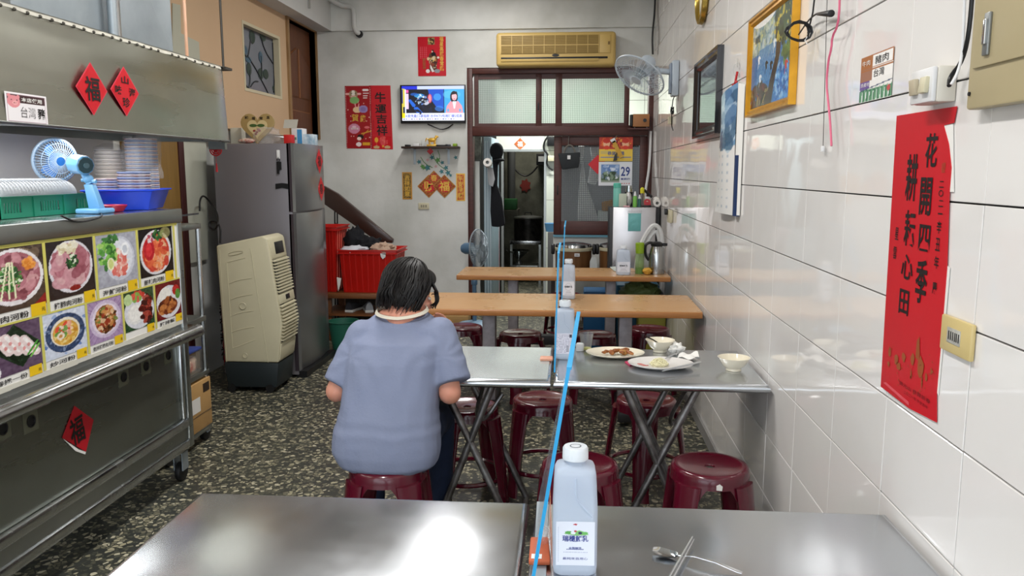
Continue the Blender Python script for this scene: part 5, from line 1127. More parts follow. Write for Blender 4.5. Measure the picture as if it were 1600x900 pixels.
# ================================================================ RACK, COOLER, FRIDGE
rz = P(331, 668, Z=.045)
t = thing('steel_rack', 'open stainless steel shelf rack on casters behind the counter', 'rack', (-2.42, 4.5, 0)); rz = P(331, 685, Z=0); rx = rz.x - .015; ry1 = rz.y; ry0 = ye + .06; rzt = P(322, 347, X=rx).z
for x in (rx, -2.78):
    for y in (ry0 + .015, ry1): MB().tube([Vector((x, y, .1)), Vector((x, y, rzt))], .014, 8).build('post', steel, t)
def shz(py): return P(324, py, X=rx).z
for z in (rzt, shz(490), shz(575), shz(662)):
    MB().box((-2.79, ry0, z - .03), (rx + .015, ry1 + .015, z)).build('shelf', steeld, t, bevel=.003)
MB().box((rx - .01, ry0, rzt + .05), (rx + .008, ry1 + .01, rzt + .06)).build('guard_rail', chrome, t)
for y in (ry0 + .05, ry1 - .02):
    MB().cyl((rx - .03, y, .051), (rx, y, .051), .05, n=20).build('caster_wheel', rubber, t, bevel=.006)
    MB().box((rx - .04, y - .02, .05), (rx - .034, y + .02, shz(662) - .03)).box((rx + .004, y - .02, .05), (rx + .01, y + .02, shz(662) - .03)).build('caster_fork', galv, t)
# plastic container with blue lid
zS = shz(575) + .001; c0 = P(318, 566, X=rx + .0)
t = thing('food_container', 'clear plastic box with blue lid and packets on rack', 'container', (rx - .12, ry1 - .17, zS))
MB().box((rx - .22, ry1 - .3, zS), (rx + .005, ry1 - .06, zS + .13)).build('tub', clearp, t, bevel=.01); MB().box((rx - .228, ry1 - .308, zS + .1305), (rx + .012, ry1 - .052, zS + .148)).build('lid', mat('navy_lid', '#2c3f86', .4), t, bevel=.005)
MB().box((rx - .2, ry1 - .28, zS + .01), (rx - .01, ry1 - .08, zS + .1)).build('packets', mat('packet_mix', '#d8c9b0', .5, var=(18, .95, '#b8442c')), t, bevel=.02)
# cardboard box with puppy drawing
zS = shz(662) + .001; bx0 = rx - .3; bz1 = P(320, 592, X=rx + .02).z
t = thing('cardboard_box', 'small brown cardboard box on the bottom rack shelf', 'box', (rx - .12, ry1 - .18, zS))
MB().box((bx0, ry1 - .34, zS), (rx + .02, ry1 + .012, bz1)).build('carton', card, t, bevel=.003)
yy = lambda a: ry1 - .34 + .352 * a; zz = lambda a: zS + (bz1 - zS) * a; XB = rx + .0215
def bl(b, pts, r=.0022): b.tube([Vector((XB, yy(p[0]), zz(p[1]))) for p in pts], r, 4, smooth=2)
_ = 0 and MB().poly([Vector((XB - .001, yy(p[0]), zz(p[1]))) for p in ((.28, .12), (.22, .3), (.3, .5), (.26, .7), (.36, .8), (.48, .68), (.5, .5), (.6, .35), (.66, .2), (.6, .1))], (.001, 0, 0)).build('dog_fill', whitep, t, smooth=0)
b = MB(); bl(b, [(0, .3), (.5, .33), (1, .32)], .0015); b.build('printed_line', ink, t)
MB().box((XB - .001, yy(.3), zz(.4)), (XB - .0003, yy(.6), zz(.7))).build('pale_patch', whitep, t, smooth=0)
MB().box((XB - .001, yy(.72), zz(.74)), (XB, yy(.94), zz(.92))).build('dark_patch', mat('print_brown', '#2f2015', .6), t, smooth=0); 
# things on the rack top and cords
c = P(306, 352, X=-2.5); tag(MB().box((-2.56, ry1 - .2, rzt + .001), (-2.4, ry1 - .08, rzt + .045)).build('white_tray', white, bevel=.006), 'small white plastic tray on the rack top', 'tray')
cable('extension_lead', 'thick black power cord looping from socket behind fridge', [P(312, 330, X=-2.74), P(312, 312, X=-2.74), P(318, 304, X=-2.74), P(330, 318, X=-2.74), P(340, 334, X=-2.6), P(341, 350, X=-2.55), P(336, 360, X=-2.6), P(327, 356, X=-2.65), P(328, 344, X=-2.65), P(345, 350, X=-2.55), P(344, 380, X=-2.55)], .007, black, 'cable')
# water cooler fan (evaporative)
zf = 0
n0, n1, n2_ = P(437, 614, Z=0), P(463, 598, Z=0), P(352, 604, Z=0)
cwX = n0.x; cY0 = n0.y; cY1 = n1.y + .04; cXl = P(349, 600, Y=cY0).x
ct = P(439, 369, Y=cY0).z; ctl = P(343, 384, Y=cY0).z; xtop = P(411, 374, Y=cY0).x; zb_ = P(437, 567, Y=cY0).z
t = thing('air_cooler', 'tall cream portable air cooler with charcoal water tank', 'air cooler', ((cXl + cwX) / 2, (cY0 + cY1) / 2, 0))
def prof(y, ins=0): return [Vector((cXl + .02, y, .03 if 0 else zb_)), Vector((cwX, y, zb_)), Vector((P(439, 500, Y=cY0).x + .005, y, .5)), Vector((xtop + .03, y, ct - .02)), Vector((xtop - .01, y, ct + .0)), Vector((cXl + .0, y, ctl))]
b = MB(); b.loft([prof(cY0), prof(cY1)]); b.build('body', cream, t, bevel=.012, seg=3)
b = MB(); b.poly([(cXl + .03, cY0 + .005, .035), (cwX - .02, cY0 + .005, .035), (cwX - .0, cY0 + .0, zb_ - .002), (cXl + .01, cY0, zb_ - .002)], (0, cY1 - cY0, 0)); b.build('water_tank', dkbase, t, bevel=.01)
for x in (cXl + .06, cwX - .07): MB().cyl((x, cY0 - .002, .03), (x, cY0 + .03, .03), .03, n=14).build('wheel', rubber, t)
for x in (cXl + .06, cwX - .07): MB().cyl((x, cY1 - .04, .03), (x, cY1 - .01, .03), .03, n=14).build('wheel', rubber, t)
# front panel, grille openings (front faces +X and slopes)
def fp(s, q, off=0):   # s: 0..1 across depth(Y), q: height 0 bottom .. 1 top on the front slope
    z = zb_ + (ct - .02 - zb_) * q
    xs_ = [(zb_, cwX), (.5, P(439, 500, Y=cY0).x + .005), (ct - .02, xtop + .03)]
    x = np.interp(z, [a[0] for a in xs_], [a[1] for a in xs_]); return Vector((x + off, cY0 + (cY1 - cY0) * s, z))
def fpan(s0, s1, q0, q1, off, m_, nm, th=.012):
    MB().poly([fp(s0, q0, off), fp(s1, q0, off), fp(s1, q1, off), fp(s0, q1, off)], (-th, 0, 0)).build(nm, m_, t, bevel=.002)
fpan(.06, .94, .84, .99, .006, cream, 'control_surround'); fpan(.3, .8, .87, .965, .009, black, 'display_panel')
fpan(.08, .92, .555, .83, .003, mat('grille_dark', '#2c302e', .6), 'grille_opening'); fpan(.08, .92, .16, .47, .003, MATS['grille_dark'], 'grille_opening')
fpan(.04, .96, .475, .55, .010, cream, 'middle_band'); fpan(.42, .66, .495, .535, .012, black, 'badge', .004)
for lo, hi in ((.56, .83), (.165, .468)):
    n = 11
    for i in range(n):
        q = lo + (hi - lo) * (i + .5) / n
        MB().poly([fp(.04, q - .004, .018), fp(.96, q - .004, .018), fp(.96, q + .005, .018), fp(.04, q + .005, .018)], (-.02, 0, .004)).build('louvre_slat', cream, t)
for lo, hi in ((.56, .83), (.165, .468)):
    b = MB()
    for i in range(12): s_ = .3 + .58 * i / 11; b.poly([fp(s_ - .006, lo, .008), fp(s_ + .006, lo, .008), fp(s_ + .006, hi, .008), fp(s_ - .006, hi, .008)], (-.004, 0, 0))
    b.build('louvre_vane', cream, t, kind='stuff', smooth=0)
fpan(.04, .96, .02, .15, .006, cream, 'lower_panel', .01)
# side relief
def sp(u_, v_): return Vector((cXl + (cwX - cXl) * u_, cY0 - .0005, zb_ + (ctl - zb_) * v_))
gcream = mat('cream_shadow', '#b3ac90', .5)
b = MB(); b.tube([sp(.2, .12), sp(.62, .2)], .003, 5); b.tube([sp(.2, .12), sp(.17, .86)], .003, 5); b.tube([sp(.17, .86), sp(.5, .9)], .003, 5); b.tube([sp(.08, .0), sp(.06, .97)], .002, 5); b.tube([sp(.82, .0), sp(.6, .98)], .0025, 5)
for v_ in (.27, .41, .55, .69): b.tube([sp(.2, v_ - .01), sp(.35, v_ + .02), sp(.6, v_ + .04)], .003, 5, smooth=1)
b.build('side_moulding', cream, t, kind='stuff')
for v_, r in ((.49, .026), (.06, .02)):
    MB().lathe([(r, .004), (r * .85, .007), (r * .8, .003), (0, .002)], 24, Matrix.Translation(sp(.42, v_)) @ Matrix.Rotation(R(90), 4, 'X')).build('round_boss', cream, t)
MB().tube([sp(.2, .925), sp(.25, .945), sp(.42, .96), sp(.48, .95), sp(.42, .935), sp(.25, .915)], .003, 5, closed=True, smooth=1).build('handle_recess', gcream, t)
# fridge
f0 = P(466, 584, Z=.03); FX = f0.x; FY0 = f0.y; FY1 = P(523, 549, Z=.03).y + .0; FZ = P(455, 224, Y=FY0).z; FXl = P(336, 300, Y=FY0).x; FXb = P(456, 300, Y=FY0).x
t = fr = thing('refrigerator', 'tall grey two door refrigerator seen from its side', 'refrigerator', ((FX + FXl) / 2, (FY0 + FY1) / 2, 0))
FXl = max(FXl, XL + .01)
MB().box((FXl, FY0, .02), (FXb, FY1, FZ)).build('cabinet_body', greyfr, t, bevel=.008)
zsplit = P(462, 333, Y=FY0).z
def door_(z0, z1):
    n = 10; ro = []
    for z in (z0, z1):
        ro.append([Vector((FXb + .002, FY0, z))] + [Vector((FX - .012 + .05 * math.sin(PI * (.06 + .88 * i / n)), FY0 + .004 + (FY1 - FY0 - .008) * i / n, z)) for i in range(n + 1)] + [Vector((FXb + .002, FY1, z))])
    return MB().loft(ro)
for z0, z1 in ((zsplit + .006, FZ + .004), (.05, zsplit - .006)):
    d = door_(z0, z1).build('door', fridgem, t, bevel=.003)
    MB().box((FXb + .004, FY0 - .004, z0 + .002), (FX - .02, FY0 + .0, z1 - .002)).build('door_edge', fridged, d, smooth=0)
    hz = (z0, z1) if z0 > 1 else (z1 - .62, z1)
    MB().box((FX - .018, FY0 - .004, hz[0] + .01), (FX - .008, FY0 + .02, hz[1] - .004)).build('chrome_strip', chrome, d)
    MB().box((FX - .004, FY0 + .022, hz[0] + .01), (FX + .006, FY0 + .085, hz[1] - .01)).build('handle_recess', black, d, bevel=.003)
MB().box((FXb - .02, FY0 + .01, .0), (FXb + .06, FY1 - .01, .048)).build('plinth', black, t)
for px, py in ((499, 252), (503, 295)):
    yy_ = P(px, py, X=FX + .035).y; c = Vector((FX - .012 + .05 * math.sin(PI * (.06 + .88 * (yy_ - FY0) / (FY1 - FY0))) + .008, yy_, P(px, py, X=FX + .035).z))
    tt = thing('fortune_diamond', 'upper red diamond sticker on the fridge door' if py < 270 else 'lower red diamond sticker on the fridge door', 'sticker', tuple(c - Vector((0, 0, .1))))
    MB().poly([c + Vector((0, -.09, 0)), c + Vector((0, 0, -.1)), c + Vector((0, .09, 0)), c + Vector((0, 0, .1))], (.001, 0, 0)).build('paper', redp, tt, smooth=0); txt([('福' if py < 270 else '春', c + Vector((.0022, 0, 0)), Y_, Z_, .08, .085, .03)], mat('maroon_ink', '#4c0a12', .5), tt)
c = P(435.5, 244, Y=FY0); t = thing('magnet_hook', 'white magnetic hook holding black keys on fridge side', 'hook', tuple(c - Vector((0, 0, .15)))); MB().box((c.x - .012, FY0 - .014, c.z - .02), (c.x + .012, FY0 - .001, c.z + .045)).build('hook_body', white, t, bevel=.004)
b = MB(); b.tube([Vector((c.x, FY0 - .014, c.z - .01)), Vector((c.x - .012, FY0 - .014, c.z - .03)), Vector((c.x, FY0 - .014, c.z - .045)), Vector((c.x + .012, FY0 - .014, c.z - .03))], .003, 5, closed=True); b.box((c.x - .014, FY0 - .016, c.z - .13), (c.x + .004, FY0 - .008, c.z - .04)); b.box((c.x + .002, FY0 - .012, c.z - .1), (c.x + .02, FY0 - .006, c.z - .04)); b.build('keys', black, t, kind='stuff')
c = P(441, 291, Y=FY0); t = tag(MB().poly([(c.x - .05, FY0 - .006, c.z - .022), (c.x, FY0 - .006, c.z - .012), (c.x + .05, FY0 - .006, c.z - .022), (c.x + .05, FY0 - .006, c.z + .018), (c.x, FY0 - .006, c.z + .024), (c.x - .05, FY0 - .006, c.z + .018)], (0, .005, 0)).build('fridge_magnet', black), 'small black banner shaped magnet on the fridge side', 'magnet')
# red couplet at the foot of the fridge side
a, c = P(329, 570, Y=FY0 - .0), P(352, 466, Y=FY0)
t = thing('red_couplet', 'dark red paper strip with black characters behind the air cooler', 'poster', ((a.x + c.x) / 2, FY0 - .01, a.z)); MB().box((FXl + .0, FY0 - .004, a.z), (c.x, FY0 - .002, c.z)).build('paper', dkredp, t, smooth=0); txt([('恭\n賀\n新\n禧', ((FXl + c.x) / 2, FY0 - .0055, (a.z + c.z) / 2), X_, Z_, .07, (c.z - a.z) * .85, .04)], ink, t)
# on top of the fridge
zF = FZ + .002
def fy_(px, py, Y): return P(px, py, Y=Y)
Yh = FY0 + .18; c = fy_(402, 202, Yh); sx = .148
hp = []
for i in range(40):
    a = 2 * PI * i / 40; hx = 16 * math.sin(a) ** 3; hy = 13 * math.cos(a) - 5 * math.cos(2 * a) - 2 * math.cos(3 * a) - math.cos(4 * a); hp.append((hx / 17 * .14, hy / 15 * .125 + .012))
t = thing('heart_plaque', 'carved heart shaped tan wooden plaque on top of fridge', 'plaque', (c.x, Yh, zF)); cz_ = zF + .118; RX = Matrix.Rotation(R(-8), 3, 'X')
def hpt(x, z, y=0): return Vector((c.x, Yh, cz_)) + RX @ Vector((x, y, z))
MB().poly([hpt(x, z) for x, z in hp], RX @ Vector((0, .018, 0))).build('heart_board', mat('plaque_wood', '#a48c5a', .45, var=(6, .3, '#8a7240')), t, bevel=.004)
MB().poly([hpt(x * .6, z * .6 - .005, -.003) for x, z in hp], RX @ Vector((0, .003, 0))).build('inner_heart', mat('plaque_cream', '#cbb888', .5), t)
for s in (-1, 1): MB().poly([hpt(s * .03 + .03 * math.cos(a) * 1, .02 + .012 * math.sin(a) + s * .0, -.006) for a in [2 * PI * i / 12 for i in range(12)]], RX @ Vector((0, .003, 0))).build('leaf_inlay', mat('inlay_green', '#3c5a28', .5), t)
b = MB()
for i, (x, z) in enumerate(((-.02, -.02), (0, -.03), (.02, -.02), (-.008, -.045), (.012, -.012))): b.poly([hpt(x + .011 * math.cos(a), z + .009 * math.sin(a), -.006 - i * .0006) for a in [2 * PI * k / 9 for k in range(9)]], RX @ Vector((0, .001, 0)))
b.build('red_inlay', mat('inlay_red', '#8a2a22', .5), t, kind='stuff')
txt([(ch, hpt(x, .075 + (.006 if abs(x) > .05 else 0), -.003), X_, RX @ Z_, .026, .024, .05) for ch, x in (('知', -.085), ('福', -.03), ('常', .03), ('樂', .085))], ink, t)
def crumple(name, label, cat, c, r, m_, seed=0, n=5, dis=.35):
    rr = random.Random(seed); b = MB(); b.sph(c, r, 22, 14)
    for v in b.bm.verts:
        d = (v.co - Vector(c)); k = noise.noise(d * (n / max(r)) + Vector((seed, 0, 0))) + .5 * noise.noise(d * (2.3 * n / max(r)))
        v.co = Vector(c) + d * (1 + dis * k)
        v.co.z = max(v.co.z, c[2] - r[2])
    return tag(b.build(name, m_, smooth=70), label, cat)
crumple('plastic_bag', 'crumpled clear plastic bag lying on fridge beside plaque', 'bag', (fy_(425, 210, FY0 + .25).x, FY0 + .14, zF + .062), (.1, .09, .06), bagp, 3)
c = fy_(449, 213, FY0 + .3); tag(MB().box((c.x - .03, FY0 + .3, zF), (c.x + .03, FY0 + .38, zF + .075)).build('red_box', mat('scarlet_box', '#c8201e', .5), bevel=.002), 'small bright red box on the fridge', 'box')
c0, c1 = fy_(449, 220, FY0 + .42).x + .035, fy_(472, 220, FY0 + .42).x
t = thing('tissue_box', 'white and blue tissue box with printed side on fridge', 'box', ((c0 + c1) / 2, FY0 + .48, zF)); MB().box((c0, FY0 + .42, zF), (c1, FY0 + .54, zF + .13)).build('carton', white, t, bevel=.002); MB().box((c0 + (c1 - c0) * .55, FY0 + .4185, zF + .001), (c1 + .001, FY0 + .42, zF + .12)).build('blue_print', mat('print_blue', '#3f8fc4', .5), t, smooth=0); MB().box((c0 + .015, FY0 + .418, zF + .04), (c0 + .04, FY0 + .42, zF + .06)).build('green_print', mat('print_green', '#5c8a78', .5), t, smooth=0)
c0, c1 = fy_(456, 200, FY0 + .62).x, fy_(466, 200, FY0 + .62).x
MB().poly([(c0, FY0 + .42, zF + .131), (c0 + .11, FY0 + .42, zF + .131), (c0 + .11, FY0 + .46, zF + .2), (c0, FY0 + .46, zF + .2)], (0, .002, 0)).build('open_flap', mat('carton_grey', '#b9b8ae', .6), t)
c0, c1 = fy_(473, 220, FY0 + .5).x, fy_(482, 220, FY0 + .5).x + .03
tag(MB().box((c0 + .01, FY0 + .45, zF), (c1 + .02, FY0 + .58, zF + .085)).build('mask_box', mat('mask_box', '#cfdbe2', .5, var=(20, .8, '#5d93b4')), bevel=.002), 'pale blue and white printed carton at the fridge front edge', 'box')
crumple('food_packet', 'small printed snack packets beside the heart plaque on fridge', 'packet', (fy_(386, 215, FY0 + .1).x, FY0 + .09, zF + .02), (.06, .035, .02), mat('snack_mix', '#d9cfc0', .4, var=(30, .95, '#a83c28')), 8)
c = fy_(368, 210, FY0 + .3); tag(MB().box((c.x - .05, FY0 + .32, zF), (c.x + .04, FY0 + .4, zF + .13)).build('white_carton', mat('ivory_box', '#c9c6b6', .6), bevel=.003), 'upright ivory carton behind the heart plaque on fridge', 'box')
# ================================================================ BACK OF THE ROOM
# stair handrail against the rear wall
def q8(px, py, Y=8.0): return P(px, py, Y=Y)
t = thing('stair_handrail', 'dark brown sloping stair handrail board beyond the fridge', 'handrail', tuple(q8(600, 380)))
MB().poly([q8(505, 290), q8(505, 318), q8(590, 378), q8(613, 380), q8(614, 374), q8(604, 366), q8(528, 303)], (0, .06, 0)).build('rail_board', mat('dark_rail_wood', '#3a241c', .4, coat=.3), t, bevel=.006)
for px, y0, y1 in ((523, 322, 470), (527, 325, 470), (562, 358, 440), (565, 360, 440)): MB().tube([q8(px, y0, 8.04), Vector((q8(px, y1, 8.04).x, 8.04, 0.0))], .008, 8).build('baluster', black, t)
t = tag(MB().poly([q8(522, 348, 8.1), Vector((q8(522, 348, 8.1).x, 8.1, 0)), Vector((q8(600, 430, 8.1).x, 8.1, 0)), q8(600, 430, 8.1)], (0, .05, 0)).build('stair_stringer', mat('stringer', '#18120f', .6)), 'dark sloping stair stringer below the handrail behind crates', 'stairs')
# low wooden bench under the red crate
CY = 7.2
def c7(px, py, Y=CY): return P(px, py, Y=Y)
zb = c7(575, 458).z
t = thing('wooden_bench', 'low worn wooden bench holding the red plastic crate', 'bench', (c7(570, 500).x, CY + .25, 0))
bx0, bx1 = c7(500, 460).x, c7(603, 460).x
MB().box((bx0, CY - .03, zb - .05), (bx1, CY + .5, zb - .001)).build('bench_top', mat('orange_wood', '#7a4a26', .5, var=(5, .5, '#4e2c16', (1, 8, 8))), t, bevel=.004)
for x in (bx0 + .04, c7(588, 460).x): 
    for y in (CY, CY + .44): MB().box((x, y, 0), (x + .06, y + .05, zb - .051)).build('leg', MATS['orange_wood'], t, bevel=.003)
MB().box((bx0, CY - .02, .24), (bx1 - .03, CY + .46, .262)).build('lower_shelf', MATS['orange_wood'], t)
# things on the bench shelf: sneakers
def shoe(name, label, x, y, z, rz, m_, sole):
    t = thing(name, label, 'shoe', (x, y, z), rz, 'shoes on the low bench shelf')
    n = 9; pr = [(0, .035, .05, .085), (.04, .038, .05, .09), (.09, .034, .046, .075), (.14, .038, .045, .06), (.19, .044, .03, .045), (.23, .04, .02, .035), (.26, .02, .01, .02)]
    MB().loft([[Vector((wd * math.cos(a), l_, .022 + (h_ * .9) * max(0, math.sin(a)) + 0 * hh)) for a in [PI * k / n for k in range(n + 1)]] for l_, wd, hh, h_ in pr]).build('upper', m_, t, world=False)
    MB().loft([[Vector((s_ * (wd + .004), l_ - .002, z_)) for s_, z_ in ((-1, 0), (1, 0), (1, .024), (-1, .024))] for l_, wd, hh, h_ in pr]).build('sole', sole, t, world=False, bevel=.003)
gs = mat('shoe_grey', '#8a8d92', .8); wsole = mat('sole_white', '#c9c8c4', .6)
for i, (px, m_, lb) in enumerate(((574, gs, 'pale grey sneaker with white sole on bench shelf'), (590, mat('shoe_white', '#bdbcba', .8), 'white sneaker on bench shelf nearest the person'), (541, mat('shoe_dark', '#23242a', .8), 'dark sneaker in shadow on bench shelf'))):
    shoe('sneaker', lb, c7(px, 420).x, CY + .04 + .0 * i, .263, R(20 - 15 * i) , m_, wsole)
# red crates
def crate(label, x0, x1, y0, y1, z0, z1, tp=.03):
    t = thing('plastic_crate', label, 'crate', ((x0 + x1) / 2, (y0 + y1) / 2, z0)); W = .005
    def rr(e, z): return [Vector((x0 - e, y0 - e, z)), Vector((x1 + e, y0 - e, z)), Vector((x1 + e, y1 + e, z)), Vector((x0 - e, y1 + e, z))]
    MB().loft([rr(-tp, z0), rr(-.008, z1 - .035), rr(.0, z1 - .035), rr(.0, z1), rr(-.012, z1), rr(-tp - .006, z0 + .01)]).build('crate_body', redpl, t, bevel=.003)
    for z in (z1 - .036, z1 - .006, ):
        MB().loft([rr(.002, z), rr(.012, z), rr(.012, z + .008), rr(.002, z + .008)], cap=False, closed=True).build('rim', redpl, t)
    n = 9
    for i in range(n):
        x = x0 + tp + (x1 - x0 - 2 * tp) * (i + .5) / n; dx = (x - (x0 + x1) / 2) * .06
        MB().poly([(x - .006, y0 + tp, z0 + .01), (x + .006, y0 + tp, z0 + .01), (x + .006 + dx, y0 + .006, z1 - .036), (x - .006 + dx, y0 + .006, z1 - .036)], (0, -.007, 0)).build('rib', redpl, t)
    for i in range(5):
        y = y0 + tp + (y1 - y0 - 2 * tp) * (i + .5) / 5
        MB().poly([(x1 - tp, y - .006, z0 + .01), (x1 - tp, y + .006, z0 + .01), (x1 - .008, y + .006, z1 - .036), (x1 - .008, y - .006, z1 - .036)], (.006, 0, 0)).build('rib', mat('faded_red', '#d86a5c', .4), t)
    return t
x0, x1 = c7(529, 400).x, c7(624, 400).x - .03; z1 = c7(570, 391).z
t = crate('large red ribbed plastic crate full of clothes on bench', x0, x1, CY, CY + .44, zb, z1)
MB().poly([c7(594, 396, CY - .012), c7(603, 395, CY - .012), c7(602, 402, CY - .012), c7(598, 405, CY - .012), c7(595, 401, CY - .012)], (0, .002, 0)).build('paint_scrape', white, t, smooth=0)
xx1 = x0 - .02; crate('second red plastic crate wedged beside the fridge', xx1 - .3, xx1, CY + .02, CY + .42, zb, P(523, 355, Y=CY).z)
crumple('folded_clothes', 'beige crumpled cloth draped over the red crate rim', 'cloth', (c7(594, 385).x, CY + .12, z1 + .0), (.12, .1, .055), mat('beige_cloth', '#b89c88', .9, bump=(30, .006)), 4, 4, .5)
crumple('black_cloth', 'black cloth bundle in the middle of the red crate', 'cloth', (c7(567, 380).x, CY + .25, z1 + .02), (.13, .1, .08), blackcloth, 6, 4, .4)
crumple('black_coat', 'black coat heaped at crate side beside the fridge', 'cloth', (c7(541, 372).x, CY + .3, z1 + .05), (.1, .1, .13), blackcloth, 9, 4, .4)
crumple('white_cloth', 'white folded cloth lying at the crate front', 'cloth', (c7(550, 388).x, CY + .12, z1 - .005), (.13, .1, .035), mat('white_cloth_m', '#c9cbd2', .9), 12, 4, .4)
c = P(528, 440, Y=7.18); tag(MB().poly([c + Vector((-.01, 0, .04)), c + Vector((.03, 0, .03)), c + Vector((.02, 0, -.03)), c + Vector((-.0, .0, -.09))], (0, .01, 0)).build('paper_note', whitep), 'white folded paper sticking out between fridge and crate', 'paper')
tag(MB().lathe([(0, 0), (.09, 0), (.13, .27), (.14, .275), (.14, .28), (.125, .28), (.085, .01), (0, .01)], 24, Matrix.Translation((P(536, 500, Y=6.75).x, 6.75, 0))).build('plastic_bin', mat('bin_green', '#1c5a48', .5)), 'green plastic bin on the floor beside the fridge', 'bin')
# standing fan
FXs, FYs = P(741, 430, Y=8.0).x, 8.0
t = thing('standing_fan', 'blue grey standing fan beside the kitchen opening', 'fan', (FXs, FYs, 0))
MB().lathe([(0, 0), (.2, 0), (.2, .015), (.15, .04), (.03, .06), (0, .06)], 32, Matrix.Translation((FXs, FYs, .0))).build('base', mat('fan_base_blue', '#7f9cb5', .35), t)
zc_ = P(745, 388, Y=FYs).z
MB().tube([(FXs, FYs, .05), (FXs, FYs, .45)], .022, 12).build('lower_pole', fanblue, t); MB().tube([(FXs, FYs, .45), (FXs, FYs, zc_ - .06)], .014, 10).build('upper_pole', fanblue, t)
MB().cyl((FXs, FYs, .43), (FXs, FYs, .48), .032, n=14).build('height_collar', fanblue, t, bevel=.004)
ax = Vector((.8, -.3, .05)).normalized(); u, v = frame_from(ax); hm = Vector((FXs, FYs, zc_)); Mh = Matrix.Translation(hm) @ Matrix((u, v, ax)).transposed().to_4x4()
MB().lathe([(0, -.14), (.04, -.135), (.058, -.1), (.058, -.02), (.03, 0), (0, 0)], 18, Mh).build('motor_housing', fanblue, t); MB().tube([hm - Vector((0, 0, .07)), hm - Vector((0, 0, .03))], .02, 8).build('tilt_joint', fanblue, t)
Mc = Matrix.Translation(hm + ax * .05) @ Matrix((u, v, ax)).transposed().to_4x4(); cage(Mc, .19, t, mat('cage_pale', '#9aa5ae', .3, .5), 48, .05, .04, .0016); blades(Mc, .17, t, mat('fan_blade_clear', '#aab7bf'))
# shoes / slippers and cartons near the opening
tag(MB().box((P(705, 490, Y=8.3).x - .1, 8.12, 0), (P(735, 490, Y=8.3).x, 8.36, .08)).build('low_carton', card, bevel=.004), 'low flat carton on floor beside the standing fan', 'box')
# ---------------- corridor things
def K9(px, py, Y=9.0): return P(px, py, Y=Y)
t = thing('corridor_door', 'pale blue folding door edge inside the kitchen opening', 'door', tuple(K9(760, 420)[:2]) + (0,))
x0, x1 = K9(756, 300, 8.75).x, K9(768, 300, 8.75).x; MB().box((x0, 8.75, .01), (x1, 9.6, K9(760, 214, 8.75).z)).build('panel', mat('pale_blue_panel', '#90a4ae', .4), t, bevel=.004)
for i in range(3): y = 8.72; MB().box((x0 + .01 + i * .028, 8.742, .02), (x0 + .022 + i * .028, 8.749, K9(760, 220, 8.75).z)).build('rib', mat('pale_blue_rib', '#b4c4cb', .4), t)
x0, x1 = K9(739, 300, 8.72).x, K9(750, 300, 8.72).x
tag(MB().box((x0, 8.68, 0), (x1, 8.73, K9(745, 252, 8.7).z)).build('white_cupboard', mat('cupboard_white', '#cfd1ce', .6)), 'white cupboard side just inside the kitchen opening', 'cupboard')
tag(MB().box((x0 - .05, 8.66, K9(745, 250, 8.7).z), (x1 + .02, 8.75, K9(745, 214, 8.7).z)).build('grey_carton', mat('mottled_grey', '#6c7068', .7, var=(14, .9, '#2f332e'))), 'mottled grey carton on top of the white cupboard', 'box')
# hanging apron with cap and towel
t = thing('hanging_apron', 'long black apron with cap hanging inside the opening', 'apron', tuple(K9(778, 350, 8.65)))
Ya = 8.66
ol = [(768, 224), (776, 226), (784, 232), (784, 248), (778, 258), (777, 290), (784, 310), (789, 350), (786, 353), (778, 355), (768, 354), (766, 330), (767, 295), (770, 262), (768, 240)]
b = MB(); n = len(ol); pr = [P(x, y, Y=Ya) for x, y in ol]; b.poly(pr, (0, .05, 0)); b.build('cloth', blackcloth, t, bevel=.012, seg=2)
b = MB(); b.sph(P(776, 236, Y=Ya - .03), (.075, .06, .09)); b.sph(P(780, 250, Y=Ya - .04), (.06, .06, .02)); b.build('cap', blackcloth, t)
b = MB(); b.poly([P(x, y, Y=Ya - .06) for x, y in ((761, 262), (770, 262), (773, 280), (770, 292), (764, 289), (762, 278))], (0, .02, 0)); tag(b.build('hanging_towel', mat('towel_white', '#b9bcc0', .9, bump=(40, .004)), bevel=.006), 'white towel hanging beside the black apron', 'towel')
c = P(763, 256, Y=Ya - .1); tag(MB().lathe([(.018, 0), (.045, 0), (.045, .09), (.018, .09)], 20, Matrix.Translation(c) @ Matrix.Rotation(R(80), 4, 'X')).build('paper_roll', whitep), 'white paper roll hanging above the white towel', 'roll')
t = tag(MB().box((K9(768, 1, 9.9).x, 9.9, 0), (K9(779, 1, 9.9).x, 9.95, K9(770, 355, 9.9).z)).build('printed_cartons', mat('carton_print', '#c9ccd6', .5, var=(7, .95, '#b8242a'))), 'red and white printed cartons stacked below the apron', 'box')
# diamond on the tile
c = P(812.5, 225, Y=YT - .003); t = thing('tile_diamond', 'orange paper diamond on white tiles above kitchen doorway', 'sticker', tuple(c)); diamond('paper', c, X_, Z_, .076, (0, .001, 0), mat('orange_paper', '#c4582c', .5, var=(30, .6, '#e0a060')), t); txt([('福', c - Vector((0, .002, 0)), X_, Z_, .07, .07, .03)], whitep, t)
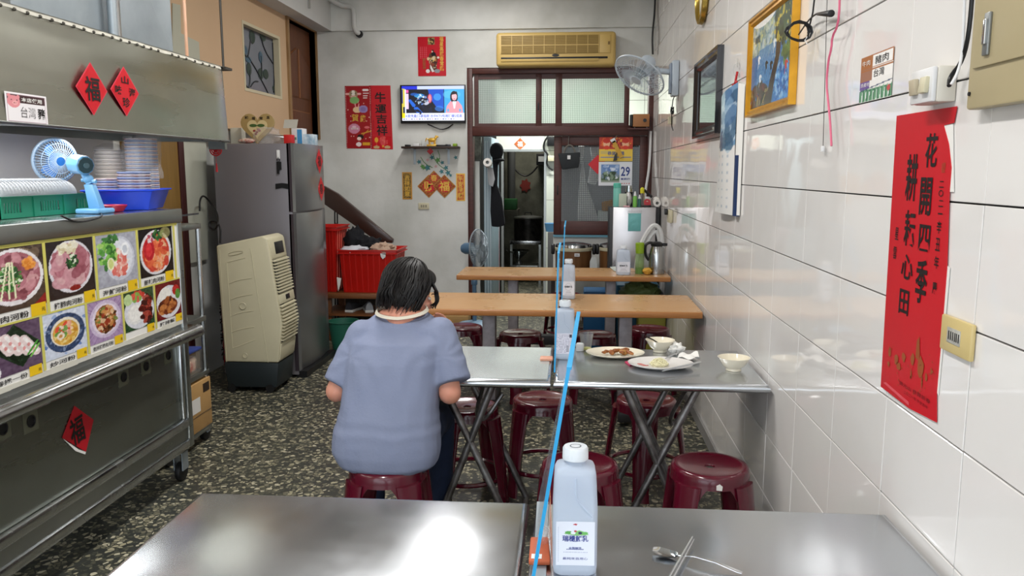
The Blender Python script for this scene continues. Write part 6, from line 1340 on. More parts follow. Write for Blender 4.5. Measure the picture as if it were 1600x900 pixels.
# meter and wires at right of the kitchen door
a, c = P(855, 228, Y=YT - .1), P(864, 213, Y=YT - .1); tag(MB().box((a.x, YT - .1, a.z), (c.x + .1, YT - .001, c.z)).build('meter_box', black, bevel=.004), 'black meter box on tiles at the doorway corner', 'box')
a, c = P(856, 252, Y=YT - .08), P(865, 243, Y=YT - .08); tag(MB().box((a.x, YT - .08, a.z), (c.x + .1, YT - .001, c.z)).build('junction_box', cream, bevel=.004), 'cream junction box below the black meter box', 'box')
cable('meter_cable', 'black cable looping round the meter box on tiles', [P(857, 212, Y=YT - .05), P(850, 222, Y=YT - .05), P(849, 234, Y=YT - .05), P(857, 241, Y=YT - .05), P(853, 258, Y=YT - .05), P(864, 266, Y=YT - .05)], .012, black)
# ---------------- kitchen things
def Kk(px, py, Y=11.2): return P(px, py, Y=Y)
x0, x1 = Kk(797, 380).x, Kk(846, 380).x; zt_ = Kk(820, 376).z
t = thing('kitchen_stand', 'steel kitchen stand under the big dark pot', 'stand', ((x0 + x1) / 2, 11.3, 0))
MB().box((x0, 11.15, zt_ - .05), (x1, 11.6, zt_)).build('top', steel, t, bevel=.004)
for x in (x0 + .02, x1 - .02): MB().box((x - .015, 11.16, 0), (x + .015, 11.19, zt_ - .05)).build('leg', steeld, t)
MB().box((x0, 11.15, Kk(820, 414).z - .02), (x1 - .05, 11.5, Kk(820, 414).z)).build('lower_shelf', steel, t)
pc = Vector((Kk(824, 350).x, 11.38, zt_ + .001)); darkpot = mat('blackened_pot', '#1c1a1a', .4, .6, var=(12, .6, '#4a4744'))
t = thing('stock_pot', 'large blackened stock pot with lid on kitchen stand', 'pot', tuple(pc)); zl = Kk(824, 342, 11.38).z - pc.z
MB().lathe([(0, 0), (.19, 0), (.2, .02), (.2, zl), (.21, zl + .01), (.19, zl + .01), (.19, .02), (0, .02)], 28, Matrix.Translation(pc)).build('pot_body', darkpot, t)
MB().lathe([(.212, zl + .012), (.2, zl + .03), (.08, zl + .05), (0, zl + .055)], 28, Matrix.Translation(pc)).build('lid', steeld, t); MB().tube([pc + Vector((-.05, 0, zl + .055)), pc + Vector((-.04, 0, zl + .09)), pc + Vector((.04, 0, zl + .09)), pc + Vector((.05, 0, zl + .055))], .008, 8).build('lid_handle', black, t)
wc = Vector((Kk(810, 400).x, 11.25, Kk(810, 413).z + .001)); tag(MB().lathe([(0, 0), (.06, 0), (.06, .04), (.03, .06), (.03, .08), (.17, .19), (.18, .195), (.165, .195), (.02, .09), (0, .09)], 28, Matrix.Translation(wc)).build('steel_basin', steel), 'steel basin on foot on lower kitchen shelf', 'basin')
c = Kk(814, 366, 11.18); tag(MB().box((Kk(791, 330).x - .1, 11.7, Kk(790, 330).z), (Kk(803, 330).x, 11.95, Kk(790, 313).z)).build('green_crate', mat('crate_green', '#2e6b3a', .5), bevel=.006), 'green plastic crate on ledge left inside dark kitchen', 'crate')
struct(MB().box((-1.8, 11.65, 0), (Kk(804, 330).x, 12.39, Kk(790, 331).z - .001)).build('trim_9', stainwall))
a, c = P(838, 258, Y=11.95), P(850, 240, Y=11.95); tag(MB().box((a.x, 11.95, a.z), (c.x + .05, 12.39, c.z)).build('gas_heater', black, bevel=.006), 'black wall box with pale panel in dark kitchen', 'box')
MB().box((a.x + .03, 11.94, a.z + .05), (c.x, 11.949, c.z - .04)).build('pale_panel', mat('panel_grey', '#a9acac', .5), bpy.data.objects['gas_heater'])
cable('sagging_cable', 'dark cable sagging across the stained kitchen wall', [P(804, 264, Y=12.2), P(812, 272, Y=12.2), P(822, 276, Y=12.2), P(832, 270, Y=12.2), P(840, 260, Y=12.2)], .012, black)
c = P(821, 290, Y=12.38); t = tag(MB().poly([c + Vector((.09 * math.cos(a) * (1 if i % 2 else .7), 0, .11 * math.sin(a) * (1 if i % 2 else .7))) for i, a in enumerate([2 * PI * i / 14 for i in range(14)])], (0, .004, 0)).build('red_papercut', mat('papercut_red', '#7c2a22', .6)), 'small dull red papercut on the stained kitchen wall', 'sticker')
MB().tube([P(796, 240, Y=12.1), P(796, 330, Y=12.1)], .05, 10); tag(MB().tube([P(799, 236, Y=12.1), P(799, 316, Y=12.1)], .06, 12).build('flue_pipe', mat('dark_pipe', '#4c4e4e', .5)), 'dark vertical flue pipe inside the kitchen', 'pipe')
tag(MB().box((P(856, 410, Y=9.6).x, 9.5, 0), (P(866, 410, Y=9.6).x + .4, 9.9, P(860, 362, Y=9.6).z)).build('grey_counter', mat('counter_grey', '#6c6a68', .6), bevel=.003), 'grey low counter beyond the doorway post', 'counter')
c = P(861, 350, Y=9.6); tag(MB().lathe([(0, 0), (.06, 0), (.08, .1), (.075, .1), (.055, .01), (0, .01)], 20, Matrix.Translation((c.x, 9.62, P(860, 362, Y=9.6).z + .001))).build('blue_tub', bluelt), 'pale blue tub on the low grey counter', 'tub')
# ---------------- on and before the sliding sash
YD = YB - .012
def D(px, py, Y=YB - .02): return P(px, py, Y=Y)
t = thing('tote_bag', 'small dark grey handbag hanging on the mahogany sash', 'bag', tuple(D(889, 264)))
bagm = mat('bag_charcoal', '#272b2f', .8, bump=(80, .001))
MB().poly([D(872, 240), D(907, 238), D(904, 262), D(878, 265)], (0, -.06, 0)).build('bag_body', bagm, t, bevel=.012)
b = MB(); b.tube([D(881, 240), D(884, 230), D(890, 226), D(896, 230), D(899, 240)], .01, 6, smooth=1); b.tube([D(888, 226), D(889, 212)], .004, 5); b.build('handles', mat('bag_handle', '#6c6862', .8), t)
b = MB().box((D(889, 247).x - .016, YB - .0845, D(889, 249).z), (D(889, 247).x + .016, YB - .081, D(889, 243).z)); b.build('bag_label', white, t, smooth=0)
# white plastic bags behind the wired glass
def sheetbag(name, label, pts, Y, m_, dep=.05):
    b = MB(); q = [P(x, y, Y=Y) for x, y in pts]; b.poly(q, (0, dep, 0)); return tag(b.build(name, m_, bevel=.01), label, 'bag')
tag(MB().tube([(gx0, YB + .19, P(900, 228.6, Y=YB + .19).z), (gx1, YB + .19, P(900, 228.6, Y=YB + .19).z)], .012, 8).build('hanging_rail', steel), 'steel rail behind the wired glass holding white bags', 'rail')
tag(MB().box((sx0 + .03, YB + .66, 0), (1.25, YB + .95, zr0 - .05)).build('added_grey_backdrop', mat('slate_backdrop', '#8b8c90', .6)), 'tall grey backdrop added behind the sliding sash to darken it', 'cupboard')  # added panel, screens off the bright tiled wall behind the wired glass
zq = P(940, 330, Y=YB + .4).z; tag(MB().box((P(935, 330, Y=YB + .4).x, YB + .36, 0), (gx1, YB + .6, zq - .001)).build('corridor_cupboard', mat('cupboard_white', '#cfd1ce')), 'white cupboard behind the wired glass under tan basket', 'cupboard')
wbag = mat('white_bag', '#f6f7f8', .4, bump=(12, .02))
sheetbag('white_shopping_bag', 'tall white plastic bag hanging behind the wired glass', [(903, 228), (914, 228), (911, 250), (916, 285), (936, 345), (902, 345), (904, 300), (908, 262)], YB + .16, wbag)
sheetbag('white_shopping_bag', 'second white plastic bag with brown label behind wired glass', [(922, 226), (936, 228), (936, 280), (930, 290), (918, 286), (924, 250)], YB + .2, wbag)
sheetbag('brown_basket', 'tan woven basket seen behind the wired glass corner', [(940, 316), (957, 312), (960, 330), (941, 330)], YB + .4, mat('tan_weave', '#a8782e', .7, bump=(60, .01)))
c = D(930, 258, YB - .005); t = thing('red_diamond', 'red paper diamond half hidden behind the hanging calendar', 'sticker', tuple(c)); diamond('paper', D(934, 257, YB - .0), X_, Z_, .1, (0, .002, 0), redp, t)
# calendar
a, c = D(935, 290, YB - .01), D(988, 253, YB - .01)
t = thing('month_calendar', 'wall calendar with large blue 29 and garden photo', 'calendar', ((a.x + c.x) / 2, YB - .01, a.z)); w_, h_ = c.x - a.x, c.z - a.z
im = Img(90, 62, '#dfe2e8'); im.rect(.08, .15, .62, .88, '#6f8fc0'); im.rect(.08, .15, .62, .45, '#4f6a4a'); im.blobs(60, .35, .42, .25, .14, .06, ['#dfe6ea', '#3f5a3a', '#7f93a8', '#8aa088', '#2f4230'], .85, 3); im.blobs(20, .35, .75, .25, .1, .06, ['#a9c0e0', '#e4ebf4', '#5a7cb8'], .7, 5); im.rect(.08, .15, .62, .22, '#8f9a8c')
for i in range(4): im.rect(.68 + i * .07, .08, .72 + i * .07, .12, '#c03a3a')
panel('calendar_sheet', im, (a.x, YB - .012, a.z), (w_, 0, 0), (0, 0, h_), t); txt([('29', (a.x + w_ * .8, YB - .0135, a.z + h_ * .6), X_, Z_, w_ * .27, h_ * .4, .02), ('星期四', (a.x + w_ * .8, YB - .0135, a.z + h_ * .28), X_, Z_, w_ * .28, h_ * .09, .03)], blueink, t)
a, c = D(936, 252, YB - .01), D(989, 214, YB - .01); w_, h_ = c.x - a.x, c.z - a.z
t = thing('festive_poster', 'red and yellow festive calendar header with lucky figures', 'poster', ((a.x + c.x) / 2, YB - .01, a.z)); im = Img(80, 56, '#e5c24a'); im.rect(0, .5, 1, 1, '#b83a26'); im.blobs(90, .5, .78, .5, .2, .04, ['#d8602c', '#e6a83c', '#8a1c18', '#d94a34'], .8, 2)
for x in (.22, .78): im.ell(x, .72, .1, .17, '#e7b08a'); im.ell(x, .84, .11, .1, '#c4301f'); im.ell(x, .56, .1, .08, '#d03a26')
im.rect(.0, .0, 1, .08, '#d9b84a'); im.rect(.05, .14, .95, .2, '#7a7fa8', .8); im.rect(.05, .3, .35, .42, '#c9b46c')
panel('poster_print', im, (a.x, YB - .011, a.z), (w_, 0, 0), (0, 0, h_), t); txt([('恭賀新禧', (a.x + w_ * .5, YB - .013, a.z + h_ * .33), X_, Z_, w_ * .5, h_ * .16, .02)], mat('slate_ink', '#5a628c', .5), t)
t = thing('yellow_strap', 'mustard strip with white tip hanging over the festive poster', 'strap', tuple(D(962, 245, YB - .04))); MB().poly([D(956, 222, YB - .03), D(961, 219, YB - .03), D(974, 245, YB - .03), D(968, 247, YB - .03)], (0, .008, 0)).build('strip', mat('mustard', '#c79a35', .5), t); MB().poly([D(953, 219, YB - .03), D(960, 215, YB - .03), D(963, 221, YB - .03), D(957, 224, YB - .03)], (0, .008, 0)).build('tip', white, t)
MB().tube([D(957, 201, YB - .03), D(964, 210, YB - .03), D(961, 217, YB - .03)], .004, 6, smooth=1).build('wire_hook', steel, t); tag(MB().poly([D(960, 243, YB - .035), D(964, 238, YB - .035), D(964, 250, YB - .035), D(958, 252, YB - .035)], (0, .01, 0)).build('black_clip', black), 'small black clip hanging below the festive poster', 'clip')

# ---------------- steel fridge / cabinet on the right
SY = 7.35
def S(px, py, Y=SY): return P(px, py, Y=Y)
a, c = S(956, 430), S(1034, 324); zc7 = c.z; xr = min(c.x, XW - .02)
t = thing('steel_cabinet', 'brushed steel cabinet standing in the corner by tiles', 'cabinet', ((a.x + c.x) / 2, SY + .3, 0))
MB().box((a.x - .03, SY + .03, .02), (xr + .01, SY + .36, zc7 - .004)).build('cabinet_body', mat('cabinet_dark', '#26262a', .4), t, bevel=.004); MB().box((a.x, SY, .3), (xr - .03, SY + .029, zc7)).build('door', mat('cabinet_steel', '#c4c2c4', .34, .85, var=(1.5, .3, '#96949a'), rvar=(2, .08)), t, bevel=.006)
MB().box((a.x, SY + .002, .03), (xr - .03, SY + .029, .29)).build('lower_panel', steeld, t, bevel=.004)
t = thing('mask_pouch', 'teal packet in clear pouch stuck on steel cabinet', 'pouch', tuple(S(991, 361, SY - .01))); MB().box((S(981, 361).x, SY - .014, S(990, 361).z), (S(1001, 361).x, SY - .002, S(990, 333).z)).build('teal_packet', mat('teal_packet', '#6cb4b4', .4, bump=(20, .01)), t, bevel=.003); MB().box((S(980, 361).x, SY - .018, S(990, 334).z), (S(1002, 361).x, SY - .002, S(990, 329).z)).build('clear_flap', bagp, t)
zT = zc7 + .001
def on(px, py=320, dy=.1): p = P(px, py, Y=SY + dy); return Vector((p.x, p.y, zT))
def bottle(name, label, cat, base, prof_, m_, cap=None, capm=None, n=20):
    t = thing(name, label, cat, tuple(base)); MB().lathe(prof_, n, Matrix.Translation(base)).build('bottle_body', m_, t)
    if cap: MB().lathe(cap, n, Matrix.Translation(base)).build('cap', capm, t)
    return t
k = SY / 1250 * 1.01
bottle('teal_flask', 'tall mint green drinking flask on the steel cabinet', 'flask', on(964), [(0, 0), (.034, 0), (.036, .01), (.036, .16), (.034, .17), (0, .17)], tealp, [(.036, .172), (.036, .21), (.03, .216), (0, .216)], mat('mint_cap', '#58b8a4', .35))
bottle('steel_flask', 'black and steel insulated flask behind white bag', 'flask', on(982, dy=.25), [(0, 0), (.038, 0), (.038, .13), (0, .13)], black, [(.04, .131), (.04, .16), (.034, .162), (.034, .19), (0, .192)], steel)
tag(MB().box(on(973, dy=.03) + Vector((-.035, 0, 0)), on(973, dy=.03) + Vector((.035, .05, .12))).build('paper_pouch', mat('frosted_pouch', '#b9c4b4', .5), bevel=.006), 'frosted pale green pouch on cabinet beside mint flask', 'pouch')
crumple('white_bag', 'white crumpled bag on the steel cabinet', 'bag', tuple(on(981, dy=.12) + Vector((0, 0, .065))), (.035, .04, .06), mat('bag_white', '#dcd8d8', .5), 5)
tag(MB().box(on(979, dy=.03) + Vector((-.03, -.02, 0)), on(979, dy=.03) + Vector((.03, .02, .012))).build('pink_wipes', mat('wipes_pink', '#d9a8b0', .5), bevel=.004), 'small pink packet at the cabinet front edge', 'packet')
bottle('green_bottle', 'white tipped squeeze bottle with green label', 'bottle', on(992, dy=.04), [(0, 0), (.019, 0), (.019, .09), (.012, .1), (0, .1)], mat('label_green', '#6fb04a', .4), [(.014, .101), (.005, .14), (0, .142)], white)
bottle('dropper_bottle', 'small dark and white dropper bottle beside green labelled one', 'bottle', on(999, dy=.04), [(0, 0), (.017, 0), (.017, .07), (.01, .075), (0, .075)], mat('label_teal', '#2c5f55', .4), [(.012, .076), (.005, .11), (0, .112)], white)
bottle('yellow_spray', 'small yellow spray bottle behind the dropper bottle', 'bottle', on(1003, dy=.16), [(0, 0), (.02, 0), (.022, .1), (.01, .12), (0, .12)], clearp, [(.018, .121), (.02, .16), (.008, .175), (0, .175)], mat('spray_yellow', '#d8cf2a', .4))
t = thing('tape_dispenser', 'red and black tape dispenser on the steel cabinet', 'tape dispenser', tuple(on(1012, dy=.03))); o_ = on(1012, dy=.03); MB().box(o_ + Vector((-.04, -.02, 0)), o_ + Vector((.03, .02, .018))).build('base', black, t, bevel=.003); MB().lathe([(.012, -.012), (.03, -.012), (.03, .012), (.012, .012)], 20, Matrix.Translation(o_ + Vector((-.005, 0, .045))) @ Matrix.Rotation(R(90), 4, 'X')).build('tape_roll', mat('tape_red', '#b01a26', .3), t)
MB().poly([o_ + Vector(p) for p in ((-.035, -.008, .019), (.03, -.008, .019), (.02, -.008, .045), (-.02, -.008, .05))], (0, .016, 0)).build('dispenser_wall', mat('tape_red', '#b01a26'), t)
bottle('jar', 'small white jar behind the red tape dispenser', 'jar', on(1012, dy=.16), [(0, 0), (.03, 0), (.03, .07), (0, .07)], porcel, [(.031, .071), (.031, .09), (0, .091)], white)
M = Matrix.Translation(on(1029, dy=.03) + Vector((-.012, .0, .036))) @ Matrix.Rotation(R(-80), 4, 'X'); tag(MB().lathe([(.014, 0), (.034, 0), (.034, .12), (.014, .12)], 22, M).build('tissue_roll', whitep), 'white roll lying on the cabinet corner with open end facing', 'roll')
tag(MB().tube([on(1006, dy=.2) + Vector((0, 0, .15)), on(1014, dy=.1) + Vector((0, 0, .11)), on(1018, dy=.08) + Vector((0, 0, .09))], .012, 8).build('gas_lighter', black), 'black long lighter leaning between the bottles', 'lighter')
tag(MB().tube([on(1006, dy=.2) + Vector((.0, 0, .0)), on(1006, dy=.2) + Vector((0, 0, .15))], .006, 6).build('thin_rod', mat('rod_yellow', '#cfae3a', .5)), 'thin yellow rod standing behind the bottles', 'rod')
# sheathed thing behind cabinet at wall
tag(MB().box((.71, 7.98, 0), (XW - .02, 8.2, P(1038, 328, Y=7.9).z)).build('tall_carton', mat('dark_carton', '#1d1c1e', .6)), 'tall dark box behind the steel cabinet', 'box')
q = Rw(1050, 338); t = thing('wall_socket', 'cream wall socket with black plug above the thermos', 'socket', (XW - .02, q.y, q.z - .04)); MB().box((XW - .03, q.y - .07, q.z - .05), (XW - .001, q.y + .1, q.z + .05)).build('cover_plate', cream, t, bevel=.005); MB().box((XW - .055, q.y + .02, q.z + .01), (XW - .031, q.y + .09, q.z + .06)).build('plug', black, t, bevel=.006)
# rice cookers on a low bench
RY = 7.75
def RC(px, py, Y=RY): return P(px, py, Y=Y)
zr = RC(895, 419).z - .06
ck = mat('cooker_wood', '#75502f', .45, var=(4, .5, '#573518', (10, 10, 1)))
bx0, bx1 = RC(858, 420).x, RC(957, 420).x
t = thing('low_stand', 'low dark stand under the two rice cookers', 'stand', ((bx0 + bx1) / 2, RY + .2, 0)); MB().box((bx0, RY - .02, zr - .04), (bx1, RY + .46, zr - .001)).build('top', mat('stand_dark', '#2a2423', .5), t)
for x in (bx0 + .02, bx1 - .05):
    for y in (RY, RY + .4): MB().box((x, y, 0), (x + .03, y + .03, zr - .041)).build('leg', MATS['stand_dark'], t)
for px, lb, r in ((896, 'large round rice cooker with wood pattern and steel lid', .19), (958, 'second round rice cooker half hidden by steel cabinet', .18)):
    c = Vector((RC(px, 400).x, RY + .2, zr)); zl = RC(895, 386, RY + .2).z - zr
    if px > 900: c.x = a.x - .03 - .05; c.y = RY + .22
    t = thing('rice_cooker', lb, 'rice cooker', tuple(c)); M = Matrix.Translation(c)
    if px > 900: r = .16; c.x = RC(941, 400).x + r - .03; M = Matrix.Translation(c)
    MB().lathe([(0, 0), (r * .9, 0), (r * .93, .02), (r * .95, zl - .03), (0, zl - .03)], 32, M).build('cooker_body', ck, t)
    MB().lathe([(r * .98, zl - .03), (r * 1.0, zl - .02), (r * 1.0, zl), (r * .95, zl + .002), (0, zl + .002)], 32, M).build('rim_band', cream, t); MB().lathe([(r * .96, zl + .004), (r * .93, zl + .03), (r * .5, zl + .045), (0, zl + .05)], 32, M).build('lid', chrome, t)
    for s in (-1, 1): MB().box(c + Vector((s * (r - .005), -.05, zl - .07)), c + Vector((s * (r + .03), .05, zl + .03))).build('handle', black, t, bevel=.012, seg=3)
    if px < 900: MB().box(c + Vector((.01, -r * .97 - .004, zl - .075)), c + Vector((.06, -r * .93, zl - .045))).build('label_plate', white, t, smooth=0); txt([('23L', c + Vector((.035, -r * .97 - .0055, zl - .06)), X_, Z_, .035, .014, .02)], ink, t)
c = RC(927, 418, RY + .02); tag(MB().poly([(c.x - .035, RY - .04, zr), (c.x + .035, RY - .04, zr), (c.x + .035, RY - .04, zr + .13), (c.x + .02, RY - .04, zr + .17), (c.x, RY - .04, zr + .18), (c.x - .02, RY - .04, zr + .17), (c.x - .035, RY - .04, zr + .13)], (0, .01, 0)).build('rice_paddle', mat('paddle_white', '#c9ccc9', .3)), 'white flat paddle standing between the rice cookers', 'paddle')
# ================================================================ TABLES
TZ = .74
def T_(px, py): return P(px, py, Z=TZ)
dark_tube = rusty
def steel_table(label, x0, x1, y0, y1, legs, lip=True):
    t = thing('folding_table', label, 'table', ((x0 + x1) / 2, (y0 + y1) / 2, 0)); r = .017
    n = 8; ring = []
    pr = [(0, 0), (0, -.024)]
    # sheet top with rolled edge
    def rr(e, z): return [Vector((x0 + e, y0 + e, z)), Vector((x1 - e, y0 + e, z)), Vector((x1 - e, y1 - e, z)), Vector((x0 + e, y1 - e, z))]
    rings = [rr(.03, TZ - .032)]
    for i in range(9):
        a = -PI / 2 + PI * i / 8; rings.append(rr(r * (1 - math.cos(a)) if False else r - r * math.cos(a), TZ - r + r * math.sin(a)))
    MB().loft(rings).build('tabletop', steelt, t, smooth=50)
    for i, (xa, xb, y, dx) in enumerate(legs):
        A = Vector((xa, y, TZ - .04)); Bp = Vector((xb, y, .012)); MB().tube([A, A.lerp(Bp, .5), Bp], .0155, 12).build('leg', dark_tube, t)
    ys = sorted(set(l[2] for l in legs)); ym = lambda k: ys[k]
    xs_ = [l[0] for l in legs]; fx = sorted(set(round(l[1], 4) for l in legs))
    for x in fx: MB().tube([(x, ys[0], .012), (x, ys[-1], .012)], .0125, 10).build('foot_bar', dark_tube, t)
    for x in sorted(set(round(a, 4) for a in xs_)): MB().tube([(x, ys[0], TZ - .04), (x, ys[-1], TZ - .04)], .0125, 10).build('top_bar', dark_tube, t)
    xm = sum(xs_) / len(xs_)
    MB().box((min(xs_) - .05, ys[0] - .02, TZ - .038), (max(xs_) + .05, ys[0] + .005, TZ - .0325)).build('slide_rail', mat('rail_white', '#a8a4a4', .5), t)
    ra = Vector((max(xs_) - .04, ys[0] + .03, TZ - .05)); MB().tube([ra, ra + Vector((-.05, .12, -.16)), ra + Vector((-.02, .2, -.22)), ra + Vector((.06, .24, -.1))], .009, 8, smooth=2).build('folding_strut', dark_tube, t)
    c = Vector((min(xs_) , ys[0], TZ - .04)); MB().cyl(c + Vector((-.004, 0, .012)), c + Vector((.004, 0, -.012)), .0145, n=12).build('red_cap', redp, t)
    return t
# front pair
y1 = T_(310, 768).y; xL1 = T_(311, 769).x; xs1 = T_(832, 786).x; y1b = T_(1408, 801).y; y0 = y1 - .62
y1 = (y1 + y1b) / 2
def legset(xa, xb, ya, yb): return [(xa, xb, ya, 0), (xb, xa, ya, 0), (xa, xb, yb, 0), (xb, xa, yb, 0)]
steel_table('front stainless steel table half nearest the food counter', xL1, xs1 - .008, y0, y1, legset(xL1 + .2, xs1 - .2, y0 + .08, y1 - .08))
steel_table('front stainless steel table half against the tiled wall', xs1 + .008, XW - .014, y0, y1, legset(xs1 + .2, XW - .2, y0 + .08, y1 - .08))
# second pair
y0b = P(900, 597, Z=TZ).y; y1c = P(900, 543, Z=TZ).y; xs2 = T_(863, 590).x
yf, yb_ = y0b + .06, y1c - .08
def X2(px, py=605): return P(px, py, Z=TZ - .04).x
xa, xb = X2(772, 612), X2(640, 612)
fl = lambda px, py, y: P(px, py, Y=y).x
t2l = steel_table('second row steel table where the person eats', xs2 - .8, xs2 - .006, y0b, y1c, [(X2(768), fl(672, 800, yf), yf, 0), (X2(690), fl(812, 850, yf), yf, 0), (X2(768), fl(672, 800, yf), yb_, 0), (X2(690), fl(812, 850, yf), yb_, 0)])
steel_table('second row steel table with dirty plates by tiled wall', xs2 + .006, XW - .014, y0b, y1c, [(X2(977), fl(1088, 810, yf), yf, 0), (X2(1086), fl(958, 790, yf), yf, 0), (X2(977), fl(1088, 810, yf), yb_, 0), (X2(1086), fl(958, 790, yf), yb_, 0)])
# clear plastic sheet on the person's table
tag(MB().box((T_(640, 590).x, y0b + .035, TZ + .0005), (xs2 - .02, y1c - .02, TZ + .002)).build('plastic_cover', mat('clear_table_sheet', '#dfe6e4', .12, alpha=.35, spec=.8, var=(5, .2)), smooth=0), 'clear plastic sheet laid over the steel table where person eats', 'table cover')
# wood tables
def wood_table(label, x0, x1, y0, y1, posts):
    t = thing('wooden_table', label, 'table', ((x0 + x1) / 2, (y0 + y1) / 2, 0))
    MB().box((x0, y0 + .016, TZ - .036), (x1, y1 - .016, TZ)).build('tabletop', lamin, t, smooth=0)
    for ya, yb in ((y0, y0 + .0155), (y1 - .0155, y1)): MB().box((x0, ya, TZ - .038), (x1, yb, TZ - .001)).build('edge_band', laminedge, t, bevel=.006, seg=3)
    for x in posts:
        ym = (y0 + y1) / 2
        MB().box((x - .042, ym - .05, .09), (x + .042, ym + .05, TZ - .037)).build('post', tubem, t, bevel=.006)
        MB().box((x - .05, y0 + .06, .03), (x + .05, y1 - .06, .09)).build('foot_beam', mat('foot_black', '#1b1a1c', .5), t, bevel=.008)
    if len(posts) > 1: MB().box((posts[0] + .05, (y0 + y1) / 2 - .04, .12), (posts[1] - .05, (y0 + y1) / 2 + .04, .2)).build('stretcher_beam', MATS['foot_black'], t, bevel=.004)
    return t
ya, yb = T_(900, 486).y, T_(900, 459).y; xs3 = T_(874, 480).x
xp = lambda px, y: P(px, 540, Y=y).x
y3 = (ya + yb) / 2; YT3 = (ya, yb)
wood_table('third row wooden table behind the seated person', xs3 - .98, xs3 - .006, ya, yb, [xp(765, y3)])
wood_table('third row wooden table against the tiled wall', xs3 + .006, XW - .02, ya, yb, [xp(976, y3)])
ya4, yb4 = T_(900, 432).y, T_(900, 418).y; y4 = (ya4 + yb4) / 2
wood_table('rearmost wooden table reaching the tiled wall', T_(712, 431).x, XW - .02, ya4, yb4, [P(802, 445, Y=y4).x, P(954, 445, Y=y4).x])
# items under the rearmost table
def fl_(px, Y): return P(px, 480, Y=Y).x
tag(MB().box((fl_(912, 6.95), 6.95, 0), (fl_(958, 6.95), 7.25, P(930, 456, Y=6.95).z)).build('blue_crate', mat('crate_blue', '#1c5f92', .45), bevel=.01), 'blue plastic crate on floor below the rearmost table', 'crate')
tag(MB().box((fl_(963, 7.0), 7.0, 0), (fl_(1030, 7.0), 7.3, P(930, 445, Y=7.0).z)).build('blue_storage_box', mat('box_teal', '#24566e', .45), bevel=.01), 'wide dark blue storage box under the rearmost table', 'box')
crumple('green_bag', 'green translucent plastic bag of vegetables under rearmost table', 'bag', tuple(P(1000, 452, Y=6.8) + Vector((0, 0, -.02))), (.17, .1, .09), mat('green_film', '#6d7f4a', .3, alpha=.9, bump=(20, .02)), 6)
tag(MB().box((fl_(997, 6.7), 6.7, 0), (fl_(1042, 6.7), 6.9, P(930, 470, Y=6.7).z)).build('yellow_drum', mat('drum_olive', '#8a8434', .5), bevel=.03), 'olive yellow plastic drum under the green bag', 'drum')
# ================================================================ STOOLS
def stool_proto():
    t = thing('plastic_stool', 'x', 'stool', (0, 0, 0), 0, 'maroon plastic stools'); H = .46; r = .148
    MB().lathe([(.018, H - .014), (.02, H - .01), (.1, H - .009), (.118, H - .003), (.132, H), (.144, H - .004), (r, H - .016), (r + .002, H - .04), (r - .004, H - .04), (.13, H - .014), (.018, H - .018), (.018, H - .014)], 40).build('seat', maroon, t, world=False, smooth=60)
    # apron with arches between the legs
    n = 64; rows = []
    for k in range(2):
        for off in ((0, .004) if False else (0,)): pass
    zt = H - .036
    def low(a):
        c = abs(math.cos(2 * a)) if False else abs(math.sin(2 * a))      # 1 at the legs (45 deg), 0 between
        return H - .052 - .113 * max(0, (c - .55) / .45) ** 1.6
    outer = [[Vector(((r + .004 + (zt - z) * .16) * math.cos(a), (r + .004 + (zt - z) * .16) * math.sin(a), z)) for a in [2 * PI * i / n for i in range(n + 1)] for z in ()] for _ in ()]
    R0 = lambda z: r + .002 + (zt - z) * .14
    rowsu = []
    for j in range(4):
        row = []
        for i in range(n + 1):
            a = 2 * PI * i / n; z = zt + (low(a) - zt) * j / 3; q = R0(z); row.append(Vector((q * math.cos(a), q * math.sin(a), z)))
        rowsu.append(row)
    for j in (3, 2, 1, 0):
        row = []
        for i in range(n + 1):
            a = 2 * PI * i / n; z = zt + (low(a) - zt) * j / 3; q = R0(z) - .004; row.append(Vector((q * math.cos(a), q * math.sin(a), z)))
        rowsu.append(row)
    MB().sheet(rowsu).build('apron', maroon, t, world=False, smooth=60)
    for k in range(4):
        a0 = PI / 4 + k * PI / 2; rings = []
        for i in range(9):
            f = i / 8; z = H - .045 - (H - .045) * f; q = R0(z) + .003 * math.sin(PI * f) - .002; w_ = .056 - .02 * f + .006 * (f > .93); d = .034 - .01 * f
            ca, sa = math.cos(a0), math.sin(a0); er = Vector((ca, sa, 0)); et = Vector((-sa, ca, 0))
            rings.append([er * (q + d * .5 * math.sin(b_) * (1 if math.sin(b_) > 0 else 1.1)) + et * (w_ * math.cos(b_) * (1 - .0 * i)) + Vector((0, 0, z)) for b_ in [2 * PI * m / 14 for m in range(14)]])
        MB().loft(rings).build('leg', maroon, t, world=False, smooth=60)
    MB().tube([Vector(((R0(.12) - .012) * math.cos(a), (R0(.12) - .012) * math.sin(a), .12)) for a in [2 * PI * i / 32 for i in range(32)]], .011, 6, closed=True).build('ring_brace', maroon, t, world=False)
    return t
sp0 = stool_proto(); first = [True]
stool_label = 'maroon plastic stool'
def stool(px, py, label, rz=0, gr='maroon plastic stools'):
    p = P(px, py, Z=.46)
    if first[0]:
        sp0.location = (p.x, p.y, 0); sp0.rotation_euler = (0, 0, rz); sp0['label'] = label; sp0['group'] = gr; first[0] = False; WM[sp0.name] = Matrix.Translation((p.x, p.y, 0)); return sp0
    return dup(sp0, (p.x, p.y, 0), rz, label, gr)
st_p = stool(606, 722, 'maroon plastic stool the person is sitting on', R(0))
st_m = stool(906, 722, 'maroon plastic stool behind the large milk bottle on front table', R(8))
st_r = stool(1109, 724, 'maroon plastic stool by tiled wall with white spot', R(4))
stool(730, 632, 'maroon plastic stool tucked under the eating person table', R(20))
stool(848, 621, 'maroon plastic stool with grey label under second row seam', R(0))
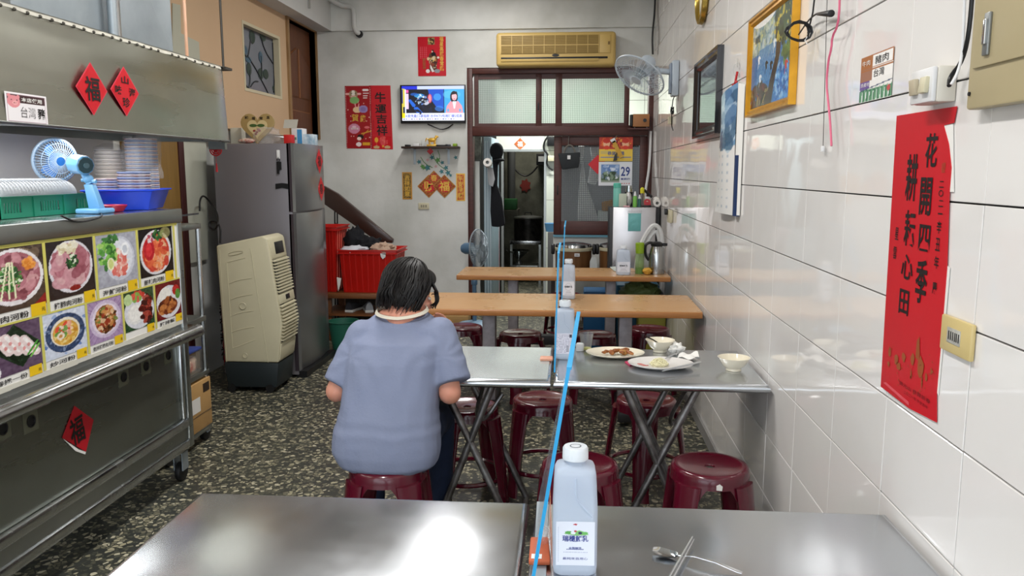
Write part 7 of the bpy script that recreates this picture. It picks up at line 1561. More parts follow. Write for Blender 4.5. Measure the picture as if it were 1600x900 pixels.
stool(1010, 622, 'dark maroon stool in shadow under the plate table', R(35))
stool(722, 509, 'maroon plastic stool near the person hand behind eating table', R(10))
stool(813, 519, 'maroon plastic stool between two grey table posts', R(40))
stool(929, 521, 'maroon plastic stool seen behind the clear cup', R(0))
stool(1014, 512, 'maroon plastic stool near tiles behind third row table', R(15))
stool(884, 459, 'maroon plastic stool beyond rearmost table', R(30))
stool(652, 500, 'maroon plastic stool mostly hidden by person head', R(12))
c = P(1111, 748, Y=st_r.location.y - .158); MB().poly([(c.x - .008, c.y + .0, c.z - .016), (c.x + .01, c.y, c.z - .012), (c.x + .012, c.y, c.z + .006), (c.x + .002, c.y, c.z + .016), (c.x - .008, c.y, c.z + .01)], (0, .004, 0))
lb = MB().poly([(-.010, -.1545, .414), (.010, -.1545, .412), (.012, -.1542, .428), (.002, -.1535, .436), (-.010, -.1535, .43)], (0, .004, 0)).build('white_spot', whitep, st_r, world=False, smooth=0); lb['label'] = 'white worn label spot'
# ================================================================ DIVIDERS
def divider(label, x, y0, y1, h, lean, m=acrylic, tape=True):
    t = thing('table_divider', label, 'divider', (x, (y0 + y1) / 2, TZ + .001)); z0, z1 = TZ + .003, TZ + h; xt = x + lean
    MB().poly([(x, y0, z0), (x, y1, z0), (xt + .02 * (lean > .05), y1, z1), (xt, y0, z1)], (.003, 0, 0)).build('acrylic_sheet', m, t, smooth=0)
    if tape:
        MB().poly([(x - .002, y0 - .002, z0), (x + .0045, y0 - .002, z0), (xt + .0045, y0 - .002, z1 + .004), (xt - .002, y0 - .002, z1 + .004)], (0, .012, 0)).build('edge_tape', bluetape, t, smooth=0)
        MB().poly([(xt - .003, y0, z1 - .001), (xt + .006, y0, z1 - .001), (xt + .006 + .02 * (lean > .05), y1, z1), (xt - .003 + .02 * (lean > .05), y1, z1)], (0, 0, .005)).build('edge_tape', bluetape, t, smooth=0)
    return t
yn = 1.4
a = P(833, 900, Y=yn); b_ = P(888, 577, Y=yn); xb0 = a.x + (a.x - b_.x) / (a.z - b_.z) * (TZ - a.z)
yfar = 1.97
divider('leaning clear divider with bright blue edge on front table', xb0, yn, yfar, b_.z - TZ, b_.x - xb0)
a = P(866, 583, Z=TZ); c = P(872, 395, Y=a.y); d2_ = divider('upright clear divider with blue edge on second row table', a.x, a.y, y1c - .03, .5, c.x - a.x)
a = P(877, 474, Y=YT3[0] + .05); divider('thin clear divider on third row table', a.x, YT3[0] + .05, YT3[1] - .05, .5, .015, tape=True)
# metal strip and orange cloth clamp on the front table
p = [P(835, 902, Z=TZ + .001), P(841, 785, Z=TZ + .001), P(858, 785, Z=TZ + .001), P(855, 902, Z=TZ + .001)]
p[0] = p[0] + (p[0] - p[1]) * .5 if False else p[0]
MBt = MB().poly([P(828, 990, Z=TZ + .001), P(839, 786, Z=TZ + .001), P(857, 786, Z=TZ + .001), P(850, 990, Z=TZ + .001)], (0, 0, .004)).build('metal_strip', galv, smooth=0)
tag(MBt, 'flat galvanised metal strip lying along the front table seam', 'strip')
t = thing('orange_clamp', 'orange wrapped divider foot with small white label', 'clamp', tuple(P(845, 882, Z=TZ + .006)))
orm = mat('orange_rubber', '#b85a35', .6, var=(14, .3))
q = [P(826, 884, Z=TZ + .006), P(829, 846, Z=TZ + .006), P(857, 846, Z=TZ + .006), P(860, 884, Z=TZ + .006)]
MB().poly(q, (0, 0, .012)).build('wrap', orm, t, bevel=.004, seg=3)
a = P(833, 872, Z=TZ + .0195); MB().box((a.x - .004, a.y - .0, TZ + .0185), (a.x + .018, a.y + .02, TZ + .0192)).build('white_label', whitep, t, smooth=0); txt([('日', (a.x + .008, a.y + .01, TZ + .0197), X_, Y_, .008, .009, .03)], ink, t)
bp = P(862, 884, Z=TZ + .006); MB().poly([bp, P(858, 815, Z=TZ + .006), P(858, 815, Z=TZ + .006) + Vector((0, 0, .09)), bp + Vector((-.002, .02, .05))], (.002, 0, 0)).build('orange_plate', mat('clear_orange', '#d98a68', .2, alpha=.6, trans=.3), t, smooth=0)
crumple('foil_scrap', 'crumpled clear plastic scrap behind the orange clamp', 'scrap', tuple(P(851, 838, Z=TZ + .024)), (.012, .03, .018), bagp, 4)
a = P(855, 563, Z=TZ + .001); tag(MB().box((a.x - .032, a.y - .02, TZ + .001), (a.x + .025, a.y + .035, TZ + .014)).build('peach_pad', mat('peach_pad', '#d59b82', .5), bevel=.005), 'peach coloured foam pad at the second row divider', 'pad')
# ================================================================ MILK BOTTLES
def sqring(hw, hd, z, rad, n=5, cx=0, cy=0):
    pts = []
    for sx, sy, a0 in ((1, 1, 0), (-1, 1, PI / 2), (-1, -1, PI), (1, -1, 3 * PI / 2)):
        for i in range(n): a = a0 + PI / 2 * i / (n - 1); pts.append(Vector((cx + sx * (hw - rad) + rad * math.cos(a), cy + sy * (hd - rad) + rad * math.sin(a), z)))
    return pts
def milkbottle(label, base, w_=.092, h_=.262, rz=0, style='front', flip=False):
    t = thing('milk_bottle', label, 'bottle', tuple(base), rz); hw, hd = w_ / 2, w_ / 2; H = h_
    b = MB(); rs = [sqring(hw * .86, hd * .86, .001, .018), sqring(hw * .97, hd * .97, .006, .018), sqring(hw, hd, .018, .018), sqring(hw, hd, H * .52, .016), sqring(hw * .98, hd * .98, H * .6, .016), sqring(hw * .95, hd * .95, H * .72, .016), sqring(hw * .92, hd * .9, H * .81, .016), sqring(hw * .84, hd * .82, H * .845, .018), sqring(hw * .55, hd * .55, H * .865, .02), sqring(.021, .021, H * .88, .0205), sqring(.0195, .0195, H * .93, .019)]
    b.loft(rs); b.build('bottle_body', milk, t, world=False, smooth=50)
    MB().lathe([(.0255, H * .9), (.027, H * .905), (.0265, H * .985), (.024, H), (0, H)], 28).build('cap', mat('cap_white', '#e3e7ec', .35), t, world=False)
    MB().lathe([(.012, H + .0004), (.010, H + .0006)], 20).build('cap_print', mat('cap_ink', '#4a4f5a', .5), t, world=False)
    b = MB(); b.tube([Vector((0, -hd * .97, H * .8)), Vector((0, -hd * 1.0, H * .66)), Vector((.008, -hd * 1.0, H * .6)), Vector((hw * .75, -hd * 1.0, H * .5))], .0022, 6, smooth=2); b.build('seam_ridge', milk, t, world=False)
    lz0, lz1 = .028, H * .46; lw = hw * .86
    for s in ((-1,) if style != 'two' else (-1,)):
        im = Img(80, 100, '#e6e9f3')
        if style == 'front':
            im.poly([(.2, .72), (.35, .78), (.45, .76), (.6, .8), (.72, .77), (.85, .7), (.5, .68)], '#7fbf6c'); im.ell(.33, .75, .1, .03, '#5aa64c'); im.ell(.7, .74, .12, .035, '#6cb85c'); im.ell(.44, .74, .06, .035, '#e9eef0'); im.ell(.62, .74, .05, .03, '#2c3550'); im.ell(.5, .78, .04, .018, '#c03a4a'); im.poly([(.42, .93), (.52, .91), (.56, .94), (.5, .95)], '#c22a3c')
            im.line(.3, .58, .5, .54, .006, '#6d74a8'); im.line(.5, .54, .7, .58, .006, '#6d74a8')
            for i in range(14): im.rect(.2 + i * .045, .3, .225 + i * .045, .315, '#6d74a8')
            for i in range(9): im.rect(.28 + i * .05, .36, .31 + i * .05, .385, '#5a619c')
            for i in range(20): im.ell(.06, .1 + i * .04, .02, .008, '#a9b4cc', 0, .6)
        elif style == 'facts':
            im = Img(80, 100, '#dcdae6')
            r2 = random.Random(3)
            for i in range(14):
                for j in range(12):
                    if r2.random() < .75 and not (i < 5 and 7 < j): im.rect(.06 + j * .075, .06 + i * .065, .06 + j * .075 + r2.uniform(.02, .06), .06 + i * .065 + .028, '#6a6a84', .8)
            im.rect(.8, .8, .95, .95, '#3a3c4c'); im.rect(.62, .1, .78, .4, '#4a4c5c'); 
            for i in range(6): im.rect(.63 + i * .025, .11, .642 + i * .025, .39, '#dcdae6')
        else:
            im.ell(.5, .6, .3, .26, '#b9bfcc', 0, .6); im.ell(.5, .6, .26, .22, '#e6e9f3'); im.rect(.25, .18, .75, .2, '#6a7088'); im.rect(.3, .25, .7, .27, '#6a7088')
            for i in range(8): im.rect(.2 + i * .08, .08, .24 + i * .08, .11, '#5a607a')
        panel('label_print', im, tuple(Matrix(WM[t.name]) @ Vector((-lw, -hd - .0008, lz0))), tuple(Matrix.Rotation(rz, 3, 'Z') @ Vector((2 * lw, 0, 0))), (0, 0, lz1 - lz0), t, 'print_gloss')
        if style in ('front', 'mid'):
            Rm = Matrix.Rotation(rz, 3, 'Z'); cc = Matrix(WM[t.name]) @ Vector((0, -hd - .0015, lz0 + (lz1 - lz0) * .62)); bi = mat('label_navy', '#2c3a8c', .5) if style == 'front' else mat('label_black', '#2a2e3a', .5)
            txt([('瑞穗鮮乳', cc, Rm @ X_, Z_, lw * 1.35, .0135, .03)], bi, t)
            if style == 'front': txt([('全脂鮮乳', Matrix(WM[t.name]) @ Vector((0, -hd - .0015, lz0 + (lz1 - lz0) * .4)), Rm @ X_, Z_, lw * .7, .005, .01), ('最純來自用心', Matrix(WM[t.name]) @ Vector((0, -hd - .0015, lz0 + (lz1 - lz0) * .16)), Rm @ X_, Z_, lw * 1.3, .0055, .0)], bi, t, 'small_lettering')
    return t
B1 = P(897, 886, Z=TZ + .001); milkbottle('large translucent milk bottle standing on the front table', B1, .092, .268, R(2), 'front')
B2 = P(882, 562, Z=TZ + .001); milkbottle('milk bottle with printed facts label on second row table', B2 + Vector((0, .04, 0)), .088, .262, R(-3), 'facts')
B3 = P(888, 468, Z=TZ + .001); milkbottle('milk bottle on third row table beside the divider', B3 + Vector((0, .04, 0)), .088, .262, 0, 'mid')
B4 = P(974, 430, Z=TZ + .001); milkbottle('handled milk bottle on rearmost table beside the green bottle', B4 + Vector((0, .05, 0)), .115, .235, 0, 'mid')
# rearmost table things
def t4(px, dy=.1): p = P(px, 430, Z=TZ + .001); return Vector((p.x + 0, p.y + dy, TZ + .001))
bottle('green_cap_bottle', 'clear bottle with metallic lime green cap', 'bottle', t4(1000.5), [(0, 0), (.036, 0), (.036, .15), (.03, .165), (0, .166)], mat('clear_green', '#8fae6a', .15, alpha=.55, trans=.3, ior=1.1), [(.034, .168), (.036, .25), (.03, .255), (0, .256)], lime)
tag(MB().lathe([(0, 0), (.03, 0), (.03, .045), (0, .05)], 20, Matrix.Translation(t4(1000.5) + Vector((0, 0, .003)))).build('green_liquid', mat('green_liquid', '#4c7a24', .3)), 'green liquid in the bottom of the lime capped bottle', 'liquid')
t = thing('thermos_jug', 'brushed steel thermos jug with black handle and lid', 'jug', tuple(t4(1027))); M = Matrix.Translation(t4(1027))
MB().lathe([(0, 0), (.065, 0), (.066, .01), (.064, .15), (.054, .2), (.045, .225), (0, .226)], 32, M).build('jug_body', steel, t); MB().lathe([(.047, .227), (.05, .25), (.03, .262), (0, .264)], 24, M).build('lid', black, t)
o_ = t4(1027); MB().tube([o_ + Vector((-.02, 0, .25)), o_ + Vector((-.07, 0, .255)), o_ + Vector((-.095, 0, .23)), o_ + Vector((-.09, 0, .15)), o_ + Vector((-.062, 0, .11))], .011, 8, smooth=2).build('handle', black, t); MB().box(o_ + Vector((.03, -.015, .228)), o_ + Vector((.085, .015, .252))).build('spout', black, t, bevel=.006)
crumple('yellow_rag', 'small yellow cloth lump between green bottle and thermos', 'cloth', tuple(t4(1010, .04) + Vector((.01, 0, .028))), (.035, .04, .028), mat('mustard_cloth', '#c99a3c', .8), 5)
sheet = [P(953, 418, Z=TZ + .003), P(975, 416, Z=TZ + .003), P(975, 425, Z=TZ + .003), P(960, 424, Z=TZ + .003)]
tag(MB().poly(sheet, (0, 0, .006)).build('paper_stack', mat('paper_mix', '#b9c4c4', .6, var=(20, .8, '#e6e8d8'))), 'small stack of pale papers left of handled milk bottle', 'paper')
b = MB(); o_ = t4(1020, .2)
b.tube([o_ + Vector((-.12, 0, .02)), o_ + Vector((-.1, 0, .2)), o_ + Vector((-.02, 0, .36)), o_ + Vector((.03, 0, .4)), o_ + Vector((.08, 0, .34)), o_ + Vector((.09, 0, .2))], .02, 7, smooth=2); b.tube([o_ + Vector((-.06, .02, .15)), o_ + Vector((-.03, .02, .26)), o_ + Vector((.04, .02, .36)), o_ + Vector((.075, .02, .26)), o_ + Vector((.08, .02, .1))], .018, 7, smooth=2); b.sph(o_ + Vector((-.01, .04, .08)), (.12, .08, .08))
tag(b.build('plastic_carrier_bag', mat('white_film', '#dfe0e0', .35, alpha=.85, bump=(25, .01))), 'white plastic carrier bag with upright handles behind the thermos', 'bag')
# ================================================================ DISHES ON THE SECOND ROW TABLE
def tt_(px, py): return P(px, py, Z=TZ + .001)
def platemb(name, label, c, rx, ry, rim=None, print_=None):
    t = thing(name, label, 'plate', tuple(c)); M = Matrix.Translation(c) @ Matrix.Diagonal((1, ry / rx, 1, 1))
    MB().lathe([(0, .004), (rx * .55, .004), (rx * .7, .009), (rx * .95, .018), (rx, .02), (rx * .99, .016), (rx * .7, .002), (rx * .55, 0), (0, 0)], 40, M).build('dish', porcel if rim is None else rim, t)
    return t
pw = mat('white_porcelain', '#dcd8d4', .15, coat=.4)
c1 = tt_(961, 556); t = platemb('meat_plate', 'cream plate with leftover fried meat pieces', c1, .133, .105)
r_ = random.Random(4); mt1, mt2 = mat('fried_brown', '#7a3f1c', .5, var=(40, .7, '#b0763a')), mat('fried_gold', '#b98a4a', .5, var=(30, .6, '#8a5424'))
for i in range(11):
    f = i / 10; c = c1 + Vector((-.045 + .11 * f + r_.uniform(-.01, .01), r_.uniform(-.03, .03), .018 + r_.uniform(0, .008))); b = MB(); b.sph(c, (r_.uniform(.012, .024), r_.uniform(.008, .014), r_.uniform(.006, .011)), 12, 8, M=Euler((r_.uniform(-.3, .3), r_.uniform(-.3, .3), r_.uniform(0, 3))).to_matrix())
    for v in b.bm.verts: v.co += (v.co - c) * .35 * noise.noise(v.co * 90)
    tag(b.build('meat_piece', mt2 if i in (5, 8) else mt1, smooth=25), 'small browned fried meat piece on the cream plate', 'meat', 'meat pieces on the cream plate')
c2 = tt_(1032, 573); t = platemb('rice_plate', 'white oval plate with rice and red printed emblem', c2, .14, .11, pw)
M = Matrix.Translation(c2 + Vector((-.085, -.02, .0135))); b = MB()
for k in range(3): b.tube([c2 + Vector((-.1 + .045 * f, -.022 + .012 * math.sin(5 * f + k) - k * .004, .0158 - .004 * f)) for f in [i / 8 for i in range(9)]], .0012, 4)
b.build('red_emblem', mat('emblem_red', '#b5483c', .4), t, kind='stuff')
b = MB(); cr = c2 + Vector((-.005, .012, .018))
for i in range(420):
    a = r_.uniform(0, 2 * PI); q = math.sqrt(r_.random()) * .04; z = (1 - (q / .042) ** 2) * .026 * r_.uniform(.6, 1.1); b.sph(cr + Vector((q * math.cos(a), q * math.sin(a), z - .01)), (.0045, .002, .002), 6, 4, M=Euler((r_.uniform(-1, 1), r_.uniform(-1, 1), r_.uniform(0, 3))).to_matrix())
b.sph(cr - Vector((0, 0, .012)), (.038, .036, .022)); tag(b.build('rice', mat('cooked_rice', '#e3ddb8', .5)), 'mound of leftover white rice on the oval plate', 'rice', kind='stuff')
def cutl(name, label, a, b_, m_, w0=.0022, w1=.0035, cat='utensil'):
    return tag(MB().tube([a, a.lerp(b_, .5), b_], [w0, (w0 + w1) / 2, w1], 8).build(name, m_), label, cat)
sa, sb = P(1034, 580, Z=TZ + .022), P(1095, 566, Z=TZ + .034)
cutl('chopstick', 'steel chopstick resting across the rice plate edge', sa, sb, chrome, .0022, .0036, 'chopstick'); cutl('chopstick', 'second steel chopstick lying alongside on the rice plate', sa + Vector((.01, .012, .001)), sb + Vector((0, .012, 0)), chrome, .0022, .0036, 'chopstick')
def bowl(name, label, c, r, h_, deco=False):
    t = thing(name, label, 'bowl', tuple(c)); M = Matrix.Translation(c)
    MB().lathe([(0, .004), (r * .42, .004), (r * .44, 0), (r * .48, 0), (r * .46, .01), (r * .7, h_ * .4), (r * .9, h_ * .8), (r, h_), (r * .95, h_), (r * .84, h_ * .75), (r * .6, h_ * .35), (r * .3, .012), (0, .01)], 36, M).build('bowl_body', porcel, t)
    if deco:
        b = MB()
        for a0, sx in ((-1.75, 1), (-1.2, -1)):
            pts = []
            for i in range(9): a = a0 + sx * .22 * math.cos(i * .7); z = h_ * .55 + .012 * math.sin(i * .9); q = r * (.46 + .5 * (z - .01) / h_) + .0045; pts.append(c + Vector((q * math.cos(a), q * math.sin(a), z)))
            b.tube(pts, .0016, 5)
        b.build('brush_pattern', mat('brush_ink', '#4a4038', .5), t, kind='stuff')
    return t
cb1 = tt_(1031, 549); bowl('soup_bowl', 'cream bowl with dark brush pattern and spoon inside', cb1, .068, .056, True); tag(MB().tube([cb1 + Vector((.02, 0, .02)), cb1 + Vector((-.03, .02, .05)), cb1 + Vector((-.066, .04, .064))], .0035, 7).build('soup_spoon', mat('dark_steel_spoon', '#54504c', .2, 1)), 'dark steel spoon standing in the patterned bowl', 'spoon')
cb2 = tt_(1146, 578); bowl('soup_bowl', 'plain empty cream bowl near the tiled wall', cb2, .068, .056)
t = thing('plastic_cup', 'clear plastic cup with a little yellow sauce', 'cup', tuple(tt_(916, 547))); M = Matrix.Translation(tt_(916, 547)); MB().lathe([(0, .001), (.022, 0), (.033, .078), (.035, .08), (.033, .081), (.031, .077), (.02, .003), (0, .003)], 28, M).build('cup_body', clearp, t); MB().lathe([(0, .0035), (.021, .0035), (.023, .012), (0, .012)], 20, M).build('sauce', mat('sauce_yellow', '#b9b454', .3), t)
crumple('used_tissue', 'crumpled white tissue between bowl and rice plate', 'tissue', tuple(tt_(1057, 552) + Vector((0, 0, .024))), (.035, .03, .024), whitep, 7, 3, .6)
b = MB(); q0 = [tt_(1058, 566), tt_(1094, 566), tt_(1090, 556), tt_(1060, 559)]; rows = [[q0[0].lerp(q0[1], i / 10).lerp(q0[3].lerp(q0[2], i / 10), j / 6) + Vector((0, 0, .014 + .007 * math.sin(i * .9 + j) + .004 * math.cos(j * 2))) for i in range(11)] for j in range(7)]
tag(b.sheet(rows).build('folded_napkin', whitep), 'loosely folded white napkin on the far rice plate edge', 'napkin')
a, c = P(1048, 558, Z=TZ + .03), P(1056, 553, Z=TZ + .03); cutl('metal_spoon', 'short steel spoon handle under the crumpled tissue', P(1040, 560, Z=TZ + .022), P(1057, 552, Z=TZ + .03), chrome, .003, .005, 'spoon')
tag(MB().poly([tt_(976, 566), tt_(984, 572), tt_(990, 570), tt_(986, 564)], (0, 0, .003)).build('pink_wrapper', mat('magenta_wrap', '#c02a5a', .4), smooth=0), 'magenta wrapper corner peeking between the two plates', 'wrapper')
tag(MB().lathe([(0, 0), (.018, .0), (.02, .03), (.016, .036), (0, .037)], 16, Matrix.Translation(tt_(906, 548))).build('small_white_pot', white), 'tiny white pot hidden behind the leaning divider', 'pot')
# spoon and chopsticks on the front table
def ft(px, py, h_=0): return P(px, py, Z=TZ + .001 + h_)
t = thing('steel_spoon', 'steel spoon lying on the front table under chopsticks', 'spoon', tuple(ft(1040, 868)))
cs = ft(1040, 866, .004); dv = (ft(1160, 896) - ft(1040, 866)).normalized(); pv = Vector((-dv.y, dv.x, 0)); b = MB(); rows = []
for i in range(9):
    f = -1 + 2 * i / 8; wd = .0175 * math.sqrt(max(0, 1 - (f * .98) ** 2)) * (1.08 - .15 * f); rows.append([cs + dv * (f * .03) + pv * (wd * g) + Vector((0, 0, .0065 * (g * g + f * f * .6) - .003)) for g in [-1 + .25 * k for k in range(9)]])
b.sheet(rows); b.build('spoon_bowl', chrome, t, smooth=80); hs_ = cs + dv * .028 + Vector((0, 0, .004)); he_ = ft(1160, 896, .004)
MB().loft([[p_ + pv * w_ + Vector((0, 0, h_)) for w_, h_ in ((-wd, 0), (wd, 0), (wd, .0018), (-wd, .0018))] for p_, wd in ((hs_, .004), (hs_.lerp(he_, .25) + Vector((0, 0, .008)), .0026), (hs_.lerp(he_, .6) + Vector((0, 0, .008)), .0038), (hs_.lerp(he_, .93) + Vector((0, 0, .001)), .0062), (he_, .004))]).build('spoon_handle', chrome, t, bevel=.0006)
for lb_, a, c in (('upper steel chopstick crossing the spoon on front table', (1082, 839), (1040, 912)), ('lower steel chopstick crossing the spoon on front table', (1084, 843), (1046, 914))): cutl('chopstick', lb_, ft(*a, .016 if 'upper' in lb_ else .013), ft(*c, .012 if 'upper' in lb_ else .010), chrome, .0018, .0033, 'chopstick')
# ================================================================ PERSON
def cap(b, p0, p1, r0, r1, n=16, flat1=False):
    p0, p1 = Vector(p0), Vector(p1); b.cyl(p0, p1, r0, r1, n); b.sph(p0, r0, n, 10)
    if not flat1: b.sph(p1, r1, n, 10)
def organic(b, name, m, parent, voxel=.007, it=4, post=None, adapt=0):
    bm = b.bm; bmesh.ops.recalc_face_normals(bm, faces=bm.faces); me = bpy.data.meshes.new('tmp'); bm.to_mesh(me); bm.free()
    o = bpy.data.objects.new('tmp', me); C.objects.link(o)
    md = o.modifiers.new('r', 'REMESH'); md.mode = 'VOXEL'; md.voxel_size = voxel; md.adaptivity = adapt
    ms = o.modifiers.new('s', 'SMOOTH'); ms.iterations = it; ms.factor = .5
    bpy.context.view_layer.update(); dg = bpy.context.evaluated_depsgraph_get(); me2 = bpy.data.meshes.new_from_object(o.evaluated_get(dg)); bpy.data.objects.remove(o)
    if post:
        n = len(me2.vertices); co = np.empty(n * 3); me2.vertices.foreach_get('co', co); no = np.empty(n * 3); me2.vertices.foreach_get('normal', no); co = post(co.reshape(-1, 3), no.reshape(-1, 3)); me2.vertices.foreach_set('co', co.ravel())
    me2.transform(WM[parent.name].inverted()); me2.name = name; me2.materials.clear(); me2.materials.append(m); me2.polygons.foreach_set('use_smooth', [True] * len(me2.polygons)); me2.update()
    return link(name, me2, parent)
sy = st_p.location.y; sxx = st_p.location.x
pt = thing('person', 'person with short black hair in blue grey t-shirt eating', 'person', (sxx, sy, .46))
def PP(px, py, Y): return P(px, py, Y=Y)
# skeleton from the photo
hipY = sy + .0
rowsT = [(727, 548, 672, hipY + .01, .125), (718, 530, 684, hipY + .01, .145), (700, 520, 688, hipY + .015, .152), (675, 521, 687, hipY + .025, .15), (640, 533, 684, hipY + .045, .14), (600, 540, 688, hipY + .075, .132), (560, 542, 692, hipY + .11, .128), (530, 548, 700, hipY + .14, .115), (512, 560, 692, hipY + .16, .095), (500, 574, 682, hipY + .175, .075), (493, 584, 672, hipY + .18, .074)]
def tring(px0, px1, py, Yc, dep, n=28, k=.8):
    a, c = PP(px0, py, Yc), PP(px1, py, Yc); m_ = (a + c) / 2; hw = (c.x - a.x) / 2; r = []
    for i in range(n):
        t_ = 2 * PI * i / n; cx, sn = math.cos(t_), math.sin(t_); r.append(m_ + Vector((hw * math.copysign(abs(cx) ** k, cx), dep * math.copysign(abs(sn) ** k, sn), .25 * dep * sn * (1 if py < 520 else 0))))
    return r
shL, shR = PP(568, 524, hipY + .15), PP(686, 520, hipY + .15)
elL, elR = PP(526, 611, hipY + .07), PP(703, 614, hipY + .07)
hmL, hmR = PP(527, 601, hipY + .07), PP(706, 600, hipY + .075)
b = MB(); b.loft([tring(x0, x1, y, Yc, d) for y, x0, x1, Yc, d in rowsT])
cap(b, shL, hmL, .066, .062, 20, True); cap(b, shR, hmR + Vector((.005, 0, .004)), .066, .072, 20, True)
b.sph(shL.lerp(shR, .2) + Vector((0, .0, -.005)), (.07, .07, .06)); b.sph(shL.lerp(shR, .8) + Vector((0, 0, -.005)), (.07, .07, .06))
armpL, armpR = np.array(PP(545, 560, hipY)), np.array(PP(690, 560, hipY))
def folds(co, no):
    out = co.copy()
    for i in range(len(co)):
        p = Vector(co[i]); x, z = p.x - sxx, p.z
        d = .005 * noise.noise(Vector((p.x * 9, p.y * 5, p.z * 4))) + .003 * noise.noise(Vector((p.x * 22, p.y * 14, p.z * 9 + 5)))
        for ap, s in ((armpL, -1), (armpR, 1)):
            dx, dz = (p.x - ap[0]) * -s, p.z - ap[2]; r_ = math.hypot(dx, dz)
            if r_ < .3: d += .0014 * math.exp(-((r_ - .08) / .09) ** 2) * math.sin(math.atan2(dz, dx + 1e-6) * 7 + r_ * 24 + 4 * noise.noise(p * 8))
        if z < .66: d += .0016 * math.sin(z * 120 + 3 * x + 6 * noise.noise(Vector((p.x * 6, 0, 1)))) * math.exp(-((z - .6) / .05) ** 2)
        out[i] = co[i] + no[i] * d
    return out
organic(b, 'shirt', shirt, pt, .0075, 5, folds)
# collar
nc = PP(628, 484.5, hipY + .18); cr = []
n = 36
def colr(i, r, z):
    a = 2 * PI * i / n; return nc + Vector((.102 * r * math.cos(a), .075 * r * math.sin(a), z + .016 * math.sin(a) + .004 * math.cos(a) + .004 * abs(math.cos(a))))
MB().loft([[colr(i, 1.06, -.009), colr(i, 1.0, .002), colr(i, .96, .002), colr(i, 1.0, -.011)] for i in range(n)], closed=True).build('collar', collar, pt)
# body: head, neck, arms, hands in one surface
hc = PP(640, 455, hipY + .235); RH = Matrix.Rotation(R(-52), 3, 'Z') @ Matrix.Rotation(R(-24), 3, 'X') @ Matrix.Rotation(R(-4), 3, 'Y')
def hd(x, y, z): return hc + RH @ Vector((x, y, z))
b = MB(); b.sph(hd(0, -.01, .02), (.074, .094, .088), 24, 16, RH); b.sph(hd(0, .035, -.04), (.058, .058, .065), 20, 14, RH); b.sph(hd(0, .055, -.085), (.03, .03, .022), 14, 10, RH)
cap(b, hd(0, .09, .005), hd(0, .108, -.028), .009, .014); b.sph(hd(0, .09, -.065), (.022, .012, .009), 12, 8, RH)
for s in (-1, 1):
    b.sph(hd(s * .074, -.005, -.012), (.009, .018, .03), 12, 10, RH @ Matrix.Rotation(R(-14), 3, 'X')); b.sph(hd(s * .04, .062, -.03), (.022, .022, .02), 12, 8, RH)
nk0 = PP(627, 492, hipY + .165); b.sph(nc + Vector((0, .004, -.012)), (.094, .068, .022), 20, 12); cap(b, nk0 + Vector((0, 0, -.02)), hd(0, -.02, -.05), .058, .05)
cap(b, shL, elL, .048, .043); cap(b, shR, elR, .048, .044); cap(b, shL + Vector((.02, 0, -.03)), shR + Vector((-.02, 0, -.03)), .045, .045)
wL = Vector((elL.x + .07, T_(600, 590).y + .1, TZ + .045)); cap(b, elL, elL.lerp(wL, .4) + Vector((0, 0, .012)), .04, .036); cap(b, elL.lerp(wL, .4) + Vector((0, 0, .012)), wL, .036, .026)
wR = PP(704, 527, hipY + .36); cap(b, elR, elR.lerp(wR, .4), .041, .037); cap(b, elR.lerp(wR, .4), wR, .037, .025)
def hand(b, w_, d, nrm, thumb, curl, sc_=1.0):
    d = Vector(d).normalized(); nrm = Vector(nrm); nrm = (nrm - d * nrm.dot(d)).normalized(); s_ = d.cross(nrm) * thumb
    pc = w_ + d * .045 * sc_; b.sph(pc, (.04 * sc_, .04 * sc_, .014 * sc_), 14, 10, Matrix((s_, d, s_.cross(d))).transposed()); cap(b, w_, pc, .024 * sc_, .02 * sc_)
    for k, (off, ln) in enumerate(((.028, .072), (.010, .08), (-.009, .075), (-.027, .06))):
        p0 = w_ + d * .075 * sc_ + s_ * off * sc_; a = 0; p = p0; dd = d + s_ * off * 2; dd.normalize(); r_ = .0088 * sc_
        cap(b, w_ + d * .04 * sc_ + s_ * off * .8 * sc_, p0, .011 * sc_, .0095 * sc_)
        for j in range(3):
            a += curl * (1 + .15 * k); v_ = dd * math.cos(a) - nrm * math.sin(a); q = p + v_ * (ln * (.44, .31, .25)[j] * sc_); cap(b, p, q, r_, r_ * .9, 10); p = q; r_ *= .9
    p0 = w_ + d * .02 * sc_ + s_ * .025 * sc_; p1 = p0 + (d * .5 + s_ * .75 - nrm * .25).normalized() * .038 * sc_; p2 = p1 + (d * .85 + s_ * .3 - nrm * .45).normalized() * .03 * sc_; cap(b, p0, p1, .013 * sc_, .0105 * sc_); cap(b, p1, p2, .0105 * sc_, .0085 * sc_)
hand(b, wL, (.35, .9, -.12), (0, .1, 1), 1, .3)
hand(b, wR, (-.45, .25, .85), (.6, .7, 0), -1, .45, .9)
organic(b, 'body', skin, pt, .0052, 3)
for s in (-1, 1):
    o = MB().sph(hd(s * .03, .079, -.002), (.0105, .008, .0058), 14, 10, RH).build('eye', mat('eye_white', '#d9d4cf', .2), pt)
    MB().sph(hd(s * .03, .0848, -.003), (.0045, .0030, .0045), 10, 8, RH).build('iris', black, o); MB().tube([hd(s * (.014 + .01 * i), .094 - .003 * i, .019 + .003 * math.sin(i)) for i in range(4)], .0022, 6).build('eyebrow', hairm, pt)
MB().tube([hd(-.018, .1, -.064), hd(-.008, .104, -.062), hd(0, .1045, -.063), hd(.008, .104, -.062), hd(.018, .1, -.064)], .0035, 6).build('lips', mat('lip_pink', '#9c4f4c', .5), pt)
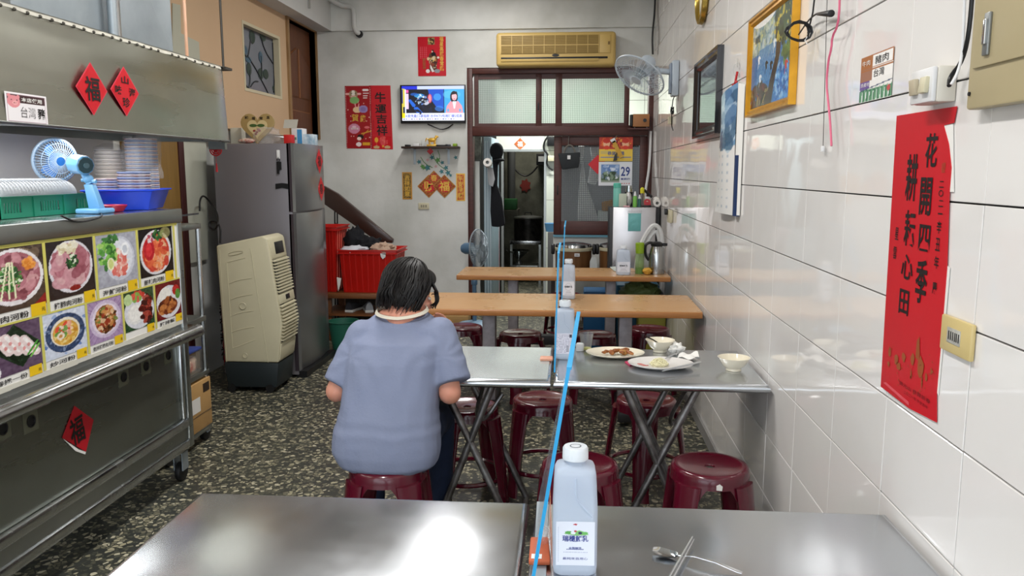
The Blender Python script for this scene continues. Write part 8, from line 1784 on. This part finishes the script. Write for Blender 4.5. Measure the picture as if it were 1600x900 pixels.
# hair: cap plus wavy locks down to the nape
b = MB(); b.sph(hd(0, -.022, .032), (.088, .1, .092), 24, 16, RH); b.sph(hd(-.02, -.06, -.03), (.075, .055, .065), 20, 14, RH); b.sph(hd(-.055, -.02, -.045), (.04, .055, .06), 16, 12, RH); b.sph(hd(.04, -.055, -.03), (.05, .045, .055), 16, 12, RH); b.sph(hd(0, .035, .068), (.066, .055, .045), 18, 12, RH)
def hpost(co, no):
    out = co.copy()
    for i in range(len(co)):
        p = co[i]; out[i] = p + no[i] * .007 * noise.noise(Vector((p[0] * 30, p[1] * 30, p[2] * 9)))
    return out
hair = organic(b, 'hair', hairm, pt, .006, 3, hpost)
rr = random.Random(21); b = MB()
for i in range(430):
    a = R(rr.uniform(-205, 28)) if i < 390 else R(rr.choice([-205, 30]) + rr.uniform(-8, 8))      # azimuth around the head: -90 = back
    L_n = rr.uniform(.75, 1.0); pts = []; ph = rr.uniform(0, 6); k = rr.uniform(.9, 1.06)
    el0 = R(rr.uniform(35, 88)); end = -R(35) * L_n
    for j in range(12):
        f = j / 11; el = el0 + (end - el0) * f; wv = .017 * math.sin(ph + f * 11) * f
        rad = Vector((.092 * k * math.cos(el) * math.cos(a + wv * 6), -.02 + .104 * k * math.cos(el) * math.sin(a + wv * 6), .03 + .097 * k * math.sin(el)))
        if el < 0: rad.x *= 1 + .12 * f * rr.uniform(.6, 1); rad.y *= 1 + .0 * f; rad.z = .03 - .13 * (-el / R(35)) * L_n + wv
        pts.append(hd(*rad))
    b.tube(pts, [rr.uniform(.002, .0045)] * 8 + [.003, .0025, .0018, .001], 6, smooth=1)
for i in range(26):                                                                      # loose front strand beyond the cheek
    o_ = rr.uniform(-.008, .008); p0 = hd(.045 + o_, .06, .06); b.tube([p0, hd(.062 + o_, .085, .03), PP(682 + rr.uniform(-4, 3), 455, hipY + .27 + o_), PP(684 + rr.uniform(-3, 3), 470, hipY + .27 + o_), PP(677 + rr.uniform(-5, 4), 480 + rr.uniform(-4, 3), hipY + .27)], [.004, .004, .003, .0015], 6, smooth=2)
for i in range(60):                                                                      # flicked ends on the nape side
    px = rr.uniform(592, 640); o_ = rr.uniform(-.02, .03); yb = 484 + rr.uniform(-9, 3) - abs(px - 615) * .12
    b.tube([PP(620 + (px - 620) * .35, 436 + rr.uniform(-6, 6), hipY + .13 + o_ * .3), PP(612 + (px - 620) * .7, 456, hipY + .13 + o_), PP(px + rr.uniform(-3, 3), 470, hipY + .14 + o_), PP(px + rr.uniform(-7, 7), yb, hipY + .15 + o_)], [.001, .002, .0045, .004, .0025, .0012], 6, smooth=2)
b.build('hair_locks', hairm, pt, kind='stuff')
# jeans and shoes
b = MB(); hipL, hipR = Vector((sxx - .09, sy + .02, .545)), Vector((sxx + .09, sy + .02, .545))
b.sph((sxx, sy + .02, .54), (.155, .11, .072), 24, 14); b.loft([tring(546, 674, 722, hipY + .012, .105), tring(552, 668, 733, hipY + .01, .1)])
kL, kR = Vector((sxx - .15, sy + .43, .53)), Vector((sxx + .14, sy + .42, .52)); aL, aR = Vector((sxx - .16, sy + .38, .1)), Vector((sxx + .15, sy + .3, .1))
cap(b, hipL, kL, .085, .062); cap(b, hipR, kR, .085, .062); cap(b, kL, aL, .06, .046, 16, True); cap(b, kR, aR, .06, .048, 16, True)
organic(b, 'jeans', jeans, pt, .009, 3, lambda co, no: np.array([c_ + n_ * .006 * noise.noise(Vector(c_ * 18)) for c_, n_ in zip(co, no)]))
for s, A in ((-1, aL), (1, aR)):
    sh_ = MB(); 
    for q, z_, w_, h_ in ((0, 0, 0, 0),): pass
    sh_.loft([[A + Vector((w_ * math.cos(t_), l_, -.1 + .03 + h_ * max(-.3, math.sin(t_)))) for t_ in [2 * PI * m / 14 for m in range(14)]] for l_, w_, h_ in ((-.06, .03, .05), (-.03, .04, .075), (.03, .042, .07), (.09, .045, .045), (.15, .045, .035), (.19, .03, .02))])
    sh_.build('shoe', mat('shoe_black', '#1a1a1d', .6), pt)
    MB().loft([[A + Vector((w_, l_, z_)) for w_, z_ in ((-wd, -.099), (wd, -.099), (wd, -.078), (-wd, -.078))] for l_, wd in ((-.065, .03), (-.03, .043), (.09, .048), (.15, .047), (.195, .028))]).build('shoe_sole', wsole, pt, bevel=.004)
# ================================================================ finer pieces go under the part they belong to
def stem_(o): return o.name.split('.')[0]
def centre(o):
    bb = [Vector(v) for v in o.bound_box]; return sum(bb, Vector()) / 8
SUB = {'lettering': ('paper', 'poster_print', 'label_print', 'sticker_print', 'screen', 'calendar_sheet', 'sticker_paper', 'heart_board', 'canvas', 'dispenser'), 'small_lettering': ('paper', 'poster_print', 'label_print'), 'faded_lettering': ('paper', 'poster_print'),
       'gold_figures': ('paper',), 'caption': ('dish_photo',), 'price_mark': ('price_sticker',), 'vent_cap': ('motor_housing',), 'cap_print': ('cap',), 'lid_handle': ('lid',), 'rocker': ('cover_plate',), 'slot': ('socket_face',),
       'caster_wheel': ('caster_fork',), 'leaf_inlay': ('inner_heart',), 'red_inlay': ('inner_heart',), 'moulding': ('door_panel',), 'latch_handle': ('latch',), 'hand': ('dial',), 'rib': ('crate_body', 'panel')}
for top in [o for o in C.objects if o.parent is None]:
    kids = [k for k in top.children]
    if not kids: continue
    for k in kids:
        if k.type != 'MESH' or k.children: continue
        for want in SUB.get(stem_(k), ()):
            c = [p for p in kids if stem_(p) == want and p is not k]
            if c:
                p = min(c, key=lambda q: (centre(q) - centre(k)).length)
                if p.location.length < 1e-9 and k.location.length < 1e-9: k.parent = p
                break
